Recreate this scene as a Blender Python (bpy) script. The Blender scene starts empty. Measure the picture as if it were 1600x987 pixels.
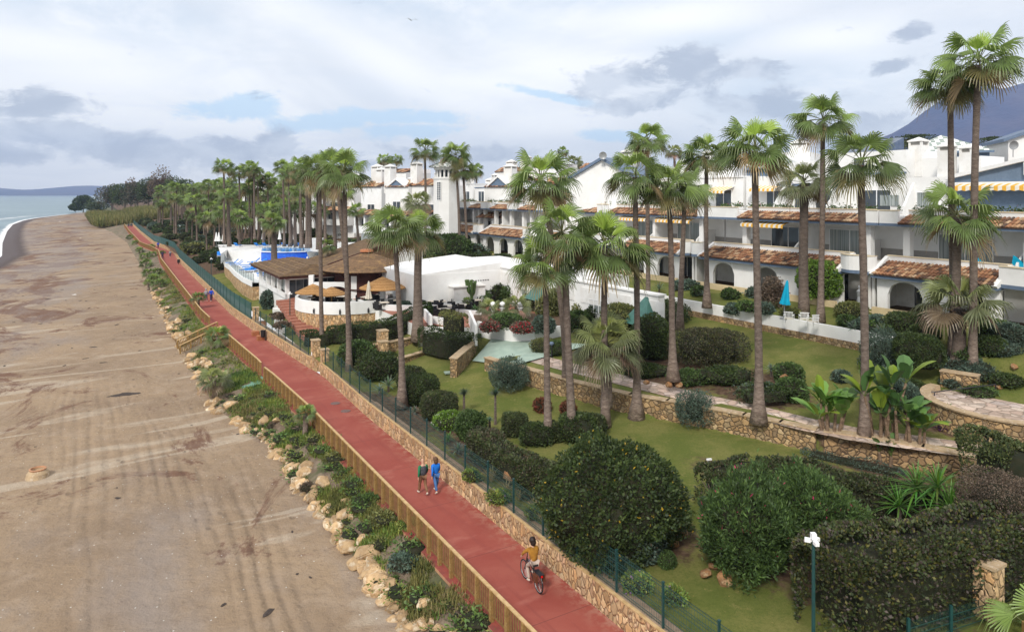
import bpy, bmesh, math, random
import numpy as np
from math import radians, sin, cos, pi, atan2, sqrt
from mathutils import Vector, Matrix
random.seed(7); RNG = np.random.default_rng(11)
SC = bpy.context.scene; COL = SC.collection
FPX = 1100.0; HZ = 303.0; CAMH = 14.5
ROT = atan2(-.861, .509)          # local x along the shore towards the camera, local y landwards
RAH = atan2(.509, .861)           # local y along the promenade, away from the camera
# ---------------------------------------------------------------- places
def W(s, t, z=0.0): return Vector((-.509*s + .861*t, .861*s + .509*t, z))
def GP(u, v, z=0.0):
    Y = FPX*(CAMH-z)/(v-HZ); return Vector(((u-800)/FPX*Y, Y, z))
def ST(u, v, z=0.0):
    p = GP(u, v, z); return (-.509*p.x+.861*p.y, .861*p.x+.509*p.y)
def st(p): return (-.509*p.x+.861*p.y, .861*p.x+.509*p.y)
def DP(u, v, Y): return Vector(((u-800)/FPX*Y, Y, CAMH-(v-HZ)*Y/FPX))
# ---------------------------------------------------------------- objects
def tag(o, label=None, cat=None, group=None, kind=None):
    if label: o['label'] = label
    if cat: o['category'] = cat
    if group: o['group'] = group
    if kind: o['kind'] = kind
    return o
def empty(name, loc=(0,0,0), rz=0.0, label=None, cat=None, group=None):
    o = bpy.data.objects.new(name, None); COL.objects.link(o)
    o.location = loc; o.rotation_euler = (0, 0, rz); o.empty_display_size = .2
    return tag(o, label, cat, group)
def link(name, me, parent=None, loc=(0,0,0), rz=0.0, sc=None):
    o = bpy.data.objects.new(name, me); COL.objects.link(o)
    o.location = loc; o.rotation_euler = (0, 0, rz)
    if sc is not None: o.scale = sc if hasattr(sc, '__len__') else (sc, sc, sc)
    o.parent = parent; return o
def copy_tree(o, parent=None):
    c = o.copy(); COL.objects.link(c); c.parent = parent
    for ch in list(KIDS.get(o.name, ())) : KIDS.setdefault(c.name, []).append(copy_tree(ch, c))
    return c
KIDS = {}
def scan_kids():
    KIDS.clear()
    for o in bpy.data.objects:
        if o.parent: KIDS.setdefault(o.parent.name, []).append(o)
def dup(root, loc, rz=None, sc=None, label=None, group=None):
    c = root.copy(); COL.objects.link(c); c.location = loc
    if rz is not None: c.rotation_euler = (0, 0, rz)
    if sc is not None: c.scale = sc if hasattr(sc, '__len__') else (sc, sc, sc)
    if label: c['label'] = label
    if group: c['group'] = group
    for ch in [x for x in root.children]:
        d = ch.copy(); COL.objects.link(d); d.parent = c
        for g in [x for x in ch.children]:
            e = g.copy(); COL.objects.link(e); e.parent = d
    return c
class MB:
    def __init__(self): self.v=[]; self.f=[]; self.m=[]; self.c=[]; self.hc=False; self.cur=(1,1,1)
    def add(self, vs, fs, m=0, c=None):
        b=len(self.v); self.v.extend([tuple(p) for p in vs]); self.f.extend([tuple(b+i for i in f) for f in fs])
        self.m.extend([m]*len(fs))
        if c is not None: self.hc=True
        self.c.extend([c if c is not None else self.cur]*len(vs)); return self
    def box(self,x0,x1,y0,y1,z0,z1,m=0,c=None):
        return self.add([(x0,y0,z0),(x1,y0,z0),(x1,y1,z0),(x0,y1,z0),(x0,y0,z1),(x1,y0,z1),(x1,y1,z1),(x0,y1,z1)],
          [(0,3,2,1),(4,5,6,7),(0,1,5,4),(1,2,6,5),(2,3,7,6),(3,0,4,7)],m,c)
    def prism(self, poly, axis, a, b, m=0, c=None):
        # poly: 2d points; axis 'x': (y,z) extruded along x ; 'y': (x,z) ; 'z': (x,y)
        n=len(poly)
        def mk(p,h):
            return (h,p[0],p[1]) if axis=='x' else ((p[0],h,p[1]) if axis=='y' else (p[0],p[1],h))
        vs=[mk(p,a) for p in poly]+[mk(p,b) for p in poly]
        fs=[tuple(range(n))[::-1], tuple(range(n,2*n))]+[(i,(i+1)%n,n+(i+1)%n,n+i) for i in range(n)]
        return self.add(vs,fs,m,c)
    def tube(self, path, rad, n=8, m=0, c=None, cap=True):
        path=[Vector(p) for p in path]
        if not hasattr(rad,'__len__'): rad=[rad]*len(path)
        vs=[];fs=[]
        ref=Vector((0,0,1))
        d0=(path[-1]-path[0]).normalized()
        if abs(d0.z)>.9: ref=Vector((1,0,0))
        for i,p in enumerate(path):
            d=(path[min(i+1,len(path)-1)]-path[max(i-1,0)]).normalized()
            a=d.cross(ref); a=a.normalized() if a.length>1e-5 else Vector((0,1,0)); b=d.cross(a)
            for k in range(n):
                q=2*pi*k/n; vs.append(p+(a*cos(q)+b*sin(q))*rad[i])
        for i in range(len(path)-1):
            for k in range(n): fs.append((i*n+k,i*n+(k+1)%n,(i+1)*n+(k+1)%n,(i+1)*n+k))
        if cap: fs.append(tuple(range(n))[::-1]); fs.append(tuple((len(path)-1)*n+k for k in range(n)))
        return self.add(vs,fs,m,c)
    def lathe(self, prof, n=16, m=0, c=None, cx=0, cy=0, a0=0, a1=2*pi):
        full = abs(a1-a0-2*pi)<1e-6
        k=n if full else n+1
        vs=[(cx+r*cos(a0+(a1-a0)*j/n), cy+r*sin(a0+(a1-a0)*j/n), z) for r,z in prof for j in range(k)]
        fs=[]
        for i in range(len(prof)-1):
            for j in range(n):
                j2=(j+1)%k
                fs.append((i*k+j,i*k+j2,(i+1)*k+j2,(i+1)*k+j))
        return self.add(vs,fs,m,c)
    def blade(self, base, d, up, L, w, droop=.3, seg=4, m=0, c=None, belly=.4):
        # a tapered strap leaf
        d=Vector(d).normalized(); up=Vector(up); s=d.cross(up)
        s=s.normalized() if s.length>1e-4 else Vector((1,0,0))
        vs=[];fs=[]
        for i in range(seg+1):
            q=i/seg; p=Vector(base)+d*L*q+Vector((0,0,-1))*droop*L*q*q
            ww=w*(min(1,.35+q/belly*.65) if q<belly else (1-(q-belly)/(1-belly))**.8)
            vs.append(p-s*ww/2); vs.append(p+s*ww/2)
        for i in range(seg): fs.append((2*i,2*i+1,2*i+3,2*i+2))
        return self.add(vs,fs,m,c)
    def mesh(self, name, mats, smooth=False):
        me=bpy.data.meshes.new(name); me.from_pydata(self.v,[],self.f)
        for x in (mats if isinstance(mats,(list,tuple)) else [mats]): me.materials.append(x)
        me.polygons.foreach_set('material_index', self.m)
        if smooth: me.polygons.foreach_set('use_smooth',[True]*len(self.f))
        if self.hc:
            a=me.color_attributes.new('Col','FLOAT_COLOR','POINT')
            arr=np.ones((len(self.v),4),dtype=np.float32); arr[:,:3]=np.array(self.c,dtype=np.float32)
            a.data.foreach_set('color',arr.ravel())
        me.update(); return me
    def build(self, name, mats, parent=None, loc=(0,0,0), rz=0.0, smooth=False):
        return link(name, self.mesh(name,mats,smooth), parent, loc, rz)
def np_mesh(name, V, F, C=None, mats=(), mi=None, smooth=False):
    me=bpy.data.meshes.new(name); k=F.shape[1]
    me.vertices.add(len(V)); me.vertices.foreach_set('co', np.ascontiguousarray(V,dtype=np.float32).ravel())
    me.loops.add(F.size); me.loops.foreach_set('vertex_index', np.ascontiguousarray(F,dtype=np.int32).ravel())
    me.polygons.add(len(F)); me.polygons.foreach_set('loop_start', np.arange(0,F.size,k,dtype=np.int32))
    me.polygons.foreach_set('loop_total', np.full(len(F),k,dtype=np.int32))
    for x in mats: me.materials.append(x)
    if mi is not None: me.polygons.foreach_set('material_index', np.asarray(mi,dtype=np.int32))
    if smooth: me.polygons.foreach_set('use_smooth', np.ones(len(F),dtype=bool))
    if C is not None:
        a=me.color_attributes.new('Col','FLOAT_COLOR','POINT'); arr=np.ones((len(V),4),dtype=np.float32); arr[:,:3]=C
        a.data.foreach_set('color',arr.ravel())
    me.update(calc_edges=True); me.validate(); return me
_nd = RNG.normal(size=(24,3)); _nd/=np.linalg.norm(_nd,axis=1)[:,None]; _np=RNG.uniform(0,6.28,24)
def fbm(P, sc=1.0, octv=4):
    P=np.atleast_2d(P)*sc; out=np.zeros(len(P)); a=1.0; tot=0; f=1.0; k=0
    for o in range(octv):
        s=np.zeros(len(P))
        for j in range(6):
            d=_nd[(k+j)%24]; e=_nd[(k+j+7)%24]
            s+=np.sin((P@d)*f*2.1+_np[(k+j)%24]+1.3*np.sin((P@e)*f*1.3+_np[(k+j+5)%24]))
        out+=a*s/6*1.6; tot+=a; a*=.5; f*=2.03; k+=5
    return out/tot
def lerp(xs, ys, x): return float(np.interp(x, xs, ys))
# ---------------------------------------------------------------- materials
def sh(mt):
    nt=mt.node_tree; return nt, nt.nodes, nt.links
class NT:
    def __init__(s, nt): s.nt=nt; s.n=nt.nodes; s.l=nt.links
    def node(s, t, **k):
        x=s.n.new(t)
        for a,b in k.items(): setattr(x,a,b)
        return x
    def put(s, sock, v):
        if isinstance(v,bpy.types.NodeSocket): s.l.new(v,sock)
        elif v is not None:
            if hasattr(v,'__len__') and len(v)==3 and len(sock.default_value)==4: v=(*v,1)
            sock.default_value=v
    def m(s, op, a, b=None, c=None, clamp=False):
        x=s.node('ShaderNodeMath',operation=op,use_clamp=clamp); s.put(x.inputs[0],a)
        if b is not None: s.put(x.inputs[1],b)
        if c is not None: s.put(x.inputs[2],c)
        return x.outputs[0]
    def mix(s, f, a, b, blend='MIX'):
        x=s.node('ShaderNodeMix',data_type='RGBA',blend_type=blend); s.put(x.inputs[0],f); s.put(x.inputs[6],a); s.put(x.inputs[7],b)
        return x.outputs[2]
    def noise(s, vec, sc, det=4, rough=.55, dist=0, out=0):
        x=s.node('ShaderNodeTexNoise'); s.put(x.inputs['Vector'],vec); s.put(x.inputs['Scale'],sc); s.put(x.inputs['Detail'],det)
        s.put(x.inputs['Roughness'],rough); s.put(x.inputs['Distortion'],dist); return x.outputs[out]
    def ramp(s, f, stops, interp='LINEAR'):
        x=s.node('ShaderNodeValToRGB'); x.color_ramp.interpolation=interp; e=x.color_ramp.elements
        while len(e)<len(stops): e.new(.5)
        for i,(p,c) in enumerate(stops): e[i].position=p; e[i].color=(*c,1) if hasattr(c,'__len__') else (c,c,c,1)
        s.put(x.inputs[0],f); return x.outputs[0]
    def sstep(s, x, a, b):
        r=s.node('ShaderNodeMapRange',interpolation_type='SMOOTHSTEP'); s.put(r.inputs[0],x); r.inputs[1].default_value=a; r.inputs[2].default_value=b
        return r.outputs[0]
    def obj(s): return s.node('ShaderNodeTexCoord').outputs['Object']
    def pos(s): return s.node('ShaderNodeNewGeometry').outputs['Position']
    def vmul(s, v, k):
        x=s.node('ShaderNodeVectorMath',operation='MULTIPLY'); s.put(x.inputs[0],v); s.put(x.inputs[1],k); return x.outputs[0]
    def bump(s, h, st=.3, dist=.05):
        x=s.node('ShaderNodeBump'); x.inputs['Strength'].default_value=st; x.inputs['Distance'].default_value=dist; s.put(x.inputs['Height'],h); return x.outputs[0]
def newmat(name):
    mt=bpy.data.materials.new(name); mt.use_nodes=True; T=NT(mt.node_tree)
    b=[n for n in T.n if n.type=='BSDF_PRINCIPLED'][0]; o=[n for n in T.n if n.type=='OUTPUT_MATERIAL'][0]
    return mt,T,b,o
def mat(name, c1, c2=None, sc=3, rough=.8, bump=0, bsc=None, attr=False, spec=.3, metal=0, det=5, transl=0, bd=.03, c3=None, sc3=20, orand=0, lo=.35, hi=.65):
    mt,T,b,o=newmat(name); co=T.obj(); col=(*c1,1)
    if c2 is not None:
        f=T.sstep(T.noise(co,sc,det),lo,hi); col=T.mix(f,c1,c2)
    if c3 is not None:
        f=T.sstep(T.noise(co,sc3,3),.5,.72); col=T.mix(f,col,c3)
    if attr:
        a=T.node('ShaderNodeVertexColor',layer_name='Col'); col=T.mix(1.0,col,a.outputs[0],'MULTIPLY')
    if orand:
        oi=T.node('ShaderNodeObjectInfo').outputs['Random']; k=T.m('MULTIPLY_ADD',oi,orand,1-orand/2)
        cc=T.node('ShaderNodeCombineColor'); 
        for i in range(3): T.put(cc.inputs[i],k)
        col=T.mix(1.0,col,cc.outputs[0],'MULTIPLY')
    T.put(b.inputs['Base Color'],col); b.inputs['Roughness'].default_value=rough; b.inputs['Specular IOR Level'].default_value=spec
    b.inputs['Metallic'].default_value=metal
    if bump: T.put(b.inputs['Normal'],T.bump(T.noise(co,bsc or sc*4,5,.6),bump,bd))
    if transl:
        t=T.node('ShaderNodeBsdfTranslucent'); T.put(t.inputs[0],col); x=T.node('ShaderNodeMixShader'); x.inputs[0].default_value=transl
        T.l.new(b.outputs[0],x.inputs[1]); T.l.new(t.outputs[0],x.inputs[2]); T.l.new(x.outputs[0],o.inputs[0])
    return mt
M={}
M['stucco']=mat('white_stucco',(.80,.80,.79),(.74,.735,.72),.5,.85,.15,14,c3=(.73,.725,.71),sc3=1.3)
M['stucco2']=mat('aged_stucco',(.76,.755,.74),(.68,.66,.63),.7,.85,.2,12,c3=(.66,.65,.62),sc3=2)
M['cream']=mat('cream_coping',(.70,.60,.42),(.62,.52,.36),2,.8,.1)
M['trim']=mat('blue_grey_paint',(.135,.185,.27),(.115,.16,.235),2,.6)
M['bluewall']=mat('blue_grey_render',(.15,.21,.30),(.125,.18,.26),3,.8,.2,15)
M['dark']=mat('dark_interior',(.03,.03,.035),(.05,.045,.045),2,.6)
M['grey']=mat('grey_render',(.36,.34,.32),(.3,.29,.27),2,.8)
M['wood']=mat('tan_timber',(.30,.18,.062),(.21,.125,.04),5,.7,.2,40,c3=(.36,.24,.10),sc3=9)
M['wooddark']=mat('dark_slat_timber',(.24,.14,.05),(.17,.10,.035),5,.7,.2,40)  # slats have a darker timber tone than the posts
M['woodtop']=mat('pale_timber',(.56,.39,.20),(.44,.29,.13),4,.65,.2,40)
M['curb']=mat('tan_curb',(.50,.27,.15),(.38,.20,.12),3,.8,.2)
M['redpaint']=mat('red_curb_side',(.30,.075,.055),(.22,.06,.05),3,.8)
M['green']=mat('green_metal',(.008,.045,.045),(.012,.06,.058),4,.4,spec=.5)
M['metalgrey']=mat('grey_metal',(.3,.31,.32),None,3,.4,metal=.3)
M['black']=mat('black_plastic',(.015,.015,.018),(.025,.025,.025),8,.5)
M['blackmetal']=mat('black_metal',(.02,.02,.025),None,3,.4,spec=.5)
M['white']=mat('white_paint',(.82,.82,.82),(.75,.75,.75),4,.5)
M['plinth']=mat('cream_plinth',(.62,.50,.30),(.54,.43,.26),1.5,.85,.2)
M['terracotta']=mat('terracotta',(.42,.17,.08),(.33,.13,.06),6,.8,.1)
M['tile']=mat('barrel_tile',(.82,.86,.92),(.64,.66,.70),14,.9,.2,40,attr=True)
M['greentile']=mat('green_tile',(.055,.16,.13),(.04,.12,.1),3,.4,.2,20,spec=.5)
M['thatch']=mat('thatch',(.38,.22,.09),(.28,.155,.06),9,.95,.5,50,attr=True,bd=.05)
M['thatchdark']=mat('dark_thatch',(.20,.125,.07),(.12,.08,.05),5,.95,.7,40,attr=True,bd=.06,c3=(.26,.17,.08),sc3=1.2)
M['burg']=mat('dark_red_timber',(.045,.015,.013),(.07,.022,.016),4,.7)
M['reddeck']=mat('red_terrace_tiles',(.36,.15,.10),(.28,.11,.075),3,.75,c3=(.42,.22,.16),sc3=12)
M['bluepaint']=mat('pool_blue',(.02,.10,.55),(.03,.15,.62),2,.4,spec=.5)
M['bluecloth']=mat('blue_fabric',(.02,.20,.62),(.03,.24,.7),5,.7)
M['cyan']=mat('turquoise_fabric',(.0,.34,.52),(.0,.28,.45),3,.8)
M['umbrellawhite']=mat('cream_canvas',(.68,.62,.52),(.6,.54,.45),3,.9)
M['leaf']=mat('leaf_green',(1,1,1),None,3,.55,attr=True,transl=.22,spec=.35,orand=.3)
M['palmleaf']=mat('palm_leaf',(1,1,1),None,3,.42,attr=True,transl=.25,spec=.45,orand=.25)
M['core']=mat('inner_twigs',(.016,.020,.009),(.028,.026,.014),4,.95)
M['twig']=mat('twig_bark',(.13,.10,.08),(.2,.16,.13),6,.9)
M['grass']=mat('grass_blade',(1,1,1),None,3,.7,attr=True,transl=.2,spec=.2)
M['rock']=mat('tan_boulder',(.50,.345,.19),(.30,.19,.10),1.9,.9,.7,5,c3=(.58,.49,.36),sc3=2.6,orand=.55,bd=.12)
M['gardenrock']=mat('orange_boulder',(.33,.17,.075),(.22,.12,.06),2.0,.9,.6,7,c3=(.4,.28,.16),sc3=3,orand=.4,bd=.08)
M['skin']=mat('skin',(.52,.30,.21),None,3,.6)
M['solar']=mat('solar_glass',(.05,.08,.14),(.07,.10,.17),3,.2,spec=.6)
M['soil']=mat('soil',(.10,.062,.04),(.14,.09,.06),4,.95,.6,12)
def glass_mat(name,c,rough=.08):
    mt,T,b,o=newmat(name); co=T.obj(); f=T.noise(co,.8,2)
    T.put(b.inputs['Base Color'],T.mix(f,c,tuple(x*2.2+.01 for x in c))); b.inputs['Roughness'].default_value=rough; b.inputs['Specular IOR Level'].default_value=.8
    return mt
M['glass']=glass_mat('dark_window_glass',(.03,.037,.045))
mt,T,b,o=newmat('curtained_glass'); f=T.sstep(T.noise(T.vmul(T.obj(),(9,9,.15)),1,2),.35,.65); T.put(b.inputs['Base Color'],T.mix(f,(.16,.19,.19),(.36,.39,.38))); b.inputs['Roughness'].default_value=.15; b.inputs['Specular IOR Level'].default_value=.7; M['curtain']=mt
# clear glass balustrade
mt,T,b,o=newmat('clear_glass'); g=T.node('ShaderNodeBsdfGlossy'); g.inputs['Roughness'].default_value=.08; tr=T.node('ShaderNodeBsdfTransparent'); tr.inputs[0].default_value=(.80,.86,.86,1)
x=T.node('ShaderNodeMixShader'); x.inputs[0].default_value=.18; T.l.new(tr.outputs[0],x.inputs[1]); T.l.new(g.outputs[0],x.inputs[2]); T.l.new(x.outputs[0],o.inputs[0]); M['clear']=mt
# pool water
mt,T,b,o=newmat('pool_water'); T.put(b.inputs['Base Color'],(.05,.33,.72)); b.inputs['Roughness'].default_value=.08; T.put(b.inputs['Normal'],T.bump(T.noise(T.obj(),2.5,3),.3,.05)); M['pool']=mt
# rubble masonry
def stone_mat(name, cols, sc=3.0, mort=(.30,.21,.12), stretch=(1,1,.8), edge=.035, rs=.4):
    mt,T,b,o=newmat(name); co=T.vmul(T.obj(),stretch)
    wv=T.node('ShaderNodeVectorMath',operation='ADD'); T.put(wv.inputs[0],co)
    nz=T.noise(co,sc*.9,2,out=1); T.put(wv.inputs[1],T.vmul(nz,(.22,.22,.22))); v=wv.outputs[0]
    vo=T.node('ShaderNodeTexVoronoi'); T.put(vo.inputs['Vector'],v); vo.inputs['Scale'].default_value=sc
    ve=T.node('ShaderNodeTexVoronoi',feature='DISTANCE_TO_EDGE'); T.put(ve.inputs['Vector'],v); ve.inputs['Scale'].default_value=sc
    sp=T.node('ShaderNodeSeparateColor'); T.put(sp.inputs[0],vo.outputs['Color'])
    n=len(cols); col=T.ramp(sp.outputs[0],[(i/(n-1) if n>1 else 0,c) for i,c in enumerate(cols)])
    br=T.m('MULTIPLY_ADD',sp.outputs[1],.7,.65); cc=T.node('ShaderNodeCombineColor')
    for i in range(3): T.put(cc.inputs[i],br)
    col=T.mix(1.0,col,cc.outputs[0],'MULTIPLY')
    n2=T.sstep(T.noise(co,14,4),.3,.7); col=T.mix(T.m('MULTIPLY',n2,.35),col,tuple(c*.6 for c in cols[0]))
    e=T.sstep(ve.outputs['Distance'],.0,edge); col=T.mix(e,mort,col); T.put(b.inputs['Base Color'],col)
    b.inputs['Roughness'].default_value=.9
    h=T.m('MULTIPLY_ADD',T.sstep(ve.outputs['Distance'],0,.16),1.0,T.m('MULTIPLY',n2,.12)); T.put(b.inputs['Normal'],T.bump(h,.9,.07))
    return mt
M['stone']=stone_mat('honey_rubble',[(.56,.36,.18),(.62,.43,.24),(.50,.29,.13),(.64,.48,.29),(.55,.33,.2)],4.4,(.20,.115,.06),(1,1,.62))
M['stone2']=stone_mat('gold_rubble',[(.42,.28,.14),(.35,.22,.10),(.50,.37,.21),(.28,.19,.11),(.44,.27,.12)],3.7,(.10,.07,.045),(1,1,1.05),.06)
M['stone3']=stone_mat('brown_rubble',[(.34,.21,.10),(.42,.28,.14),(.25,.15,.08),(.46,.34,.2)],3.2,(.09,.06,.04),(1,1,1.1),.07)
M['paving']=stone_mat('crazy_paving',[(.50,.37,.29),(.60,.50,.42),(.46,.33,.26),(.55,.46,.42)],1.8,(.30,.22,.16),(1,1,1),.05)
M['cap']=mat('stone_coping',(.46,.34,.21),(.36,.26,.16),3,.9,.5,12,c3=(.55,.45,.33),sc3=6)
M['captop']=mat('mortar_top',(.33,.24,.17),(.24,.17,.12),3,.9,.5,10)
# promenade
mt,T,b,o=newmat('red_promenade'); co=T.obj(); c=T.mix(T.sstep(T.noise(co,.35,5,.6,.4),.35,.7),(.27,.052,.036),(.32,.080,.056))
c=T.mix(T.m('MULTIPLY',T.sstep(T.noise(co,1.6,6,.7),.5,.8),.45),c,(.25,.045,.035)); c=T.mix(T.m('MULTIPLY',T.sstep(T.noise(co,9,4,.7),.6,.8),.3),c,(.48,.2,.15))
a=T.node('ShaderNodeVertexColor',layer_name='Col'); sp=T.node('ShaderNodeSeparateColor'); T.l.new(a.outputs[0],sp.inputs[0])
e=T.m('MULTIPLY',sp.outputs[0],T.sstep(T.noise(co,2.2,5,.7),.42,.6)); c=T.mix(T.m('MULTIPLY',e,.8),c,(.40,.22,.16))
rv=T.node('ShaderNodeVectorRotate'); T.put(rv.inputs[0],co); rv.inputs['Angle'].default_value=-RAH; rv.rotation_type='Z_AXIS'; lc=rv.outputs[0]
c=T.mix(T.m('MULTIPLY',T.sstep(T.noise(T.vmul(lc,(2.2,.12,1)),1,5,.65),.50,.72),.5),c,(.22,.045,.035)); c=T.mix(T.m('MULTIPLY',T.sstep(T.noise(T.vmul(lc,(.5,.9,1)),.55,4,.6),.56,.66),.4),c,(.42,.15,.11))
sy=T.node('ShaderNodeSeparateXYZ'); T.put(sy.inputs[0],lc); jt=T.m('LESS_THAN',T.m('FRACT',T.m('MULTIPLY',sy.outputs[1],.2)),.006); c=T.mix(T.m('MULTIPLY',jt,.7),c,(.12,.03,.025))
T.put(b.inputs['Base Color'],c); T.put(b.inputs['Roughness'],.85); T.put(b.inputs['Normal'],T.bump(T.noise(co,60,4,.7),.25,.01)); M['prom']=mt
# green mesh
def mesh_mat(name, col, sx, sz, cover, bg=0.0):
    mt,T,b,o=newmat(name); co=T.obj(); s=T.node('ShaderNodeSeparateXYZ'); T.put(s.inputs[0],co)
    fx=T.m('LESS_THAN',T.m('FRACT',T.m('MULTIPLY',s.outputs[0],sx)),cover); fz=T.m('LESS_THAN',T.m('FRACT',T.m('MULTIPLY',s.outputs[2],sz)),cover)
    f=T.m('MAXIMUM',T.m('MAXIMUM',fx,fz),bg); T.put(b.inputs['Base Color'],col); b.inputs['Roughness'].default_value=.5
    tr=T.node('ShaderNodeBsdfTransparent'); x=T.node('ShaderNodeMixShader'); T.put(x.inputs[0],f); T.l.new(tr.outputs[0],x.inputs[1]); T.l.new(b.outputs[0],x.inputs[2]); T.l.new(x.outputs[0],o.inputs[0])
    return mt
M['mesh']=mesh_mat('green_welded_mesh',(.018,.07,.065),18,4.5,.11,.12)
M['screen']=mesh_mat('green_windscreen',(.012,.085,.075),12,12,.5,.80)
# striped awning
mt,T,b,o=newmat('awning_stripes'); s=T.node('ShaderNodeSeparateXYZ'); T.put(s.inputs[0],T.obj()); f=T.m('GREATER_THAN',T.m('FRACT',T.m('MULTIPLY',s.outputs[0],1.9)),.5)
T.put(b.inputs['Base Color'],T.mix(f,(.78,.74,.66),(.78,.42,.05))); b.inputs['Roughness'].default_value=.8; M['awning']=mt
# white and green checked tile
mt,T,b,o=newmat('checked_tile'); k=T.node('ShaderNodeTexChecker'); T.put(k.inputs['Vector'],T.obj()); k.inputs['Scale'].default_value=2.2
k.inputs[1].default_value=(.76,.76,.75,1); k.inputs[2].default_value=(.25,.30,.27,1); T.put(b.inputs['Base Color'],k.outputs[0]); b.inputs['Roughness'].default_value=.75; b.inputs['Specular IOR Level'].default_value=.15; M['check']=mt
# bark
mt,T,b,o=newmat('palm_bark'); co=T.obj(); s=T.node('ShaderNodeSeparateXYZ'); T.put(s.inputs[0],co)
rz=T.m('SINE',T.m('MULTIPLY_ADD',s.outputs[2],15,T.m('MULTIPLY',T.noise(T.vmul(co,(1,1,.8)),2,4),16))); n=T.noise(T.vmul(co,(3,3,9)),2,5,.7)
c=T.mix(T.sstep(n,.35,.65),(.088,.066,.054),(.165,.130,.108)); c=T.mix(T.m('MULTIPLY',T.sstep(rz,.2,1),.4),c,(.08,.055,.045))
a=T.node('ShaderNodeVertexColor',layer_name='Col'); c=T.mix(1.0,c,a.outputs[0],'MULTIPLY')
T.put(b.inputs['Base Color'],c); b.inputs['Roughness'].default_value=.9; T.put(b.inputs['Normal'],T.bump(T.m('ADD',T.m('MULTIPLY',rz,.5),n),.6,.03)); M['bark']=mt
# ---------------------------------------------------------------- camera, world, light
cam=bpy.data.cameras.new('camera'); cam.sensor_width=36; cam.lens=FPX/1600*36; cam.shift_y=-(493.5-HZ)/1600; cam.clip_end=60000; cam.clip_start=.5
co_=bpy.data.objects.new('camera',cam); COL.objects.link(co_); co_.location=(0,0,CAMH); co_.rotation_euler=(radians(90),0,0); SC.camera=co_
SUN_EL=radians(41); SUN_AZ=radians(200)   # measured clockwise from +Y
w=bpy.data.worlds.new('World'); SC.world=w; w.use_nodes=True; T=NT(w.node_tree); T.n.clear()
out=T.node('ShaderNodeOutputWorld'); sky=T.node('ShaderNodeTexSky'); sky.sky_type='NISHITA'; sky.sun_disc=False; sky.sun_elevation=SUN_EL; sky.sun_rotation=SUN_AZ
sky.altitude=10; sky.air_density=1; sky.dust_density=1.5
bg=T.node('ShaderNodeBackground'); T.l.new(sky.outputs[0],bg.inputs[0]); bg.inputs[1].default_value=.12
gen=T.node('ShaderNodeTexCoord').outputs['Generated']; s=T.node('ShaderNodeSeparateXYZ'); T.put(s.inputs[0],gen); X,Y,Z=s.outputs
az=T.m('ARCTAN2',X,Y); el=T.m('ARCSINE',Z)
den=T.m('ADD',T.m('MAXIMUM',Z,0),.12); cp=T.node('ShaderNodeCombineXYZ'); T.put(cp.inputs[0],T.m('DIVIDE',X,den)); T.put(cp.inputs[1],T.m('DIVIDE',Y,den)); cv=cp.outputs[0]
ae=T.node('ShaderNodeCombineXYZ'); T.put(ae.inputs[0],T.m('MULTIPLY',az,1.0)); T.put(ae.inputs[1],T.m('MULTIPLY',el,1.9)); av=ae.outputs[0]
def blob(u,v,ru,rv,tilt=0):
    du=(u-800)/FPX; a0=math.atan(du); e0=math.atan((HZ-v)/FPX*cos(a0)); ra=ru/FPX*cos(a0)**2; re=rv/FPX*cos(a0)
    dx=T.m('SUBTRACT',az,a0); dy=T.m('SUBTRACT',el,e0); c,s_=cos(radians(tilt)),sin(radians(tilt))
    p=T.m('ADD',T.m('MULTIPLY',dx,c/ra),T.m('MULTIPLY',dy,s_/ra)); q=T.m('ADD',T.m('MULTIPLY',dx,-s_/re),T.m('MULTIPLY',dy,c/re))
    r2=T.m('ADD',T.m('MULTIPLY',p,p),T.m('MULTIPLY',q,q)); return T.m('POWER',2.718,T.m('MULTIPLY',r2,-1.0))
def summ(bl):
    x=bl[0]
    for y in bl[1:]: x=T.m('MAXIMUM',x,y)
    return x
n1=T.noise(av,7,8,.6,.3); n2=T.noise(cv,1.1,7,.6,.6); n3=T.noise(av,13,9,.66,.35); n4=T.noise(av,2.6,6,.55,.8)
# thin bright overcast with soft grey variation
base=T.mix(T.sstep(n4,.36,.64),(.74,.76,.79),(.98,.97,.955))
base=T.mix(T.m('MULTIPLY',T.sstep(n2,.45,.7),.4),base,(.62,.68,.77))
top=summ([blob(160,20,260,45),blob(620,0,260,45,-8),blob(900,5,160,22),blob(1100,60,100,30),blob(1240,140,180,60)])
base=T.mix(T.m('MULTIPLY',T.m('MULTIPLY',top,.85),T.sstep(n1,.25,.6)),base,(.58,.66,.75))
wh=summ([blob(90,75,200,26,-5),blob(620,105,170,35,-25),blob(190,120,120,30),blob(760,130,170,22),blob(860,110,90,40),blob(1050,30,150,30),blob(880,195,110,30),blob(1290,60,120,30),blob(1330,200,90,25),blob(330,195,100,9)])
base=T.mix(T.m('MULTIPLY',wh,.85),base,(1.0,.985,.965))
# blue openings
gap=summ([blob(360,172,105,24,4),blob(510,190,110,22,6),blob(640,205,90,16),blob(860,150,80,9,-12),blob(600,182,150,16),blob(960,212,70,12)])
gm=T.sstep(T.m('ADD',gap,T.m('MULTIPLY',T.m('SUBTRACT',n3,.5),2.2)),.34,.8)
base=T.mix(T.m('MULTIPLY',gm,.8),base,(.50,.70,.88))
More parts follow.
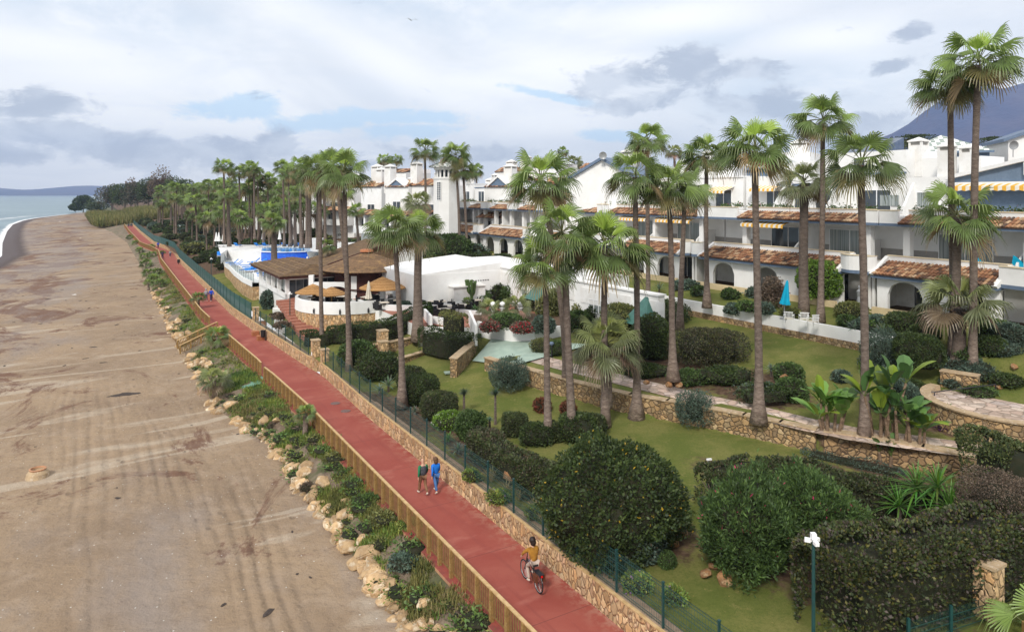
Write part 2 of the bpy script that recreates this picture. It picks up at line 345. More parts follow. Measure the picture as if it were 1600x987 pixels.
# grey cumulus banks
dk=summ([blob(60,165,110,30,4),blob(60,205,110,28),blob(10,240,120,22),blob(200,235,150,40,-8),blob(330,240,150,26),blob(430,230,60,26),blob(560,255,150,16),blob(740,240,130,16),
  blob(980,125,100,26,4),blob(1080,110,60,42),blob(1170,108,60,20),blob(1010,155,90,22,10),blob(1200,165,120,28),blob(1330,205,110,26),blob(1428,50,38,14),blob(1390,105,60,13,10)])
dm=T.sstep(T.m('ADD',dk,T.m('MULTIPLY',T.m('SUBTRACT',n3,.5),2.6)),.28,.74)
dcol=T.mix(T.sstep(T.noise(av,11,6,.6,.3),.38,.62),(.35,.39,.47),(.62,.65,.70))
base=T.mix(T.m('MULTIPLY',dm,.82),base,dcol)
# pale band on the horizon
hb=T.m('MULTIPLY',T.m('SUBTRACT',1,T.sstep(el,.005,.05)),.55); base=T.mix(hb,base,(.86,.86,.86))
cl=T.node('ShaderNodeBackground'); T.put(cl.inputs[0],base); cl.inputs[1].default_value=1.2
mx=T.node('ShaderNodeMixShader'); T.put(mx.inputs[0],.86); T.l.new(bg.outputs[0],mx.inputs[1]); T.l.new(cl.outputs[0],mx.inputs[2]); T.l.new(mx.outputs[0],out.inputs[0])
sl=bpy.data.lights.new('sun','SUN'); sl.energy=2.7; sl.angle=radians(10); sl.color=(1,.95,.87); so=bpy.data.objects.new('sun',sl); COL.objects.link(so)
sd=Vector((sin(SUN_AZ)*cos(SUN_EL),cos(SUN_AZ)*cos(SUN_EL),sin(SUN_EL))); so.rotation_euler=sd.to_track_quat('Z','Y').to_euler(); so.location=(0,0,60)
SC.view_settings.view_transform='Standard'; SC.view_settings.look='None'; SC.view_settings.exposure=.17; SC.view_settings.gamma=1
SC.render.engine='CYCLES'; cy=SC.cycles; cy.max_bounces=6; cy.diffuse_bounces=3; cy.glossy_bounces=2; cy.transparent_max_bounces=16; cy.transmission_bounces=3; cy.volume_bounces=0; cy.use_denoising=True
# ---------------------------------------------------------------- terrain
def prom_c(s): return lerp([0,55,75,90,130,165,190,205,225,300,362],[13.4,13.6,12.8,12.4,13.0,13.6,14.8,14.2,12.6,12.5,12.9],s)
def prom_w(s): return lerp([0,45,57,60,90],[1.62,1.65,2.0,1.8,1.6],s)
def bank_t(s): return lerp([0,20,35,47,56,70,90,150,200,260,330,400,600],[10.4,10.2,9.8,9.6,7.6,7.6,7.8,8.2,8.6,9.0,6,0,-5],s)
def shore_t(s): return lerp([-200,0,120,240,306,400,486,560,609,690,712,730,760,5000],[-45,-40,-27,-23,-29,-36,-41,-41,-37,-24,-19,20,60,900],s)
T1S=[5,12,16,19.6,22.7,29.2,31.4,35.9,40.7,44]; T1T=[37,35.5,34.2,32.9,31,28.6,27.2,25.9,25,24.2]
def t1(s): return lerp(T1S,T1T,s)
def ground(s,t):
    """ground height landward of the promenade wall"""
    if s<44:
        a=t1(s)
        if t<=a: return lerp([15.5,20,a],[.95,1.15,1.6],t)
        return lerp([a,a+.25,a+3.5,42.9,43.15,46,49,60,90,400],[1.6,2.7,2.75,4.3,5.25,5.7,5.9,6.3,8,12],t)
    b=.6*min(1,max(0,(s-55)/1.0))
    g=lerp([15.5,24,27,36,42,46,49,60,90,400],[.95,1.75+b,2.6,3.3,4.6,5.6,5.9,6.3,8,12],t)
    k=min(1,max(0,(s-125)/40)); g2=lerp([15.5,22,35,49,60,90,400],[1.1,2.2,3.6,5.4,6,7,10],t)
    return g*(1-k)+g2*k
def settle(u,v,z):
    if u<=1290 or z<=.5: return GP(u,v,z)
    for _ in range(25):
        p=GP(u,v,z); s_,t_=st(p); z=z*.6+ground(s_,t_)*.4
    return Vector((p.x,p.y,ground(s_,t_)))
def grid(name, ss, ts, zf, mats, cf=None, kind='structure', smooth=True):
    n,m=len(ss),len(ts); V=np.zeros((n*m,3),dtype=np.float32); C=np.ones((n*m,3),dtype=np.float32)
    k=0
    for s_ in ss:
        for t_ in ts:
            V[k]=W(s_,t_,zf(s_,t_))
            if cf: C[k]=cf(s_,t_)
            k+=1
    i=np.arange(n-1)[:,None]*m+np.arange(m-1)[None,:]; i=i.ravel()
    F=np.stack([i,i+m,i+m+1,i+1],1)[:, ::-1]
    o=link(name,np_mesh(name,V,F,C,mats,smooth=smooth)); 
    if kind: o['kind']=kind
    return o
# lawn material: soil where the attribute is red, paler turf where green
mt,T,b,o=newmat('lawn_turf'); co=T.pos(); a=T.node('ShaderNodeVertexColor',layer_name='Col'); sp=T.node('ShaderNodeSeparateColor'); T.l.new(a.outputs[0],sp.inputs[0])
g=T.mix(T.sstep(T.noise(co,.5,6,.6),.35,.68),(.125,.15,.034),(.215,.205,.065)); g=T.mix(T.m('MULTIPLY',T.sstep(T.noise(co,9,5,.7),.4,.7),.5),g,(.075,.105,.018)); g=T.mix(T.sstep(T.noise(co,1.3,6,.7),.56,.74),g,(.26,.225,.085)); g=T.mix(T.m('MULTIPLY',T.sstep(T.noise(co,28,4,.8),.5,.7),.45),g,(.05,.07,.014)); vl=T.node('ShaderNodeTexVoronoi'); T.put(vl.inputs['Vector'],co); vl.inputs['Scale'].default_value=2.6; g=T.mix(T.m('MULTIPLY',T.m('LESS_THAN',vl.outputs['Distance'],.06),.7),g,(.36,.26,.10))
d=T.mix(T.sstep(T.noise(co,3,5,.6),.4,.6),(.085,.052,.035),(.15,.10,.065))
f=T.sstep(T.m('ADD',sp.outputs[0],T.m('MULTIPLY',T.m('SUBTRACT',T.noise(co,2.2,5,.65),.5),.9)),.35,.6); c=T.mix(f,g,d); T.put(b.inputs['Base Color'],c); b.inputs['Roughness'].default_value=.95; b.inputs['Specular IOR Level'].default_value=.15
T.put(b.inputs['Normal'],T.bump(T.noise(co,45,4,.75),.8,.05)); M['lawn']=mt
BEDS=[]   # (s,t,rs,rt) soil patches
def bed(u,v,z,ru,rv):
    s_,t_=st(GP(u,v,z)); BEDS.append((s_,t_,ru,rv))
for q in [(640,640,1.2,5,2),(760,700,1.2,7,2.0),(880,760,1.2,4,2.2),(960,800,1.1,5,2.5),(1040,830,1.1,1.5,1.1),(1150,815,1.1,1.5,1.2),(1230,880,1,2.5,2.0),(1350,900,1,4,4),(1050,570,3.4,5,3.5),(1180,590,3.6,4,3),(1200,760,1.6,5,1.6),(1400,740,1.6,5,1.5),(600,640,1,6,1.6),(1330,710,2.7,4,1.2),(1440,660,2.7,4,1.5),(950,560,2.9,4,2.5)]: bed(*q)
def lawn_c(s,t):
    m=0
    for a,b_,c_,d_ in BEDS:
        r=((s-a)/c_)**2+((t-b_)/d_)**2
        if r<2.5: m=max(m,math.exp(-r*1.1))
    if t<17.2 and s<57: m=max(m,.45*(17.2-t)/1.7)
    if s>125: m=.75
    if t>50: m=1
    return (m,0,0)
ss=list(np.arange(-8,76,.3))+list(np.arange(76,130,1.5))+list(np.arange(130,700,8))+[900,1400,2500]
ts=list(np.arange(15.55,50,.25))+[52,55,60,70,90,130,200,300,400,900]
grid('garden_ground',ss,ts,ground,[M['lawn']],lawn_c)
# beach
mt,T,b,o=newmat('beach_sand'); co=T.pos(); a=T.node('ShaderNodeVertexColor',layer_name='Col'); sp=T.node('ShaderNodeSeparateColor'); T.l.new(a.outputs[0],sp.inputs[0]); wet,weed,trk=sp.outputs
rv=T.node('ShaderNodeVectorRotate'); T.put(rv.inputs[0],co); rv.inputs['Angle'].default_value=-RAH; rv.rotation_type='Z_AXIS'; lc=rv.outputs[0]   # x across, y along the beach
c=T.mix(T.sstep(T.noise(co,.10,6,.6),.35,.65),(.325,.235,.152),(.25,.18,.12)); c=T.mix(T.m('MULTIPLY',T.sstep(T.noise(co,.6,6,.65),.45,.7),.5),c,(.37,.285,.21))
c=T.mix(T.m('MULTIPLY',T.sstep(T.noise(co,3.5,7,.8),.48,.7),.5),c,(.16,.115,.085))
pale=T.noise(T.vmul(lc,(.10,.5,1)),.55,5,.55,.8); c=T.mix(T.m('MULTIPLY',T.sstep(pale,.57,.64),.6),c,(.46,.385,.30))
wn=T.noise(T.vmul(lc,(.10,.07,1)),1.0,9,.74,1.2); wm=T.sstep(T.m('ADD',T.m('MULTIPLY',weed,.085),wn),.555,.625); c=T.mix(T.m('MULTIPLY',wm,.8),c,(.13,.062,.042))
c=T.mix(T.m('MULTIPLY',T.sstep(T.m('ADD',T.m('MULTIPLY',weed,.12),T.noise(T.vmul(lc,(.05,.02,1)),1,6,.7)),.52,.68),.6),c,(.26,.225,.205))
c=T.mix(T.sstep(T.m('ADD',wet,T.m('MULTIPLY',T.noise(co,.08,4),.3)),.5,.9),c,(.075,.052,.045))
vs=T.node('ShaderNodeTexVoronoi'); T.put(vs.inputs['Vector'],co); vs.inputs['Scale'].default_value=2.2; spk=T.m('LESS_THAN',vs.outputs['Distance'],.07); c=T.mix(T.m('MULTIPLY',spk,.7),c,(.7,.68,.62))
T.put(b.inputs['Roughness'],T.m('MULTIPLY_ADD',wet,-.4,.95)); b.inputs['Specular IOR Level'].default_value=.2
dl=T.noise(T.vmul(lc,(.12,.045,1)),1,2); w1=T.m('SINE',T.m('MULTIPLY_ADD',T.node('ShaderNodeSeparateXYZ').outputs[0],1,0))
sx=T.node('ShaderNodeSeparateXYZ'); T.put(sx.inputs[0],lc)
ph=T.m('ADD',T.m('MULTIPLY',sx.outputs[0],4.4),T.m('MULTIPLY',dl,12)); tr=T.m('POWER',T.m('ABSOLUTE',T.m('SINE',ph)),3); tr=T.m('MULTIPLY',tr,T.m('MULTIPLY',trk,T.sstep(T.noise(T.vmul(lc,(.3,.06,1)),1,4),.38,.62)))
vf=T.node('ShaderNodeTexVoronoi'); T.put(vf.inputs['Vector'],T.vmul(lc,(1,.6,1))); vf.inputs['Scale'].default_value=1.3; fp=T.m('MULTIPLY',T.sstep(vf.outputs['Distance'],.26,.08),T.sstep(T.noise(lc,.15,3),.5,.6))
T.put(b.inputs['Base Color'],T.mix(T.m('MULTIPLY',tr,.05),T.mix(T.m('MULTIPLY',fp,.35),c,(.15,.11,.08)),(.15,.11,.08)))
h=T.m('ADD',T.m('MULTIPLY',tr,-.75),T.m('ADD',T.m('MULTIPLY',T.noise(co,1.1,6,.65),1.8),T.m('MULTIPLY',T.noise(co,9,5,.75),.35))); h=T.m('SUBTRACT',h,T.m('MULTIPLY',fp,.5))
T.put(b.inputs['Normal'],T.bump(h,.85,.13)); M['sand']=mt
def beach_z(s,t):
    b_=bank_t(s); sh_=shore_t(s)
    return lerp([sh_-60,sh_,sh_+6,b_-12,b_-1.5,b_+.2],[-6,-2.85,-2.35,-1.75,-1.5,-1.35],t)+(.02*sin(.9*s+.4*sin(t))*cos(1.1*t) if s<60 else 0)
def beach_c(s,t):
    sh_=shore_t(s); wt=max(0,min(1,(11-(t-sh_))/8))
    d=t-sh_; weed=max(0,min(1,(s-40)/50))*max(0,min(1,(-t+1)/8)) if s<400 else .8
    trk=max(0,min(1,(t+5)/5))*max(0,min(1,(8.5-t)/2))*max(.0,min(1,(80-s)/25))
    return (wt,weed,trk)
ss=list(np.arange(-30,90,1.2))+list(np.arange(90,300,4))+list(np.arange(300,800,8))
ts=[-110,-80,-60,-50]+list(np.arange(-46,-6,1.5))+list(np.arange(-6,10.5,.6))+[12,14]
grid('beach',ss,ts,beach_z,[M['sand']],beach_c)
# sea
mt,T,b,o=newmat('sea_water'); co=T.pos(); a=T.node('ShaderNodeVertexColor',layer_name='Col'); sp=T.node('ShaderNodeSeparateColor'); T.l.new(a.outputs[0],sp.inputs[0])
c=T.mix(T.sstep(T.noise(T.vmul(co,(.01,.03,1)),1,5,.6),.35,.65),(.10,.17,.20),(.17,.25,.27))
fm=T.sstep(T.m('ADD',T.m('MULTIPLY',sp.outputs[0],.95),T.m('MULTIPLY',T.noise(T.vmul(co,(.06,.12,1)),1,7,.72,1),.55)),.72,.88)
c=T.mix(fm,c,(.8,.8,.8)); T.put(b.inputs['Base Color'],c); T.put(b.inputs['Roughness'],T.m('MULTIPLY_ADD',fm,.55,.3)); b.inputs['IOR'].default_value=1.33
T.put(b.inputs['Normal'],T.bump(T.m('ADD',T.noise(T.vmul(co,(.12,.3,1)),1,6,.65),T.noise(co,1.2,4)),.55,.5)); M['sea']=mt
V=[];F=[];C=[]
ds=[0,1.5,3,5,8,12,18,26,36,50,80,140,300,800,3000,12000,30000]
fo=[1,1,.95,.8,.5,.2,.5,.55,.1,.0,.0,.0,0,0,0,0,0]
slist=list(range(-300,730,15))
for s_ in slist:
    for d_,f_ in zip(ds,fo):
        V.append(W(s_,shore_t(s_)+6-d_,-2.8)); C.append((f_,0,0))
n=len(ds)
for i in range(len(slist)-1):
    for j in range(n-1): F.append((i*n+j,i*n+j+1,(i+1)*n+j+1,(i+1)*n+j))
base_i=len(V)
V+= [W(720,shore_t(720)+6-x,-2.8) for x in (0,30000)]+[W(60000,-30000,-2.8),W(60000,30000,-2.8),W(720,30000,-2.8)]; C+=[(0,0,0)]*5
F.append((base_i,base_i+1,base_i+2,base_i+3,base_i+4))
me=bpy.data.meshes.new('sea'); me.from_pydata([tuple(v) for v in V],[],F); me.materials.append(M['sea'])
ca=me.color_attributes.new('Col','FLOAT_COLOR','POINT'); ca.data.foreach_set('color',np.array([(*c_,1) for c_ in C],dtype=np.float32).ravel()); o=link('sea',me); o['kind']='structure'
# inland ground out to the hills
mt=mat('far_land',(.06,.08,.035),(.12,.11,.06),.02,.95); mb=MB(); mb.add([W(690,-8,-1.2),W(690,1500,6),W(12000,6000,60),W(12000,900,-2)],[(0,1,2,3)]); mb.add([W(-200,890,11.9),W(2500,890,11.9),W(9000,9000,60),W(-6000,9000,60)],[(0,1,2,3)]); o=mb.build('inland_plain',mt); o['kind']='structure'
# mountains
def ridge(name, us, vs, Y, mats, depth, rough, label):
    n=120; m=40; V=np.zeros((n*m,3)); 
    U=np.linspace(us[0],us[-1],n); TOP=np.interp(U,us,vs)
    for i in range(n):
        x=(U[i]-800)/FPX*Y; h=CAMH+(HZ-TOP[i])/FPX*Y
        for j in range(m):
            q=j/(m-1)
            V[i*m+j]=(x*(1+0*q), Y-depth*(1-q), 0+h*(q**1.15))
    P=V.copy(); nz=fbm(P,rough,6); rd=1-np.abs(fbm(P+77,rough*.7,5))
    q=np.tile(np.linspace(0,1,m),n); hh=V[:,2]
    V[:,2]+= (nz*.07+(rd-.6)*.16)*hh.max()*np.sin(pi*np.minimum(q,.96))*1.0*(hh>1); V[:,2]+=nz*.012*hh.max()
    i=(np.arange(n-1)[:,None]*m+np.arange(m-1)[None,:]).ravel(); F=np.stack([i,i+m,i+m+1,i+1],1)
    # back slope
    o=link(name,np_mesh(name,V,F,None,mats,smooth=True)); o['kind']='structure'; return o
M['mount']=mat('haze_tinted_scrub',(.025,.045,.12),(.06,.06,.12),.003,.95,.6,.02,bd=18)  # blue of distant haze painted into the scrub colour, besides the haze volume
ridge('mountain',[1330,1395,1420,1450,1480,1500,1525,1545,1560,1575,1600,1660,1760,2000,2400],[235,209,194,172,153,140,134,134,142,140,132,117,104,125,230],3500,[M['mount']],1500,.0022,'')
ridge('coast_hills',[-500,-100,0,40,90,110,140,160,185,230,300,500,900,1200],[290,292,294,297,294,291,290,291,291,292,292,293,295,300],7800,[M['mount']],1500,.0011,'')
# haze
mt=bpy.data.materials.new('haze_air'); mt.use_nodes=True; T=NT(mt.node_tree); T.n.clear(); oo=T.node('ShaderNodeOutputMaterial'); pv=T.node('ShaderNodeVolumePrincipled'); pv.inputs['Color'].default_value=(.52,.68,1,1); pv.inputs['Density'].default_value=1.0e-4; T.l.new(pv.outputs[0],oo.inputs[1])
mb=MB(); mb.box(-8500,8500,-400,8300,-8,640); hz=mb.build('haze',mt); tag(hz,kind='stuff')
# ---------------------------------------------------------------- promenade, bank
def sweep(mb, ss, fa, fb, z0, z1, m=0, mt_=None, wob=0):
    """box section along the shore between offsets fa(s), fb(s)"""
    n=len(ss); vs=[]
    for i,s_ in enumerate(ss):
        a,b_=fa(s_),fb(s_); za=z0(s_) if callable(z0) else z0; zb=z1(s_) if callable(z1) else z1
        w_=wob*sin(s_*7.3)*cos(s_*2.9)
        vs+= [W(s_,a+w_,za),W(s_,b_+w_,za),W(s_,b_+w_,zb),W(s_,a+w_,zb)]
    side=[];top=[]
    for i in range(n-1):
        q=4*i
        side+=[(q,q+4,q+7,q+3),(q+1,q+2,q+6,q+5),(q,q+1,q+5,q+4)]; top.append((q+3,q+7,q+6,q+2))
    side+=[(0,3,2,1),(4*n-4,4*n-3,4*n-2,4*n-1)]
    b0=len(mb.v); mb.v.extend([tuple(v) for v in vs]); mb.c.extend([mb.cur]*len(vs))
    for F,mm in ((side,m),(top,m if mt_ is None else mt_)):
        mb.f.extend([tuple(b0+k for k in f) for f in F]); mb.m.extend([mm]*len(F))
def fr(a,b,st_): 
    n=max(1,int(round((b-a)/st_))); return [a+(b-a)*i/n for i in range(n+1)]
pl=lambda s: prom_c(s)-prom_w(s); pr=lambda s: prom_c(s)+prom_w(s)
ss=fr(-22,60,.8)+fr(61,364,2.0)
V=[];F=[];C=[]; offs=[0,.12,.3,.5,.72,.88,.96,1]; ev=[.5,.2,0,0,0,.35,.8,1]
for s_ in ss:
    a,b_=pl(s_)-.12,pr(s_)+.02
    for q,e in zip(offs,ev): V.append(W(s_,a+(b_-a)*q,0)); C.append((e,0,0))
n=len(offs)
for i in range(len(ss)-1):
    for j in range(n-1): F.append((i*n+j,i*n+j+1,(i+1)*n+j+1,(i+1)*n+j))
o=link('promenade',np_mesh('promenade',np.array(V),np.array(F),np.array(C),[M['prom']])); o['kind']='structure'
mb=MB(); sweep(mb,ss,lambda s:pl(s)-.42,lambda s:pl(s)-.10,-.7,-.10,0,1); sweep(mb,ss,lambda s:pl(s)-.12,lambda s:pl(s)-.02,-.09,.10,1,1)
o=mb.build('promenade_kerb',[M['curb'],M['redpaint']]); o['kind']='structure'
# bank
mt,T,b,o=newmat('bank_soil'); co=T.pos(); c=T.mix(T.sstep(T.noise(co,1.2,6,.65),.4,.62),(.15,.105,.07),(.235,.18,.125)); c=T.mix(T.m('MULTIPLY',T.sstep(T.noise(co,.45,5,.6),.48,.62),.75),c,(.065,.085,.025)); c=T.mix(T.sstep(T.noise(co,6,4,.7),.62,.78),c,(.32,.25,.18))
T.put(b.inputs['Base Color'],c); b.inputs['Roughness'].default_value=.95; T.put(b.inputs['Normal'],T.bump(T.noise(co,5,6,.7),.9,.15)); M['bank']=mt
def bank_z(s,q):
    return lerp([0,.18,.5,.8,1],[-1.62,-1.1,-.62,-.3,-.2],q)+.10*sin(s*2.1+q*9)*sin(q*pi)*cos(s*.83)
ss=list(np.arange(-20,130,.5))+list(np.arange(130,640,4)); qs=np.linspace(0,1,14)
V=[W(s_,(bank_t(s_)-.35)*(1-q)+((pl(s_)-.3) if s_<366 else max(bank_t(s_)+8,16))*q,bank_z(s_,q)+(0 if s_<366 else q*1.1)) for s_ in ss for q in qs]; n=14
F=[(i*n+j,i*n+j+1,(i+1)*n+j+1,(i+1)*n+j) for i in range(len(ss)-1) for j in range(n-1)]
o=link('bank',np_mesh('bank',np.array(V),np.array(F),None,[M['bank']],smooth=True)); o['kind']='structure'
def bankpt(s,q):
    return W(s,(bank_t(s)-.35)*(1-q)+(pl(s)-.3)*q,bank_z(s,q))
# manhole covers
M['manhole']=mat('dusty_iron',(.20,.12,.11),(.13,.09,.085),6,.8)
for i,(u,v) in enumerate([(524,630),(540,642)]):
    p=GP(u,v,0); mb=MB(); mb.lathe([(.33,.002),(.33,.02),(.28,.022),(.27,.014),(.0001,.014)],24); o=mb.build('manhole_cover',[M['manhole']],loc=p); tag(o,['round grey manhole cover in the red promenade near the gate','paler red-dusted manhole cover closer to the camera'][i],'manhole cover')
# ---------------------------------------------------------------- boundary walls
def boundary_wall(a,b,label,step,zt=.93):
    r=empty('stone_wall',(0,0,0),0,label,'wall')
    mb=MB(); sweep(mb,fr(a,b,step),lambda s:pr(s),lambda s:pr(s)+.50,-.15,zt,0,0,.012); mb.build('rubble_body',[M['stone']],r)
    mb=MB(); sweep(mb,fr(a,b,step),lambda s:pr(s)-.035,lambda s:pr(s)+.09,zt,zt+.05,0,0,.02); mb.build('front_coping',[M['woodtop']],r)
    mb=MB(); sweep(mb,fr(a,b,step),lambda s:pr(s)+.088,lambda s:pr(s)+.56,zt-.3,zt+.035,0,0,.0); mb.build('top_course',[M['captop']],r)
boundary_wall(-22,56.6,'long honey rubble wall from the gate piers down to the cyclist',.6)
boundary_wall(58.6,363,'far honey rubble wall under the green windscreen fence',1.5)
mb=MB(); p=W(57.6,prom_c(57.6)+prom_w(57.6)+.3,0)
def pier(s,t,z0,z1,w_,label,cap=True):
    r=empty('stone_pier',W(s,t,z0),ROT,label,'pier'); h=z1-z0
    mb=MB(); mb.box(-w_/2,w_/2,-w_/2,w_/2,-.2,h); mb.build('shaft',[M['stone']],r)
    mb=MB(); k=w_/2+.05; mb.box(-k,k,-k,k,h,h+.09); mb.build('capstone',[M['cap']],r); return r
c57=prom_c(58)
pr1=pier(58.6,pr(58.6)+.35,0,2.35,.62,'tall stone gate pier carrying a small white plaque')
mb=MB(); mb.box(-.1,.1,-.335,-.312,1.15,1.4); mb.build('plaque',[M['white']],pr1)
pier(56.5,pr(56.5)+.35,0,1.95,.55,'shorter stone gate pier at the end of the near wall')
mb=MB(); s0,s1=56.8,58.3; mb.cur=(1,1,1); sweep(mb,[s0,s1],lambda s:pr(57)+.3,lambda s:pr(57)+.6,-.1,.9); o=mb.build('stone_infill_wall',[M['stone']]); tag(o,'low stone wall closing the gap between the gate piers','wall')
pier(79,pr(79)+.4,0,2.3,.55,'stone pier ending the windscreen fence by the planted pots')
pier(55.0,20.2,1.0,3.3,.75,'tall twin stone pillar standing on the garden lawn'); pier(54.1,19.9,1.0,2.6,.7,'lower twin stone pillar on the garden lawn')
pier(11.4,24.1,1.0,2.9,.62,'stone pier in the lower right corner beside the big hedge')
# fences on the wall
def wall_fence(a,b,sp,h,mats,label,panel_name,every=1,zb=.98):
    r=empty('metal_fence',(0,0,0),0,label,'fence'); tf=lambda s:pr(s)+.14
    pm=MB(); pm.box(-.03,.03,-.03,.03,0,h+.04); pm.box(-.04,.04,-.04,.04,h+.04,h+.07); pme=pm.mesh('fence_post',[M['green']])
    n=int((b-a)/sp); S=[a+sp*i for i in range(n+1)]
    for s_ in S[::every]: link('post',pme,r,W(s_,tf(s_),zb),RAH)
    mb=MB()
    for s0,s1 in zip(S[:-1],S[1:]):
        p0,p1=W(s0,tf(s0),zb),W(s1,tf(s1),zb)
        mb.add([p0,p1,p1+Vector((0,0,h)),p0+Vector((0,0,h))],[(0,1,2,3)])
    # panels get their own flat coordinates : x along the fence
    me=mb.mesh(panel_name,mats); q=link(panel_name,me,r)
    mb=MB()
    for s0,s1 in zip(S[:-1],S[1:]):
        p0,p1=W(s0,tf(s0),zb),W(s1,tf(s1),zb)
        for z in ([.06,.5,.95,h-.02] if every==1 else [h-.02]): 
            d=Vector((0,0,z)); mb.tube([p0+d,p1+d],.011,3,cap=False)
    mb.build('tension_wire',[M['green']],r)
wall_fence(-18,56.6,2.3,1.38,[M['mesh']],'see-through green mesh fence on posts along the near wall','mesh_panel')
wall_fence(59.6,79,2.3,1.38,[M['mesh']],'short green mesh fence between the gate pier and the pots','mesh_panel')
wall_fence(80,361,2.95,1.75,[M['screen']],'opaque dark green windscreen fence following the bends of the promenade','windscreen')
# wooden balustrades
def rail_parts(L,nsl):
    mb=MB(); 
    for i in range(nsl):
        x=L*(i+.5)/nsl; mb.box(x-.030,x+.030,-.012,.012,.15,.93)
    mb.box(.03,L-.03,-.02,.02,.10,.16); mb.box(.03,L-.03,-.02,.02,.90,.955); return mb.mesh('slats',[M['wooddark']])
pm=MB(); pm.box(-.065,.065,-.035,.11,-.25,1.0); POST=pm.mesh('rail_post',[M['wood']])
def rail(pts, label, sp=1.05, nsl=7):
    """pts: function s->(t,z); list of s positions"""
    f,S=pts; r=empty('wooden_railing',(0,0,0),0,label,'railing')
    P=[W(s_,*f(s_)) for s_ in S]; cache={}
    for i,p in enumerate(P):
        d=(P[min(i+1,len(P)-1)]-P[max(i-1,0)]); a=atan2(d.y,d.x); link('post',POST,r,p,a)
    mb=MB()
    for p,q in zip(P[:-1],P[1:]):
        d=q-p; L=d.length; a=atan2(d.y,d.x); k=round(L,1)
        if k not in cache: cache[k]=rail_parts(k,max(3,int(k*nsl)))
        o=link('slat_panel',cache[k],r,p,a); 
        if abs(d.z)>.02:
            o.matrix_local=Matrix.Translation(p)@Matrix.Rotation(a,4,'Z')@Matrix(((1,0,0,0),(0,1,0,0),(d.z/Vector((d.x,d.y)).length,0,1,0),(0,0,0,1)))
        n=Vector((-d.y,d.x,0)).normalized()*.062; up=Vector((0,0,.975)); h=Vector((0,0,.045))
        mb.add([p-n+up,q-n+up,q+n+up,p+n+up,p-n+up+h,q-n+up+h,q+n+up+h,p+n+up+h],[(0,3,2,1),(4,5,6,7),(0,1,5,4),(2,3,7,6),(0,4,7,3),(1,2,6,5)])
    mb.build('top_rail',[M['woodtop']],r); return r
rl=lambda s:(pl(s)-.16,-.02)
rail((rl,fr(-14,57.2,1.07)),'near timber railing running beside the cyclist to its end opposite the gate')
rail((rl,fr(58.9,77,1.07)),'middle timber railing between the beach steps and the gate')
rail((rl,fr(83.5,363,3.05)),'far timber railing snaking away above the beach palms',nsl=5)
# steps down to the beach with their own railings
st0=empty('beach_steps',(0,0,0),0,'pale steps leading down from the promenade to the sand','steps')
for i in range(9):
    mb=MB(); t1_=11.0-i*.42; 
    vs=[W(77.2,t1_-.45,-.17*i-.35),W(79.6,t1_-.45,-.17*i-.35),W(79.6,t1_,-.17*i-.35),W(77.2,t1_,-.17*i-.35)]; vs+= [v+Vector((0,0,.32)) for v in vs]
    mb.add(vs,[(0,3,2,1),(4,5,6,7),(0,1,5,4),(1,2,6,5),(2,3,7,6),(3,0,4,7)]); mb.build('step',[M['cap']],st0)
for s_,lb in ((77.1,'sloping timber handrail on the near side of the beach steps'),(79.8,'sloping timber handrail on the far side of the beach steps')):
    r=empty('wooden_railing',(0,0,0),0,lb,'railing'); P=[W(s_,11.0-3.8*i/4,-.0-1.55*i/4) for i in range(5)]; mb=MB()
    for p in P: link('post',POST,r,p,ROT)
    for p,q in zip(P[:-1],P[1:]):
        d=q-p; a=atan2(d.y,d.x); L=Vector((d.x,d.y)).length; o=link('slat_panel',rail_parts(L,7),r)
        o.matrix_local=Matrix.Translation(p)@Matrix.Rotation(a,4,'Z')@Matrix(((1,0,0,0),(0,1,0,0),(d.z/L,0,1,0),(0,0,0,1)))
    d=Vector((0,0,1.0)); mb.tube([P[0]+d,P[-1]+d],.06,6); mb.build('top_rail',[M['woodtop']],r)
# ---------------------------------------------------------------- leaves
def leafset(P,N,size,rng,el=1.7,up=.25):
    n=len(P); R=rng.normal(size=(n,3)); D=N*.55+R*.6; D[:,2]+=up; D/=np.linalg.norm(D,axis=1)[:,None]
    S=np.cross(D,rng.normal(size=(n,3))); S/=np.linalg.norm(S,axis=1)[:,None]
    L=(size*(.6+.8*rng.random(n)))[:,None]; w_=L/el/1.0
    V=np.empty((n,4,3)); V[:,0]=P; V[:,1]=P+D*L*.5+S*w_*.5; V[:,2]=P+D*L; V[:,3]=P+D*L*.5-S*w_*.5
    F=np.arange(4*n).reshape(n,4); return V.reshape(-1,3),F
def sup(U,rx,ry,rz,e,amp,fs,seed):
    """radius of a lumpy superellipsoid in directions U"""
    q=(np.abs(U[:,0]/rx)**e+np.abs(U[:,1]/ry)**e+np.abs(U[:,2]/rz)**e)**(-1/e)
    P=U*q[:,None]; return P*(1+amp*fbm(P+seed,fs,3)+amp*.45*fbm(P+seed+9,fs*3.1,2))[:,None]
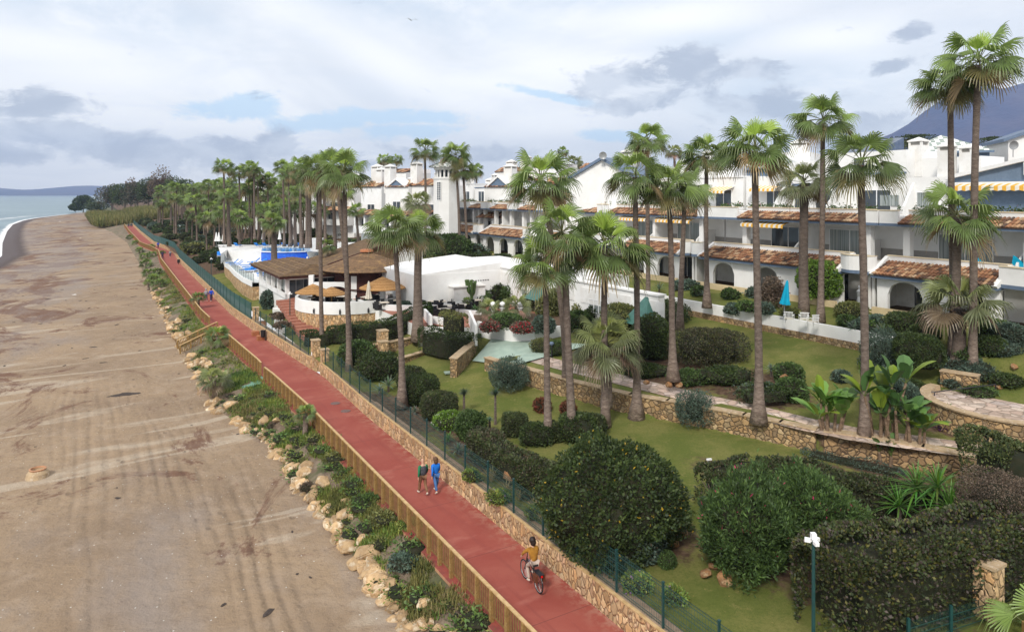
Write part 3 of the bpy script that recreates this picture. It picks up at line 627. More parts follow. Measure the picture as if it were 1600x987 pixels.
PAL={'dark': [(0.03, 0.051, 0.016), (0.046, 0.072, 0.02), (0.061, 0.087, 0.022)], 'hedge': [(0.041, 0.06, 0.022), (0.06, 0.082, 0.026), (0.082, 0.098, 0.033)], 'mid': [(0.065, 0.108, 0.03), (0.086, 0.141, 0.037), (0.049, 0.086, 0.026)], 'bright': [(0.149, 0.253, 0.034), (0.196, 0.31, 0.046), (0.103, 0.196, 0.029)], 'blue': [(0.08, 0.123, 0.091), (0.107, 0.149, 0.107), (0.064, 0.096, 0.075)], 'olive': [(0.132, 0.144, 0.042), (0.18, 0.18, 0.06), (0.096, 0.114, 0.036)], 'dry': [(0.144, 0.102, 0.072), (0.108, 0.084, 0.06), (0.18, 0.132, 0.096)], 'brownmix': [(0.069, 0.069, 0.037), (0.1, 0.078, 0.052), (0.052, 0.069, 0.029)], 'red': [(0.22, 0.03, 0.03), (0.3, 0.04, 0.04), (0.14, 0.04, 0.03)], 'weed': [(0.13, 0.21, 0.05), (0.17, 0.24, 0.05), (0.24, 0.26, 0.06)], 'reed': [(0.242, 0.22, 0.077), (0.187, 0.176, 0.066), (0.297, 0.242, 0.11)], 'weed2': [(0.09, 0.17, 0.04), (0.13, 0.21, 0.05), (0.1, 0.15, 0.05)]}
def cols(pal,n,rng,mixp=None,frac=0):
    A=np.array(PAL[pal]); c=A[rng.integers(0,len(A),n)]*(.8+.4*rng.random(n))[:,None]
    if mixp: k=rng.random(n)<frac; B=np.array(PAL[mixp] if isinstance(mixp,str) else mixp); c[k]=B[rng.integers(0,len(B),k.sum())]
    return np.repeat(c,4,axis=0)
def bush_mesh(name,rx,ry,h,pal,n,size,e=2.2,amp=.12,fs=1.2,seed=0,mixp=None,frac=0,el=1.7,up=.25,core=.9,zc=.46,low=-.75,dens=.3,spots=None,spr=.10):
    rng=np.random.default_rng(seed+5); rz=h*(1-zc); U=rng.normal(size=(n,3)); U/=np.linalg.norm(U,axis=1)[:,None]; U=U[U[:,2]>low]
    k=sup(U,rx,ry,rz,e,amp,fs,seed); hf=np.clip(fbm(k+seed,4.5 if rx>.5 else 9,2)+.15,0,1); rr=1-dens*rng.random(len(U))**2.2+spr*hf*rng.random(len(U)); P=k*rr[:,None]; P[:,2]+=h*zc; P=P[(P[:,2]>.02)&(fbm(P+3*seed,1.9 if rx>1 else 3.5,2)>-.62+.3*(rng.random(len(P))-.5))]; 
    Nn=P-np.array([0,0,h*zc]); Nn/=np.linalg.norm(Nn,axis=1)[:,None]+1e-9
    cl=fbm(P+seed,2.6 if rx>1 else 4,3)
    V,F=leafset(P,Nn,size,rng,el,up); C=cols(pal,len(P),rng,mixp,frac); C=C*np.repeat(1+.55*cl,4)[:,None]
    if spots is not None:
        k=rng.random(len(P))<spots[1]; kk=np.repeat(k,4); C[kk]=spots[0]
    # core
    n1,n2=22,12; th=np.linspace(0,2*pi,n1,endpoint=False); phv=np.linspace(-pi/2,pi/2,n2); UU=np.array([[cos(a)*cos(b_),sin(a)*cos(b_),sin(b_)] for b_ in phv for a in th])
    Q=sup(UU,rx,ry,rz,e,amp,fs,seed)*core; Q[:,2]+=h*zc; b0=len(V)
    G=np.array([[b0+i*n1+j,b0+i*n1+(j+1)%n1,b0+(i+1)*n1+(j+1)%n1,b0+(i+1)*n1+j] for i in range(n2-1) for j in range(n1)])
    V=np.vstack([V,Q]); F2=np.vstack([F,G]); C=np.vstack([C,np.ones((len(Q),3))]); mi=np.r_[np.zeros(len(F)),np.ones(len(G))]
    return np_mesh(name,V,F2,C,[M['leaf'],M['core']],mi)
def strip_hedge(name,pts,width,h,pal,dens,size,label,cat='hedge',seed=0,mixp=None,frac=0,zf=None,rnd=.35,twigs=0):
    """clipped hedge along a world polyline"""
    rng=np.random.default_rng(seed+99); pts=[Vector(p) for p in pts]; L=[0]
    for a,b_ in zip(pts[:-1],pts[1:]): L.append(L[-1]+(b_-a).length)
    tot=L[-1]; per=2*h+width; n=int((tot+width)*per*dens)
    def at(x):
        x=min(max(x,0),tot); i=max(0,min(len(L)-2,int(np.searchsorted(L,x))-1)); q=(x-L[i])/(L[i+1]-L[i]); p=pts[i].lerp(pts[i+1],q); d=(pts[i+1]-pts[i]).normalized(); return p,Vector((-d.y,d.x,0)),d
    P=np.zeros((n,3));N=np.zeros((n,3))
    for i in range(n):
        x=rng.uniform(-width*.45,tot+width*.45) if rng.random()>.16 else rng.choice([rng.uniform(-width*.47,0),tot+rng.uniform(0,width*.47)]); a=rng.uniform(-1,1); p,nn,d=at(x); over=0
        if x<0: over=x
        if x>tot: over=x-tot
        # profile: superellipse half ring
        th=pi/2+a*pi*.5*1.15; ex=.42; cx=np.sign(cos(th))*abs(cos(th))**ex; cz=max(-.2,sin(th)); cz=np.sign(cz)*abs(cz)**ex
        shr=sqrt(max(0.05,1-(abs(over)/(width*.5))**2)) if over else 1
        if th<.3 or th>pi-.3: hz=rng.uniform(.0,1)*h*.9; cx=np.sign(cx)
        else: hz=h*.5+h*.5*cz
        if a<-.87 or a>.87 : hz=rng.uniform(.03,.9)*h
        r_=1-.12*rng.random()**2
        q=p+d*over+nn*(cx*width*.5*shr*r_); P[i]=(q.x,q.y,q.z+hz*r_); nv=nn*cx*.8+d*(over/width*2); N[i]=(nv.x,nv.y,nv.z+max(0,cz)*.7+.1)
    N/=np.linalg.norm(N,axis=1)[:,None]+1e-9; P+=N*(fbm(P+seed,1.0,3)*.24*min(1,width)+np.clip(fbm(P+seed+5,5,2),0,1)*.14*rng.random(n))[:,None]; keep=fbm(P-seed,1.7,2)>-.6+.3*(rng.random(n)-.5); P=P[keep]; N=N[keep]; n=len(P)
    V,F=leafset(P,N,size,rng,1.6,.15); C=cols(pal,n,rng,mixp,frac)*np.repeat(1+.5*fbm(P,2.0,3),4)[:,None]
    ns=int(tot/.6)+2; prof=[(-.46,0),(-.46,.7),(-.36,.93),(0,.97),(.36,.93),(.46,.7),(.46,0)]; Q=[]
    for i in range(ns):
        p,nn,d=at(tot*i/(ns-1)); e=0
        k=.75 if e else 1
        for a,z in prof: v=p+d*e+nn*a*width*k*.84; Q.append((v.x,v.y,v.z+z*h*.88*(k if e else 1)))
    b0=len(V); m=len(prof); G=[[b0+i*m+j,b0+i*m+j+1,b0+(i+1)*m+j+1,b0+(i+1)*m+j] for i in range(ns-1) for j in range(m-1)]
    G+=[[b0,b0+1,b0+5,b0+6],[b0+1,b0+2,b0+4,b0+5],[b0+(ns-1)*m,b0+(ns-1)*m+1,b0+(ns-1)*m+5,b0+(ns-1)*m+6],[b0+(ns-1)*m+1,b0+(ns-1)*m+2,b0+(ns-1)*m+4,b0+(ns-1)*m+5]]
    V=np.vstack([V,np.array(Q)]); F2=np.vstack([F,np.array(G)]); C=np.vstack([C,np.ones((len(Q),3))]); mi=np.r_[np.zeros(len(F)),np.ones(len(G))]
    o=link(name,np_mesh(name,V,F2,C,[M['leaf'],M['core']],mi)); tag(o,label,cat); return o
def ground_at(x,y):
    s_,t_=st(Vector((x,y,0))); return ground(s_,t_) if t_>15.6 else 0
# place a shrub by the place where it meets the ground
def bush(u,v,z,wpx,h,pal,label=None,ry=None,e=2.2,size=None,n=None,cat='shrub',name='shrub',group=None,rot=0,**k):
    p=settle(u,v,z); z=p.z; Y=p.y; rx=wpx/2*Y/FPX; ry_=ry or rx; p=p+Vector((0,ry_*.85,0)); z2=ground_at(p.x,p.y) if z>.5 else z
    if abs(z2-z)<.8: p.z=z2-.03
    size=size or max(.09,Y*.0030); area=2*pi*((rx*ry_)**.5)*h*1.2+pi*rx*ry_; n=n or int(min(30000,area/(size*size*.30)*1.7)+300)
    me=bush_mesh(name,rx,ry_,h,pal,n,size,e=e,seed=int(u*3+v),**k)
    o=link(name,me,None,p,rot); tag(o,label or 'rounded green shrub in the garden',cat,group); return o
# ---------------------------------------------------------------- rocks
def rock_mesh(i,sub=False):
    rng=random.Random(i*7+1); bm=bmesh.new()
    for k in range(15+i%4):
        v=Vector((rng.gauss(0,1),rng.gauss(0,1),rng.gauss(0,1))).normalized(); q=rng.uniform(.85,1.05); bm.verts.new((v.x*.62*q,v.y*.45*q,v.z*.36*q))
    r=bmesh.ops.convex_hull(bm,input=bm.verts); bmesh.ops.delete(bm,geom=list({g for g in r['geom_interior']+r['geom_unused'] if isinstance(g,bmesh.types.BMVert)}),context='VERTS')
    bmesh.ops.bevel(bm,geom=bm.edges[:],offset=.035,segments=2,affect='EDGES',clamp_overlap=True)
    me=bpy.data.meshes.new('boulder'); bm.to_mesh(me); bm.free(); return me
RK=[rock_mesh(i) for i in range(9)]
for me in RK: me.materials.append(M['rock'])
RG=[me.copy() for me in RK]
for me in RG: me.materials.clear(); me.materials.append(M['gardenrock'])
def rock(p,sc,i,label,group=None,garden=False,tilt=.4):
    rng=random.Random(int(p.x*91+p.y*37)); o=link('boulder',(RG if garden else RK)[i%9],None,p,0,sc*np.array((rng.uniform(.8,1.25),rng.uniform(.8,1.2),rng.uniform(.85,1.35))))
    o.rotation_euler=(rng.uniform(-tilt,tilt),rng.uniform(-tilt,tilt),rng.uniform(0,6.28)); return tag(o,label,'boulder',group)
rr=random.Random(5); nrk=0; s_=17.0
while s_<150 and nrk<265:
    k=4.6 if s_<57 else (2.2 if s_<100 else 1.2)
    s_+=rr.uniform(.6,1.4)/k
    if 57.5<s_<60.5 or 76<s_<80.5: continue
    q=abs(rr.gauss(0,.2))-.05; sc=rr.choice([.35,.45,.55,.7,.8,1.0,1.15]) if s_<57 else rr.uniform(.5,1.2)
    if fbm(np.array([[s_*.5,3,0]]),1,2)[0]>.42: continue
    p=bankpt(s_,q) if q>=0 else W(s_,bank_t(s_)+q*3,-1.5)
    p.z+=sc*.1; rock(p,sc,rr.randrange(9),'tan angular boulder piled along the foot of the green bank' if s_<57 else 'tan boulder of the rock bank beyond the beach steps','boulders along the foot of the bank' if s_<57 else 'boulders beyond the beach steps'); nrk+=1
for i,(u,v,sc) in enumerate([(655,975,1.15),(622,940,.75),(585,905,1.3),(575,890,1.1),(560,880,1.0),(645,925,.8),(600,915,1.2),(690,985,.6)]):
    rock(GP(u,v,-1.25),sc,i+2,['large pale boulder nearest the bottom of the beach bank','squat tan boulder just above the lowest pale one','long pale slab-like boulder at the bank foot','cream boulder wedged behind the pale slab','sandy boulder topmost of the pale heap','square golden boulder beside the leafy mallow clump','flat cream boulder under the golden one','small brown boulder at the bottom edge of the bank'][i])
# weeds on the bank
def tufts(name,PTS,rng,hmin,hmax,wd,pals,label):
    n=len(PTS); nb=6; P=np.repeat(PTS,nb,axis=0)+rng.normal(size=(n*nb,3))*np.array([.07,.07,0]); m=len(P)
    a=rng.random(m)*2*pi; lean=rng.random(m)*.9; h=hmin+(hmax-hmin)*rng.random(m)**1.5
    D=np.stack([np.cos(a)*lean,np.sin(a)*lean,np.ones(m)],1); D/=np.linalg.norm(D,axis=1)[:,None]; S=np.stack([-np.sin(a),np.cos(a),np.zeros(m)],1)*wd
    V=np.empty((m,4,3)); V[:,0]=P-S; V[:,1]=P+S; T_=P+D*h[:,None]; V[:,2]=T_+S*.25; V[:,3]=T_-S*.25
    A=np.array(sum([PAL[p] for p in pals],[])); patch=np.clip((fbm(PTS,.35,3)+.9)/1.8,0,.999); ix=(patch*len(A)).astype(int); ix=np.clip(ix+rng.integers(-1,2,n),0,len(A)-1)
    c=np.repeat(A[ix],nb*4,axis=0)*np.repeat(.7+.6*rng.random(m),4)[:,None]
    o=link(name,np_mesh(name,V.reshape(-1,3),np.arange(4*m).reshape(m,4),c,[M['grass']])); tag(o,label,'weeds',kind='stuff'); return o
rng=np.random.default_rng(3); PT=[]
for i in range(24000):
    s_=rng.uniform(14,62) if i<18000 else rng.uniform(60,150); q=rng.uniform(.12,1.0); 
    x=fbm(np.array([[s_*.5,q*2.2,1]]),1,3)[0]
    if x+ (q-.5)*.5 + (-.35 if s_<27 else 0)>-.28+.22*rng.random(): p=bankpt(s_,q); PT.append((p.x,p.y,p.z-.02))
tufts('bank_weeds',np.array(PT),rng,.07,.34,.026,['mid','weed','weed','olive','reed','weed'],'green and yellow weeds covering the bank')
WC=[bush_mesh('weed_clump',.5,.45,.35,p_,260,.11,amp=.25,fs=2,seed=200+i,core=.66,el=2.2,up=.5,spr=.25,low=-.3) for i,p_ in enumerate(['weed2','weed','weed2','olive','weed2','dry'])]
rr=random.Random(41)
for i in range(110):
    s2=rr.uniform(20,57) if i<85 else rr.uniform(60,130); q=rr.uniform(.12,.97); sc=rr.uniform(.45,1.25); p=bankpt(s2,q)
    o=link('weed_clump',WC[rr.choice([0,0,1,1,2,3,3,4,5])],None,p-Vector((0,0,.05)),rr.uniform(0,6),(sc*1.5,sc*rr.uniform(1,1.6),sc*rr.uniform(.5,.95))); tag(o,'leafy weed clump growing on the bank beside the railing','weed','leafy weed clumps on the bank')
# ---------------------------------------------------------------- palms
def palm_crown(seed,R=2.4,nl=34,nb=28,skirt=True,up=1.0,bright=1.0,grey=False,low=-42):
    rng=random.Random(seed); V=[];F=[];C=[]
    def q4(a,b,c,d,col):
        i=len(V); V.extend([a,b,c,d]); F.append((i,i+1,i+2,i+3)); C.extend([col]*4)
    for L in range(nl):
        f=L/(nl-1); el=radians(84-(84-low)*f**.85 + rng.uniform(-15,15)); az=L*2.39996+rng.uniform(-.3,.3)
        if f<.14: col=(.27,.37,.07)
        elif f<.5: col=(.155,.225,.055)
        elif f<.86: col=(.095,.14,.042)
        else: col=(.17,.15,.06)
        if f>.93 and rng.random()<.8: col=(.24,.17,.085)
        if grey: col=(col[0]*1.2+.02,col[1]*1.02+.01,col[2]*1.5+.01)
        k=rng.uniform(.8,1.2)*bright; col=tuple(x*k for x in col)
        h=Vector((cos(az),sin(az),0)); d=(h*cos(el)+Vector((0,0,sin(el)))).normalized(); side=Vector((-sin(az),cos(az),0)); 
        pl_=R*(.52 if f>.12 else .30)*rng.uniform(.85,1.1); p=Vector((0,0,0)); 
        P=[p.copy()]; dd=d.copy()
        for i in range(3):
            p=p+dd*pl_/3; dd=(dd+Vector((0,0,-.10))*(1-abs(sin(el))*.5)).normalized(); P.append(p.copy())
        pc=(.16,.17,.07)
        for a,b_ in zip(P[:-1],P[1:]):
            w_=side*.028; n_=dd.cross(side)*.02; q4(a-w_,a+w_,b_+w_,b_-w_,pc); q4(a-n_,a+n_,b_+n_,b_-n_,pc)
        hub=P[-1]; nrm=side.cross(dd).normalized()
        if nrm.z<0 and el>-.2: nrm=-nrm
        Rb=R*(.55 if f>.12 else .55)*rng.uniform(.88,1.1); span=radians(112 if f>.12 else 58)*rng.uniform(.85,1.1); fold=.42 if f>.12 else .2; twist=rng.uniform(-.6,.6)
        sd=(side*cos(twist)+nrm*sin(twist)).normalized(); nr=(nrm*cos(twist)-side*sin(twist)).normalized()
        for j in range(nb):
            a=-span+2*span*(j+.5)/nb; da=span/nb
            def pt(ang,r,dr):
                v=dd*cos(ang)*r+sd*sin(ang)*r-nr*abs(sin(ang))*fold*r
                v=v+Vector((0,0,-1))*dr
                return hub+v
            ln=Rb*(1-.22*abs(a)/span)*rng.uniform(.92,1.08); pz=nr*.02*Rb*(1 if j%2 else -1); kk=rng.uniform(.82,1.2); cc=tuple(x*kk for x in col)
            c2=tuple((x*.75+y*.25) for x,y in zip(cc,(.22,.2,.11)))
            m1=.50; g=.05+.10*f
            a1,a2=pt(a-da*.98,ln*m1,ln*g*.32),pt(a+da*.98,ln*m1,ln*g*.32)
            q4(hub,a1+pz,a2-pz,hub,cc) if False else (V.extend([hub,a1+pz,a2-pz]),F.append((len(V)-3,len(V)-2,len(V)-1)),C.extend([cc]*3))
            b1,b2=pt(a-da*.42,ln*.80,ln*(g*.8+.07)),pt(a+da*.42,ln*.80,ln*(g*.8+.07)); q4(a1+pz,b1,b2,a2-pz,cc)
            dr=ln*(g*1.5+.26*rng.uniform(.4,1.7)); c1_=pt(a-da*.12,ln*.97,dr); c2_=pt(a+da*.12,ln*.97,dr); q4(b1,c1_,c2_,b2,c2)
    me=bpy.data.meshes.new('palm_crown'); me.from_pydata([tuple(v) for v in V],[],F); me.materials.append(M['palmleaf'])
    a=me.color_attributes.new('Col','FLOAT_COLOR','POINT'); a.data.foreach_set('color',np.array([(*c,1) for c in C],dtype=np.float32).ravel()); return me
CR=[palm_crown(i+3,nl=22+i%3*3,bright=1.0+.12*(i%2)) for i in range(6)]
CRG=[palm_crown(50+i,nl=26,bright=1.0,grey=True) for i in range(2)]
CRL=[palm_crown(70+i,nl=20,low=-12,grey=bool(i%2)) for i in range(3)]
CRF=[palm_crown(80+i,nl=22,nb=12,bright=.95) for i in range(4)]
def trunk_mesh(H,rb,rm,rt,dx,dy,seed=0,dark=0,flare=.8,n=12,name='trunk'):
    mb=MB(); mb.hc=True; rng=random.Random(seed); k=max(8,int(H/1.0)); path=[];rad=[];cl=[]
    for i in range(k+1):
        q=i/k; z=H*q; path.append(Vector((dx*q**1.6+.035*sin(q*5+seed),dy*q,z-(.15 if i==0 else 0))))
        rad.append(rm+(rt-rm)*q+(rb-rm)*math.exp(-z/flare)+rng.uniform(-.008,.012))
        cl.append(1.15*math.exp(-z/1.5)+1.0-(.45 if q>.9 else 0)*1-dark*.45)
    mb.tube(path,rad,n); 
    c=[]; 
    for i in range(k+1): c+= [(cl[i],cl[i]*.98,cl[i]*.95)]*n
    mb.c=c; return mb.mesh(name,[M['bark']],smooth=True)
# dead leaf-base boots under the crown
mb=MB(); mb.hc=True; rq=random.Random(2)
for i in range(60):
    a=rq.uniform(0,6.28); z=rq.uniform(-1.0,-.05); d=Vector((cos(a),sin(a),rq.uniform(.2,.9))); mb.blade((.16*cos(a),.16*sin(a),z),d,(0,0,1),rq.uniform(.3,.55),.09,.3,2,0,rq.choice([(.17,.10,.05),(.10,.06,.035),(.22,.14,.07)]))
BOOT=mb.mesh('leaf_bases',[M['palmleaf']])
pn=0
def palm(u0,v0,z0,u1,v1,rpx,label,group=None,style='n',r=.2,flare=.8,Y=None,boots=True,base=None):
    """u0,v0: foot on the ground of height z0; u1,v1: centre of the crown; rpx crown radius"""
    global pn; pn+=1
    p=settle(u0,v0,z0) if Y is None else DP(u0,v0,Y); Y=p.y; top=DP(u1,v1,Y); R=rpx*Y/FPX; H=top.z-p.z-(.12-(.18 if rpx>40 else .1))*R
    o=empty('palm_tree',p,0,label,'palm tree',group); dark={'n':0,'d':1.0,'g':.6,'l':1.1}[style]
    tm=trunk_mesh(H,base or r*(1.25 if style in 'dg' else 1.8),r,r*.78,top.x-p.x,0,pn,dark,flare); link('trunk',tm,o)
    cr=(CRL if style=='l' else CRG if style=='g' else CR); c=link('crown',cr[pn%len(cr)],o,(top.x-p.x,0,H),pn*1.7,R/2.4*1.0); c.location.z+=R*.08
    if boots: link('leaf_bases',BOOT,o,(top.x-p.x,0,H-.02),pn,(r/.2,r/.2,min(1.4,R/2)))
    return o
palm(1519,566,4.3,1529,106,70,'tallest palm at the right edge reaching highest into the sky',r=.21)
palm(1490,556,4.5,1484,140,56,'second tallest palm just beside the tallest one',r=.20)
palm(1494,552,4.3,1495,345,66,'mid-height palm with a thick orange-brown trunk among the tall pair',r=.27)
palm(1499,560,4.2,1499,486,66,'low shaggy palm fanning out before the arched house front',style='l',r=.36,flare=.5)
palm(1283,500,5.6,1286,195,52,'tall slim palm behind the white garden chairs',r=.2)
palm(1351,680,2.7,1346,262,66,'tall palm rising from behind the banana plants',r=.2)
palm(1185,656,2.7,1180,240,66,'tall palm with a flared pale foot beside the crazy-paved path',r=.21,base=.5)
palm(1104,478,5.5,1104,248,46,'tall palm standing on the lawn above the white wall',r=.2,base=.45)
palm(1256,490,5.7,1256,292,46,'dark thick-trunked palm in front of the balcony',style='g',r=.36)
palm(1052,590,3.6,1044,300,54,'palm with a flared foot among boulders on the garden mound',r=.19,base=.45)
palm(1063,512,4.9,1070,305,46,'palm behind the dark clipped bushes near the white wall end',r=.2)
palm(995,652,1.6,993,280,54,'palm with a broad pale foot against the stone retaining wall',r=.19,base=.55)
palm(1012,492,4.6,1012,222,38,'palm whose small crown peeks above its neighbours in the cluster',r=.19)
palm(945,662,1.6,945,395,78,'palm with a wide low crown in front of the cluster, double trunk line',r=.20)
palm(893,682,1.45,878,372,66,'palm with a curved leaning trunk in the central cluster',r=.21)
palm(857,684,1.4,850,420,60,'leftmost slender palm of the central cluster',r=.18)
palm(886,598,2.4,845,292,62,'palm of the central cluster with the highest crown over the terrace',r=.2)
palm(948,632,2.6,948,545,64,'short grey-green palm spreading over the path behind the trunks',style='g',r=.3,flare=.5)
palm(628,632,1.3,617,365,52,'palm with a narrow straight trunk left of the big terrace palm',r=.19,base=.42)
palm(652,530,2.3,655,368,48,'stout palm with a two-tone foot beside the terrace hedge',r=.36,base=.62,flare=1.6)
palm(545,580,1.0,537,275,46,'tall palm behind the gate pier with drooping crown',r=.2)
palm(503,545,.95,498,272,42,'tall slim palm standing just inside the fence by the gate',r=.19)
palm(548,560,1.0,522,262,36,'tall palm whose crown overlaps the drooping one by the gate',r=.18)
palm(665,388,6.3,664,236,27,'lone tall palm left of the domed white tower',Y=105,r=.2)
palm(718,392,6.2,712,244,29,'tall leaning palm right of the domed white tower',Y=100,r=.2)
palm(729,394,6.2,724,268,25,'shorter palm tucked beside the leaning one near the tower',Y=100,r=.2)
palm(746,330,6,744,268,15,'small palm beyond the white roofs right of the tower',Y=150,r=.18)
palm(652,340,6,652,318,26,'broad low palm in front of the tower base',Y=96,style='g',r=.3)
palm(880,275,8,879,238,11,'tiny distant palm above the white ridge',Y=230,r=.2,boots=False)
palm(897,280,8,897,256,18,'distant spreading palm behind the white gable',Y=200,style='g',r=.3,boots=False)
palm(599,275,7,600,250,13,'distant palm left of a pair above the rooftops',Y=190,boots=False); palm(620,275,7,619,250,13,'distant palm right of a pair above the rooftops',Y=190,boots=False)
palm(990,270,8,1005,225,15,'distant palm peeping behind the cluster at the skyline',Y=120,boots=False); palm(1055,270,8,1053,238,16,'far grey palm between the crowns at the skyline',Y=110,style='g',boots=False)
palm(429,418,5,427,348,22,'thick-trunked palm with a withered brown crown by the pool',Y=95,style='d',r=.42)
palm(511,410,3.6,511,385,16,'young bright green palm beside the thatched roofs',Y=88,r=.18,boots=False)
# palms round the pool and on the lawn behind it
for i,(a,b_,c_,d_,r_,Y_,tr) in enumerate([(350,378,350,262,19,128,.2),(375,372,374,270,16,135,.2),(358,384,356,305,16,120,.45),(373,372,372,322,15,135,.4),(398,372,396,265,15,130,.18),(404,374,402,272,15,138,.18),(390,368,388,262,15,140,.18),
  (444,384,442,262,18,115,.18),(453,384,451,272,20,112,.2),(462,384,460,280,20,118,.2),(471,386,468,262,20,108,.2),(480,386,478,268,18,106,.22),(455,382,452,322,18,118,.42),(470,384,469,300,20,110,.35),(484,386,484,285,22,105,.4),
  (420,370,418,282,16,140,.2),(430,372,428,290,15,140,.18),(412,378,412,330,14,125,.3),(497,388,496,290,24,100,.35),(508,390,506,282,24,96,.2),(523,392,520,282,26,92,.36),(536,394,533,300,24,90,.2),(560,380,556,330,16,110,.3),(462,386,436,300,15,128,.2)]):
    palm(a,b_,5,c_,d_,r_,'palm of the grove behind the swimming pool','palms behind the swimming pool',Y=Y_,r=tr*(.72 if tr>.28 else 1),style='d' if tr>.28 else 'n')
# the far grove
PRO=[]
for i in range(4):
    o=empty('palm_tree',(0,0,0),0,'small palm in the dense far grove beside the promenade','palm tree','palms of the far grove'); link('trunk',trunk_mesh(9,.27,.19,.16,.3*(i-1.5),0,i,.2,.8,8),o); link('crown',CRF[i],o,(.3*(i-1.5),0,9),i,1.0); PRO.append(o)
rg=random.Random(12); first=set()
pos=[]
for k in range(92):
    for tr in range(20):
        s_=rg.uniform(135,330); t_=rg.uniform(18.5,44); 
        if all((s_-a)**2+(t_-b_)**2>14 for a,b_ in pos): break
    pos.append((s_,t_)); i=k%4; H=rg.uniform(.75,1.55)+(s_>200)*.15; H=min(H,1.6); p=W(s_,t_,ground(s_,t_)-.1)
    vis=(p.z+9*H)
    sc=(rg.uniform(.9,1.25),)*2+(H,)
    if i not in first: first.add(i); o=PRO[i]; o.location=p; o.scale=sc
    else: o=dup(PRO[i],p,rg.uniform(0,6),sc)
    for ch in o.children:
        if ch.name.startswith('crown'): ch.scale=(1.05,1.05,1.05/H)
# beach-side palms
def lowpalm(u,v,z,rpx,H,label,group=None,seed=1,style='n'):
    p=GP(u,v,z); Y=p.y; R=rpx*Y/FPX; o=empty('palm_tree',p,seed*1.3,label,'palm tree',group); link('trunk',trunk_mesh(H,.22,.17,.14,0,0,seed,.6,.4,8),o)
    link('crown',CRL[1 if style=='g' else (seed%2)*2],o,(0,0,H),seed,R/2.4); return o
lowpalm(335,620,-1.0,30,1.2,'squat grey-green palm on the sand below the green mat',seed=1,style='g'); lowpalm(477,684,-.5,20,1.5,'young bright palm beside the near railing',seed=2); lowpalm(340,545,-.4,24,1.2,'bright young palm at the top of the beach steps',seed=3)
lowpalm(310,485,-.3,14,1.6,'little palm leaning by the rail near the walking couple',seed=4)
for i,(u,v,r_) in enumerate([(240,445,13),(232,436,12),(228,420,12),(226,408,10),(246,434,11),(250,452,11),(232,452,9),(238,405,9),(218,397,8),(212,385,7),(203,376,7),(236,392,8),(254,402,7)]):
    lowpalm(u,v,-1.0,r_,1.0,'bushy dwarf palm along the bank beyond the steps','dwarf palms along the far bank',seed=i)
# ---------------------------------------------------------------- garden shrubs and hedges
pal=PAL; PAL['oleander']=[(.040,.075,.022),(.060,.105,.030),(.085,.14,.035)]
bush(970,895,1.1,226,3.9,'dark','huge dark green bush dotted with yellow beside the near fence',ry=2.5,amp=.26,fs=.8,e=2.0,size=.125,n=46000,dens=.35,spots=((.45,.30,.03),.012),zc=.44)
bush(980,893,1.0,120,1.7,'blue','grey-green clipped shrub under the huge dark bush',e=2.6,size=.1,mixp='dry',frac=.08,rot=.3)
bush(684,652,1.35,56,1.5,'hedge','clipped rounded cube bush beside the leaning palm foot',e=3.4,size=.085,mixp='dry',frac=.06)
bush(655,630,1.3,56,1.75,'dark','clipped egg-shaped bush behind the cube bush',e=2.8,size=.09); bush(640,612,1.2,44,1.4,'hedge','small dome bush partly behind the egg-shaped one',e=2.6)
bush(590,598,1.1,60,1.7,'dark','clipped dark bush right of the tall gate palm',e=3.0); bush(575,590,1.05,42,1.3,'hedge','lower clipped bush beside the gate palm foot',e=2.8); bush(552,576,1.05,56,1.7,'mid','fluffy round bush between the pillars and the lawn',e=2.4)
bush(804,674,1.5,42,1.15,'hedge','clipped square bush alone on the lawn edge',e=4,size=.085)
bush(840,692,1.4,50,.95,'dark','low clipped bush left of the leftmost cluster trunk',e=3.2); bush(862,688,1.4,34,1.0,'hedge','low clipped bush right of the leftmost cluster trunk',e=3); bush(905,690,1.4,60,1.25,'dark','clipped bush behind the curved palm trunk',e=3.2); bush(930,680,1.5,38,1.1,'hedge','clipped bush between the curved and the double trunk',e=3)
strip_hedge('hedge',[GP(752,715,1.2),GP(772,725,1.2),GP(800,745,1.2),GP(830,762,1.2),GP(868,775,1.2)],1.3,1.25,'hedge',330,.10,'wavy mixed green and brown hedge left of the huge bush',mixp='brownmix',frac=.35,seed=3)
bush(762,722,1.2,58,1.5,'brownmix','leggy half-bare clipped shrub starting the wavy hedge',e=3,core=.7); bush(838,775,1.2,60,1.5,'hedge','dense clipped shrub between the hedge and the huge bush',e=3,mixp='dry',frac=.15)
bush(795,604,2.0,64,2.1,'blue','airy grey-green oleander at the corner of the stone wall',e=2.0,amp=.22,fs=2.2,core=.55,dens=.6,size=.12,el=3.2,up=.6)
bush(1092,662,2.0,58,2.0,'blue','feathery shrub growing before the stone retaining wall',e=2,amp=.25,fs=2.2,core=.5,dens=.6,size=.13,el=3.4,up=.6)
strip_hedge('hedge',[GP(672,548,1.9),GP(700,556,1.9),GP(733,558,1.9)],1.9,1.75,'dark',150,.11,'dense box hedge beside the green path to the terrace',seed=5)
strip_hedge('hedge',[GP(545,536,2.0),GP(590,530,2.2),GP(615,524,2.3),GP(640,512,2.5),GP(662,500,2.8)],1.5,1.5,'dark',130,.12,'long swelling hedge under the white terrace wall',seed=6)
strip_hedge('hedge',[GP(482,540,1.0),GP(515,543,1.1)],1.3,1.35,'dark',130,.12,'short dark hedge at the foot of the round stone bastion',seed=7)
strip_hedge('hedge',[GP(520,534,1.5),GP(552,533,1.7)],1.2,1.4,'dark',130,.12,'small dark hedge piece right of the bastion',seed=8)
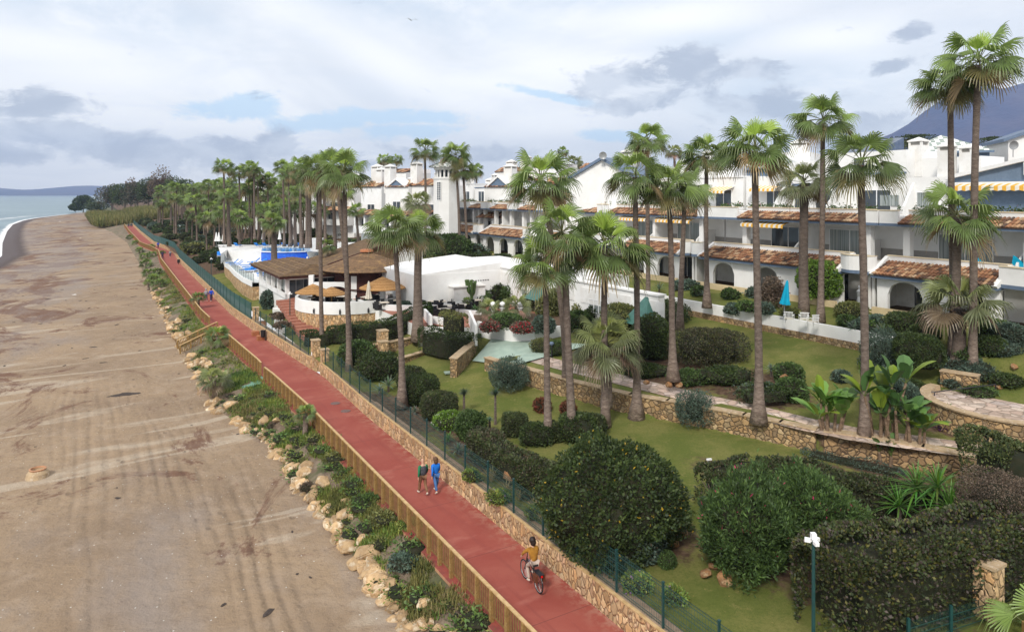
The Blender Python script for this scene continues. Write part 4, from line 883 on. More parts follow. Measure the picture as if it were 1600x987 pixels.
# mound
bush(1118,560,3.9,124,2.1,'brownmix','wide twiggy brown-green bush on the mound',ry=1.8,e=3,core=.75,dens=.5,mixp='olive',frac=.2,size=.10); bush(1020,560,3.4,52,3.0,'dark','tall dark clipped bush behind the garden palms',e=3); bush(1030,500,4.5,110,1.7,'dark','dark clipped mass near the end of the white wall',e=2.8,ry=2.2)
bush(985,530,3.4,80,2.2,'olive','yellowish clipped shrub behind the low spreading palm',e=2.6); bush(1240,585,3.9,40,1.2,'mid','round green bush on the sloping lawn',e=2.8); bush(1245,612,3.5,42,1.2,'mid','round green bush just below its twin on the lawn',e=2.8)
bush(1140,592,3.4,120,.8,'dark','spreading dark ground shrub on the mound',ry=1.2,e=2,amp=.25,fs=2); bush(1200,612,3.3,100,.7,'dark','dark creeping shrub beside the flared palm',ry=.9,e=2,amp=.25,fs=2,mixp='blue',frac=.3); bush(1080,592,3.3,70,.8,'mid','pale leafy shrub among the mound boulders',ry=.8,e=2,amp=.3,fs=2.4); bush(1015,582,3.2,90,.7,'dark','low dark ground cover left of the mound boulders',ry=.8,e=2,amp=.25,fs=2)
strip_hedge('ground_cover',[GP(1165,628,3.0),GP(1190,627,3.0),GP(1225,624,3.1)],.8,.5,'dark',180,.1,'dark trailing mat edging the path below the bushes','shrub',seed=21)
bush(1452,606,3.6,66,2.7,'dark','dome-topped clipped tree bush with bare stems beside the low wall',e=2.6,size=.10,zc=.62,low=-.5); bush(1395,590,4.2,70,2.4,'blue','airy grey-green bush in front of the white wall end',e=2,amp=.22,fs=2,core=.5,dens=.6,el=3,up=.5)
bush(1435,530,5.4,60,1.4,'dark','dark hedge bush behind the white wall end',e=3); bush(1380,520,5.4,50,.9,'blue','grey-green agave-coloured shrub on the wall edge',e=2,amp=.25)
bush(1420,650,3.3,60,1.5,'blue','grey-green juniper beside the handrail',e=2,amp=.2); bush(1545,590,3.6,120,.8,'blue','low spreading juniper near the right edge',e=2,amp=.25,ry=1.6); bush(1580,540,4.8,60,1.2,'mid','leafy shrub by the right arch',e=2.2,amp=.2)
bush(1292,480,5.8,64,3.4,'bright','bright lime green round tree by the turquoise parasol',e=2.3,amp=.16,fs=1.6,core=.8,zc=.55); bush(1215,480,5.8,40,2.3,'dry','wispy brown tamarisk beside the arch',e=2,core=.4,dens=.8,amp=.25)
bush(1340,500,5.6,50,1.0,'olive','olive shrub behind the garden chairs',e=2.2); bush(1240,492,5.7,30,.8,'olive','small olive shrub at the dark palm foot',e=2.2)
for i,(u,v) in enumerate([(1080,455),(1095,462),(1150,482),(1170,488),(1200,492),(1145,470),(1185,470),(1330,512),(1350,520),(1370,522),(1065,455),(1395,530)]):
    bush(u,v,5.6,28,.75,['blue','mid'][i%2],'small leafy border plant along the house terrace',group='border plants along the house terrace',e=2,amp=.3,fs=3)
# lower right
strip_hedge('hedge',[GP(1118,785,1.5),GP(1180,768,1.6),GP(1260,780,1.6),GP(1340,800,1.5),GP(1400,815,1.4),GP(1470,830,1.3)],1.5,1.5,'hedge',360,.105,'long clipped hedge with bare stems running across the lawn',mixp='brownmix',frac=.3,seed=11)
bush(1190,930,1.05,140,3.3,'oleander','tall oleander with pink flowers in front of the long hedge',ry=1.6,e=2.0,amp=.42,fs=1.3,core=.72,dens=.5,size=.17,el=4,up=.7,spots=((.55,.05,.15),.004),spr=.3,n=30000)
bush(1290,900,1.05,140,2.9,'oleander','bushy oleander left of the lamp post',ry=1.5,e=2.0,amp=.42,fs=1.3,core=.72,dens=.5,size=.17,el=4,up=.7,spots=((.55,.05,.15),.003),spr=.3,n=28000)
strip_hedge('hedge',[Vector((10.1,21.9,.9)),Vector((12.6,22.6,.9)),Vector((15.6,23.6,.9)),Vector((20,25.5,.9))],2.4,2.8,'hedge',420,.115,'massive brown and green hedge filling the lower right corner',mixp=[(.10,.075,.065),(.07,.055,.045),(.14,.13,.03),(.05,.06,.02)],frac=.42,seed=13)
strip_hedge('hedge',[GP(1545,770,1.9),GP(1600,790,1.9),GP(1680,800,1.9)],2.2,2.4,'hedge',260,.11,'dark hedge at the right edge behind the spiky plants',mixp='olive',frac=.1,seed=14)
bush(1600,900,1.2,120,3.2,'dry','brown withered bush behind the corner pier',e=2.2,amp=.2,size=.06,core=.7)
# small things under the hedges
for i,(u,v,z,wp,h,p_) in enumerate([(1134,816,1.4,18,.45,'bright'),(1150,822,1.4,12,.35,'bright'),(1045,890,1.05,28,.5,'mid'),(1130,880,1.05,50,.6,'blue'),(1165,860,1.1,40,.6,'blue'),(1028,800,1.2,34,.5,'mid'),(1102,790,1.3,16,.35,'blue')]):
    bush(u,v,z,wp,h,p_,['round lime cushion plant by the orange boulder','tiny lime cushion beside the larger one','small leafy shrub under the grey clipped one','grey creeping juniper over the soil patch','grey juniper clump near the oleander','low yellow-green plant on the soil','little grey plant at the soil strip'][i],amp=.2,size=.05)
for i,(u,v,z,sc,lb) in enumerate([(1028,828,1.1,.75,'orange boulder leaning left of three under the huge bush'),(1060,832,1.1,.7,'squarish orange boulder right of three under the huge bush'),(1050,845,1.1,.75,'wedge boulder lowest of three under the huge bush'),(1134,832,1.2,.7,'rounded pink-brown boulder beside the lime cushion'),(1156,800,1.35,.7,'tan boulder beneath the bare hedge stems'),(1103,895,1.05,.5,'left boulder of the little lawn group'),(1114,885,1.05,.35,'small pale stone in the little lawn group'),(1132,905,1.05,.7,'right large boulder of the little lawn group'),
  (1045,600,3.1,.6,'pale boulder at the flared palm foot on the mound'),(1060,600,3.1,.5,'second boulder by the flared palm foot'),(1010,597,3.0,.55,'boulder left of the mound palm'),(1110,555,3.8,.8,'large boulder under the twiggy mound bush'),(1130,552,3.8,.6,'boulder beside the large one under the twiggy bush'),(1225,590,3.6,.5,'reddish boulder among agaves'),(800,742,1.2,1.2,'big golden boulder behind the near fence'),(1520,592,3.5,.5,'orange boulder near the juniper'),(1540,594,3.5,.45,'small orange boulder near the juniper')]):
    rock(GP(u,v,z+.15),sc,i,lb,garden=True)
# far vegetation
FB=[bush_mesh('shrub',2.2,2.0,2.2,p_,900,.42,amp=.2,seed=60+i) for i,p_ in enumerate(['dark','hedge','mid','olive','blue','dark'])]
protos=[]
for i in range(150):
    s_=rg.uniform(128,345); t_=rg.uniform(16.8,47); sc=rg.uniform(.5,1.25)
    if s_<128+ (t_-16)*.3: continue
    o=link('shrub',FB[i%6],None,W(s_,t_,ground(s_,t_)-.1),rg.uniform(0,6),(sc,sc,sc*rg.uniform(.6,1.0))); tag(o,'bushy shrub under the far palm grove','shrub','shrubs under the far palm grove')
for i in range(46):
    s_=rg.uniform(84,130); t_=rg.uniform(38,47.5); sc=rg.uniform(.4,.9); o=link('shrub',FB[i%6],None,W(s_,t_,ground(s_,t_)-.1),rg.uniform(0,6),(sc,sc,sc*.8)); tag(o,'shrub in the garden between the pool and the arched houses','shrub','shrubs between pool and houses')
for i in range(34):
    s_=rg.uniform(62,88); t_=rg.uniform(39,47.5); sc=rg.uniform(.35,.8); o=link('shrub',FB[(i*5)%6],None,W(s_,t_,ground(s_,t_)-.1),rg.uniform(0,6),(sc,sc,sc*.8)); tag(o,'garden shrub behind the white clubhouse','shrub','shrubs behind the clubhouse')
bush(700,408,5.2,70,3.8,'mid','big soft green bush behind the clubhouse roof',e=2.2,amp=.15)
# reeds at the end of the promenade
rng=np.random.default_rng(8); PT=[]
for i in range(9000):
    s_=rng.uniform(372,520); t_=rng.uniform(-4,34)+(s_-372)*-.03
    if t_<bank_t(s_)-2: continue
    p=W(s_,t_,ground(s_,max(16,t_))-.3 if t_>15.5 else -.5); PT.append((p.x,p.y,p.z))
tufts('reed_bed',np.array(PT),rng,1.5,5.5,.16,['reed','olive','reed'],'tall straw-green reeds beyond the promenade end')
# headland trees
def tree(u,v,Y,wpx,hpx,pal_,label,kind='round',group=None):
    p=DP(u,v,Y); p.z=max(-1.5,min(p.z,6)); k=Y/FPX; r=wpx/2*k; H=hpx*k; o=empty('tree',p,0,label,'tree',group); mb=MB(); mb.hc=True
    mb.tube([(0,0,-1),(0,0,H*.35),(r*.1,0,H*.7)],[.035*H,.028*H,.015*H],7,c=(1,1,1)); 
    for a in range(5): mb.tube([(0,0,H*(.25+.06*a)),(cos(a*2.4)*r*.5,sin(a*2.4)*r*.5,H*(.5+.07*a))],[.016*H,.006*H],5,c=(1,1,1))
    mb.build('trunk',[M['bark']],o); sz=max(.35,Y*.0022)
    if kind=='round': me=bush_mesh('crown',r,r*.8,H*.85,pal_,2600,sz,amp=.28,fs=1.6/r,seed=int(u),core=.55,dens=.6,zc=.5)
    else: me=bush_mesh('crown',r,r*.8,H*.95,pal_,2000,sz,amp=.35,fs=2.5/r,seed=int(u),core=.3,dens=.8,zc=.5)
    link('crown',me,o,(0,0,H*.18)); return o
hl=[(130,334,640,34,22,'dark','windswept clump at the tip of the headland','round'),(118,334,650,18,10,'dark','low scrub at the seaward foot of the headland','round'),(150,334,620,30,14,'hedge','low green scrub behind the headland tip','round'),
 (175,330,560,46,38,'brownmix','grey spreading tree at the start of the headland wood','round'),(195,330,540,44,42,'dark','dark tree next to the grey spreading one','round'),(215,328,520,44,40,'brownmix','brownish tree in the middle of the headland wood','round'),(232,325,480,40,42,'dark','dark tree behind the reeds','round'),
 (248,325,470,30,52,'dry','tall feathery grey casuarina above the wood','tall'),(256,325,470,24,58,'dry','tallest feathery casuarina above the wood','tall'),(240,325,480,20,40,'dry','shorter feathery casuarina left of the tall ones','tall'),(272,322,430,40,46,'dark','dark rounded tree right of the casuarinas','round'),(290,320,400,36,44,'dark','dark tree merging into the palm grove','round'),(205,318,540,14,38,'dry','thin spire tree above the wood','tall'),
 (1430,232,210,74,22,'dark','dark umbrella pine behind the chequered pyramid roof','round'),(1398,236,205,50,16,'hedge','smaller pine left of the umbrella pine','round'),(1555,236,215,70,22,'dark','dark pine right of the chequered pyramid roof','round'),(1580,238,210,50,18,'mid','green pine near the right edge skyline','round')]
for u,v,Y,w_,h_,p_,lb,kd in hl:
    if u>1300: 
        o=tree(u,v,Y,w_,h_,p_,lb,kd); o.location=DP(u,v+20,Y); 
        for ch in o.children:
            if ch.name.startswith('crown'): ch.location.z+=20*Y/FPX*.9
            else: ch.scale=(1,1,2)
    else: tree(u,v,Y,w_,h_,p_,lb,kd)
# ---------------------------------------------------------------- houses
TILEC=[(.50,.27,.14),(.42,.20,.10),(.60,.40,.24),(.30,.14,.075),(.20,.11,.07),(.55,.33,.18),(.36,.17,.09),(.12,.075,.055)]
def tile_roof(mb, x0,x1,y0,z0,y1,z1,rng,tw=.26,tl=.42,pale=0):
    """rows of barrel tiles climbing from the eave (y0,z0) to (y1,z1)"""
    L=math.hypot(y1-y0,z1-z0); nx=max(1,int((x1-x0)/tw)); ny=max(1,int(L/tl)); dy,dz=(y1-y0)/ny,(z1-z0)/ny; ny_,nz_=-dz/math.hypot(dy,dz),dy/math.hypot(dy,dz)
    wx=(x1-x0)/nx; mb.hc=True
    mb.add([(x0,y0,z0-.02),(x1,y0,z0-.02),(x1,y1,z1-.02),(x0,y1,z1-.02)],[(0,1,2,3)],0,(.20,.10,.06))
    for i in range(nx):
        for j in range(ny):
            c=rng.choice(TILEC); k=rng.uniform(.85,1.25)+pale; c=tuple(min(.75,q*k) for q in c); xc=x0+(i+.5)*wx; w2=wx*.43
            vs=[]
            for (q,lift,sc) in ((0,.055,1.0),(1.12,.0,.82)):
                yy,zz=y0+dy*(j+q),z0+dz*(j+q)
                for a in (0,.25,.5,.75,1):
                    an=pi*(1-a); hx=cos(an)*w2*sc; hh=sin(an)*.095*sc+lift; vs.append((xc+hx,yy+ny_*hh,zz+nz_*hh))
            mb.add(vs,[(k_,k_+1,k_+6,k_+5) for k_ in range(4)]+[(0,4,3,2,1)],0,c)
def arch_wall(mb,x0,x1,y0,y1,z0,z1,arches,m=0):
    """wall slab with round-headed openings (cx,width,spring,rise)"""
    xs=[x0]
    for cx,w_,sp,ri in arches:
        xs+= [cx-w_/2+w_*i/10 for i in range(11)]
    xs.append(x1)
    def zb(x,cx,w_,sp,ri): q=max(0,1-((x-cx)/(w_/2))**2); return z0+sp+ri*sqrt(q)
    def hexa(xa,xb,za,zb_):
        if xb-xa<1e-4: return
        mb.add([(xa,y0,za),(xb,y0,zb_),(xb,y1,zb_),(xa,y1,za),(xa,y0,z1),(xb,y0,z1),(xb,y1,z1),(xa,y1,z1)],[(0,3,2,1),(4,5,6,7),(0,1,5,4),(2,3,7,6),(3,0,4,7),(1,2,6,5)],m)
    cur=x0
    for cx,w_,sp,ri in arches:
        hexa(cur,cx-w_/2,z0,z0)
        for i in range(10):
            a=cx-w_/2+w_*i/10; b_=a+w_/10; hexa(a,b_,zb(a,cx,w_,sp,ri),zb(b_,cx,w_,sp,ri))
        cur=cx+w_/2
    hexa(cur,x1,z0,z0)
def window(parent,x0,x1,z0,z1,y,n=2,glass='glass',frame='white',bars=0,name='window'):
    mb=MB(); f=.06; mb.box(x0-f,x1+f,y-.05,y+.05,z1,z1+f); mb.box(x0-f,x1+f,y-.05,y+.05,z0-f,z0); mb.box(x0-f,x0,y-.05,y+.05,z0,z1); mb.box(x1,x1+f,y-.05,y+.05,z0,z1)
    for i in range(1,n): x=x0+(x1-x0)*i/n; mb.box(x-.035,x+.035,y-.045,y+.045,z0,z1)
    for i in range(1,bars+1): z=z0+(z1-z0)*i/(bars+1); mb.box(x0,x1,y-.04,y+.04,z-.02,z+.02)
    w_=mb.build(name,[M[frame]],parent); mb=MB(); mb.box(x0,x1,y-.012,y+.012,z0,z1); mb.build('pane',[M[glass]],w_); return w_
def awning(parent,x0,x1,y,z,out=1.6,drop=.55,val=.28):
    mb=MB(); mb.box(x0,x1,y-.02,y+.02,z-.02,z+.08,1)
    mb.add([(x0,y,z),(x1,y,z),(x1,y-out,z-drop),(x0,y-out,z-drop),(x0,y,z-.03),(x1,y,z-.03),(x1,y-out,z-drop-.03),(x0,y-out,z-drop-.03)],[(0,1,2,3),(7,6,5,4)])
    n=int((x1-x0)/.26); vs=[];fs=[]
    for i in range(n+1):
        x=x0+(x1-x0)*i/n; dz=val*(1 if i%2 else .82); vs+=[(x,y-out-.005,z-drop),(x,y-out-.005,z-drop-dz)]
        if i<n: fs.append((2*i,2*i+2,2*i+3,2*i+1))
    mb.add(vs,fs); return mb.build('awning',[M['awning'],M['white']],parent)
def chimney(parent,x,y,z0,z1,w=.9,mat_='stucco2'):
    mb=MB(); mb.box(x-w/2,x+w/2,y-w/2,y+w/2,z0,z1); k=w/2+.08
    for a in (-1,1):
        for b_ in (-1,1): mb.box(x+a*(w/2-.08)-.08,x+a*(w/2-.08)+.08,y+b_*(w/2-.08)-.08,y+b_*(w/2-.08)+.08,z1,z1+.3)
    mb.box(x-w/2+.12,x+w/2-.12,y-w/2+.12,y+w/2-.12,z1,z1+.26,1)
    mb.box(x-k,x+k,y-k,y+k,z1+.3,z1+.38); mb.add([(x-k,y-k,z1+.38),(x+k,y-k,z1+.38),(x+k,y+k,z1+.38),(x-k,y+k,z1+.38),(x,y,z1+.38+w*.3)],[(0,1,4),(1,2,4),(2,3,4),(3,0,4)])
    return mb.build('chimney',[M[mat_],M['grey']],parent)
def planter(parent,x0,x1,y,z,rng,name='planter_shrub'):
    n=int((x1-x0)*110); P=np.stack([rng.uniform(x0,x1,n),y+rng.normal(size=n)*.16,z+np.abs(rng.normal(size=n))*.17],1); k=fbm(P,1.1,2)>-.15; P=P[k]
    if len(P)<5: return
    Nn=rng.normal(size=P.shape); Nn[:,2]=np.abs(Nn[:,2])+.4; Nn/=np.linalg.norm(Nn,axis=1)[:,None]; V,F=leafset(P,Nn,.16,rng,1.7)
    link(name,np_mesh(name,V,F,cols('mid',len(P),rng,'red',.05),[M['leaf']]),parent)
def outer_plane(): pass
def unit(sa,sb,roofs,roofs2,label,third,seed,detail=True,z0=5.9,aw2=(),win3=(),chim=(),group=None):
    sm=(sa+sb)/2; X=lambda s: sm-s; r=empty('terraced_house',W(sm,49.6,z0),ROT,label,'house',group); rg=random.Random(seed); nr=np.random.default_rng(seed)
    xa,xb=X(sb)+.003*seed,X(sa)-.003; 
    tw,tl=(.26,.42) if detail else (.5,.8)
    # slabs and floors
    mb=MB(); mb.box(xa,xb,-1.0,13,-1.6,0); mb.build('ground_slab',[M['plinth']],r)
    mb=MB(); mb.box(xa,xb,2.9,3.2,0,3.1); mb.box(xa,xa+.2,.1,2.9,0,3.1); mb.box(xb-.2,xb,.1,2.9,0,3.1); mb.box(xa,xb,1.4,3.6,3.1,3.4); mb.box(xa,xb,.14,1.4,2.78,2.95); mb.build('ground_storey_walls',[M['stucco2']],r)
    mb=MB(); x=xa+.9
    ars=[]
    for (ra,rb) in roofs:
        p,q=X(rb),X(ra); n=max(1,int((q-p-.4)/3.6)); 
        for i in range(n): cx=p+(q-p)*(i+.5)/n; ars.append((cx,2.5,1.35,.95))
    wallx=[(X(b_),X(a)) for a,b_ in roofs]
    for (p,q) in wallx:
        aa=[a for a in ars if p<a[0]<q]; arch_wall(mb,p,q,-.15,.13,0,2.75,aa)
    mb.build('arcade',[M['stucco']],r)
    for a in ars:
        x=a[0]; 
        window(r,x-1.0,x+.9,.05,2.1,2.86,2,'glass','white' if detail else 'grey')
    mb=MB(); 
    for p,q in wallx: mb.box(p-.12,q+.12,-.78,.0,2.50,2.72)
    mb.build('eave_fascia',[M['trim']],r)
    mb=MB()
    for p,q in wallx: tile_roof(mb,p,q,-.92,2.76,1.15,3.62,rg,tw,tl)
    mb.build('tile_roof',[M['tile']],r)
    # parapet and bulging white balconies between roofs
    mb=MB(); cp=MB(); edges=[xa]+[e for p,q in sorted(wallx) for e in (p,q)]+[xb]; tr=MB()
    for i in range(0,len(edges),2):
        p,q=edges[i],edges[i+1]
        if q-p<.3: continue
        n=8; L=q-p; pr_=[]
        for k in range(n+1): pr_.append((p+L*k/n,-.35-.55*sin(pi*k/n)))
        for k in range(n):
            (x1,y1),(x2,y2)=pr_[k],pr_[k+1]
            mb.add([(x1,y1,2.9),(x2,y2,2.9),(x2,y2+.2,2.9),(x1,y1+.2,2.9),(x1,y1,4.0),(x2,y2,4.0),(x2,y2+.2,4.0),(x1,y1+.2,4.0)],[(0,3,2,1),(4,5,6,7),(0,1,5,4),(2,3,7,6)]+([(3,0,4,7)] if k==0 else [])+([(1,2,6,5)] if k==n-1 else []))
            cp.add([(x1,y1-.06,4.0),(x2,y2-.06,4.0),(x2,y2+.26,4.0),(x1,y1+.26,4.0),(x1,y1-.06,4.07),(x2,y2-.06,4.07),(x2,y2+.26,4.07),(x1,y1+.26,4.07)],[(4,5,6,7),(0,1,5,4),(2,3,7,6)])
            tr.add([(x1,y1-.03,2.66),(x2,y2-.03,2.66),(x2,.2,2.66),(x1,.2,2.66),(x1,y1-.03,2.9),(x2,y2-.03,2.9),(x2,.2,2.9),(x1,.2,2.9)],[(0,3,2,1),(0,1,5,4)])
    for p,q in wallx:
        mb.box(p,q,1.15,1.35,3.1,4.0); cp.box(p,q,1.09,1.41,4.0,4.07)
        for x in (p,q):   # raked verge walls down both ends of the roof
            mb.prism([(-.98,2.80),(-.75,2.62),(1.35,3.3),(1.35,4.0),(1.1,4.0)],'x',x-.14,x+.14)
    mb.build('balcony_parapet',[M['stucco']],r); cp.build('coping',[M['cream']],r); tr.build('balcony_trim',[M['trim']],r)
    # second storey
    mb=MB(); mb.box(xa,xb,4.3,4.55,3.4,7.0); mb.box(xa,xb,4.25,4.3,3.4,4.3,1); mb.box(xa,xb,2.6,6.2,6.55,6.95); mb.box(xa,xb,1.65,2.6,6.42,6.62)
    for p in ([X(b_)+.2 for a,b_ in roofs2]+[X(a)-.2 for a,b_ in roofs2]): mb.box(p-.25,p+.25,1.7,2.2,3.4,6.55); 
    for a,b_ in roofs2: x=(X(a)+X(b_))/2; mb.box(x-.2,x+.2,1.7,4.3,3.4,6.55)
    mb.build('first_storey_walls',[M['stucco'],M['grey']],r)
    for a,b_ in roofs2:
        p,q=X(b_),X(a); m_=(p+q)/2
        for c_,d_ in ((p+1.2,m_-1.0),(m_+1.0,q-1.2)):
            if d_-c_>1.2: window(r,c_,min(d_,c_+3.6),3.45,5.6,4.22,2,rg.choice(['glass','glass','curtain']),'white')
            if detail:   # curved divider walls on the terrace
                mb=MB(); mb.prism([(4.2,3.4),(4.2,5.0),(3.4,5.0),(2.5,4.7),(1.7,4.1),(1.4,3.4)],'x',d_+.35,d_+.5); mb.build('divider_wall',[M['stucco']],r)
    for c_,d_ in aw2: awning(r,X(d_),X(c_),1.9,6.25,1.0,.35)
    mb=MB(); tr=MB(); cp=MB(); tl_=MB()
    w2=[(X(b_),X(a)) for a,b_ in roofs2]
    for p,q in w2: tile_roof(tl_,p,q,.85,6.40,2.35,7.02,rg,tw,tl); tr.box(p-.1,q+.1,.95,1.6,6.2,6.38); mb.box(p,q,2.35,2.55,6.95,7.35); cp.box(p,q,2.3,2.6,7.35,7.42)
    tl_.build('upper_tile_roof',[M['tile']],r)
    edges=[xa]+[e for p,q in sorted(w2) for e in (p,q)]+[xb]
    for i in range(0,len(edges),2):
        p,q=edges[i],edges[i+1]
        if q-p>.3: mb.box(p,q,1.0,1.2,6.42,7.35); cp.box(p,q,.95,1.25,7.35,7.42); tr.box(p,q,.97,1.6,6.22,6.42); mb.box(p,q,1.2,2.35,6.55,6.9)
    mb.build('roof_parapet',[M['stucco']],r); cp.build('upper_coping',[M['cream']],r); tr.build('upper_trim',[M['trim']],r)
    if detail:
        planter(r,xa+.5,xb-.5,2.8,7.35,nr)
    # third storey
    third(r,X,xa,xb,rg); 
    for x,y,a,b_,w_ in chim: chimney(r,X(x),y,a,b_,w_)
    return r
def third_plain(h=10.0,y=7.0,awn=True,wins=3,gab=False,cm='stucco'):
    def f(r,X,xa,xb,rg):
        mb=MB(); mb.box(xa,xb,y,y+6,6.95,h); mb.build('top_storey',[M[cm]],r); n=wins
        for i in range(n):
            c=xa+(xb-xa)*(i+.5)/n; w_=rg.uniform(.9,1.7); window(r,c-w_,c+w_,7.05,9.0,y-.03,2,rg.choice(['glass','curtain','glass']),'white')
            if awn and i%2==0: awning(r,c-w_-.4,c+w_+.4,y-.03,9.35,1.5,.45)
        mb=MB(); mb.box(xa-.05,xb+.05,y-.12,y+6,h,h+.14); mb.build('roof_edge',[M['trim'] if rg.random()<.5 else M['white']],r)
    return f
def gable(r,x0,x1,y,yb,ze,za,wallm='stucco',vergem='white',roofm='white',t=.28,name='gable'):
    xm=(x0+x1)/2; mb=MB(); mb.prism([(x0,6.9),(x1,6.9),(x1,ze),(xm,za),(x0,ze)],'y',y,yb); mb.build(name,[M[wallm]],r)
    mb=MB(); ov=.45
    for a,b_ in ((x0-ov,xm),(x1+ov,xm)):
        sl=(za-ze)/(xm-x0); zE=ze-ov*sl
        mb.add([(a,y-.35,zE),(b_,y-.35,za),(b_,y-.35,za+t),(a,y-.35,zE+t),(a,yb,zE),(b_,yb,za),(b_,yb,za+t),(a,yb,zE+t)],[(0,1,2,3),(7,6,5,4),(3,2,6,7),(0,4,5,1),(0,3,7,4)])
    mb.build('verge_roof',[M[vergem]],r)
def third_A(r,X,xa,xb,rg):   # blue pediment with striped awning
    g0,g1=X(31.5),X(14.5)
    mb=MB(); mb.box(g0+1.2,xb,6.6,12,6.95,9.2); mb.build('top_storey',[M['stucco']],r)
    gable(r,X(28.3),X(16.5),5.2,12,9.75,11.1,'bluewall','white','white',.26); 
    mb=MB(); mb.box(X(28.3),X(16.5),5.0,6.6,9.2,9.45); mb.build('lintel',[M['white']],r)
    awning(r,X(27.8),X(17),5.15,9.35,.9,.2,.35); window(r,X(27.3),X(17.2),7.0,8.95,6.4,6,'curtain','white')
    mb=MB(); mb.box(X(23.6),X(23.5),4.9,5.18,9.9,10.8); mb.build('hanging_fin',[M['white']],r)
    mb=MB(); mb.box(X(32),X(28.3),5.6,12,6.95,9.9); mb.box(X(36),X(28),8.5,12,9.9,11.5); mb.prism([(5.6,6.95),(5.6,9.5),(4.2,7.6),(4.2,6.95)],'x',X(31.6),X(31.4)); mb.build('side_block',[M['stucco']],r)
    window(r,X(31.2),X(29.6),7.6,8.7,5.58,1,'curtain','white')
def third_B(r,X,xa,xb,rg):
    mb=MB(); mb.box(xa,X(33),7.2,13,6.95,10.3); mb.box(X(41),X(33),7.25,12,10.3,12.2); mb.box(X(47),X(42),8,12,10.3,11.6)
    for a in (38.5,44): mb.prism([(7.2,6.95),(7.2,9.9),(6.0,9.2),(4.6,7.6),(4.6,6.95)],'x',X(a),X(a-.2))
    mb.build('top_storey',[M['stucco']],r)
    for s_,w_ in ((35.5,2.4),(40.5,1.6),(43,1.2),(46,1.6)): window(r,X(s_)-w_/2,X(s_)+w_/2,7.2,8.9,7.18,2,'glass','white')
    window(r,X(37.6),X(36.6),10.6,11.7,7.2,1,'glass','white'); 
    mb=MB(); mb.box(X(45.5),X(39),7.0,7.25,9.35,9.55); mb.box(X(38),X(33),7.0,7.3,10.25,10.4); mb.build('string_course',[M['trim']],r); awning(r,X(48.3),X(45),7.15,9.4,1.0,.3)
    mb=MB(); mb.prism([(8,12.2),(12,12.2),(12,13.6)],'x',X(40.5),X(36)); mb.build('solar_roof',[M['solar']],r)
    mb=MB(); mb.box(X(35.2),X(33.6),7.12,7.16,7.6,8.5); mb.build('tile_mural',[M['curtain']],r)
def gen_third(k):
    return third_plain(h=9.6+(k%3)*.7,y=6.5,wins=3,awn=k%2==0,cm='stucco' if k%2 else 'stucco2')
unit(12,31.45,[(22.7,30.9),(9,9.4)][:1],[(14,30)],'terraced house with blue pediment and yellow striped awning at the right edge',third_A,1,chim=[(29.5,6.6,6.95,11.9,.95),(28.1,6.9,9,11.7,.9)])
unit(31.55,49.4,[(33.7,48)],[(32.6,45)],'wide terraced house with long tiled porch behind the turquoise parasol',third_B,2,aw2=[(40,44.6)],chim=[(33,9,10,12.6,1.1)])
unit(49.6,64.9,[(50.9,60)],[(50,64)],'terraced house with two striped awnings behind the palm cluster',third_plain(10.3,7,True,3),3,aw2=[(51,56),(57.5,62)],chim=[(60,9,10,12,1)])
unit(65.1,78.9,[(67,77)],[(66,74)],'terraced house half hidden by the central palm cluster',gen_third(1),4,chim=[(70,8,9.5,11.6,1)])
unit(79.1,92.9,[(80,92)],[(79.5,84),(87,92)],'terraced house with broad tiled porch and two open arches above the clubhouse',third_plain(9.4,8,False,2),5,chim=[(90,9,9,11.4,1)])
unit(93.1,107.4,[(94.5,105)],[(95,99)],'terraced house with a tiled corner roof below the domed tower',gen_third(3),6,chim=[(103,8,9,11.4,.9)])
k=7
for sa in range(108,262,14):
    unit(sa+.1,sa+13.9,[(sa+1,sa+12.6)],[(sa+1.5,sa+7)],'distant white terraced house with arcade and tiled porch behind the palms',gen_third(k),k,detail=False,chim=[(sa+4,8,9,11.5+.4*(k%3),1)],group='distant terraced houses behind the palm grove'); k+=1
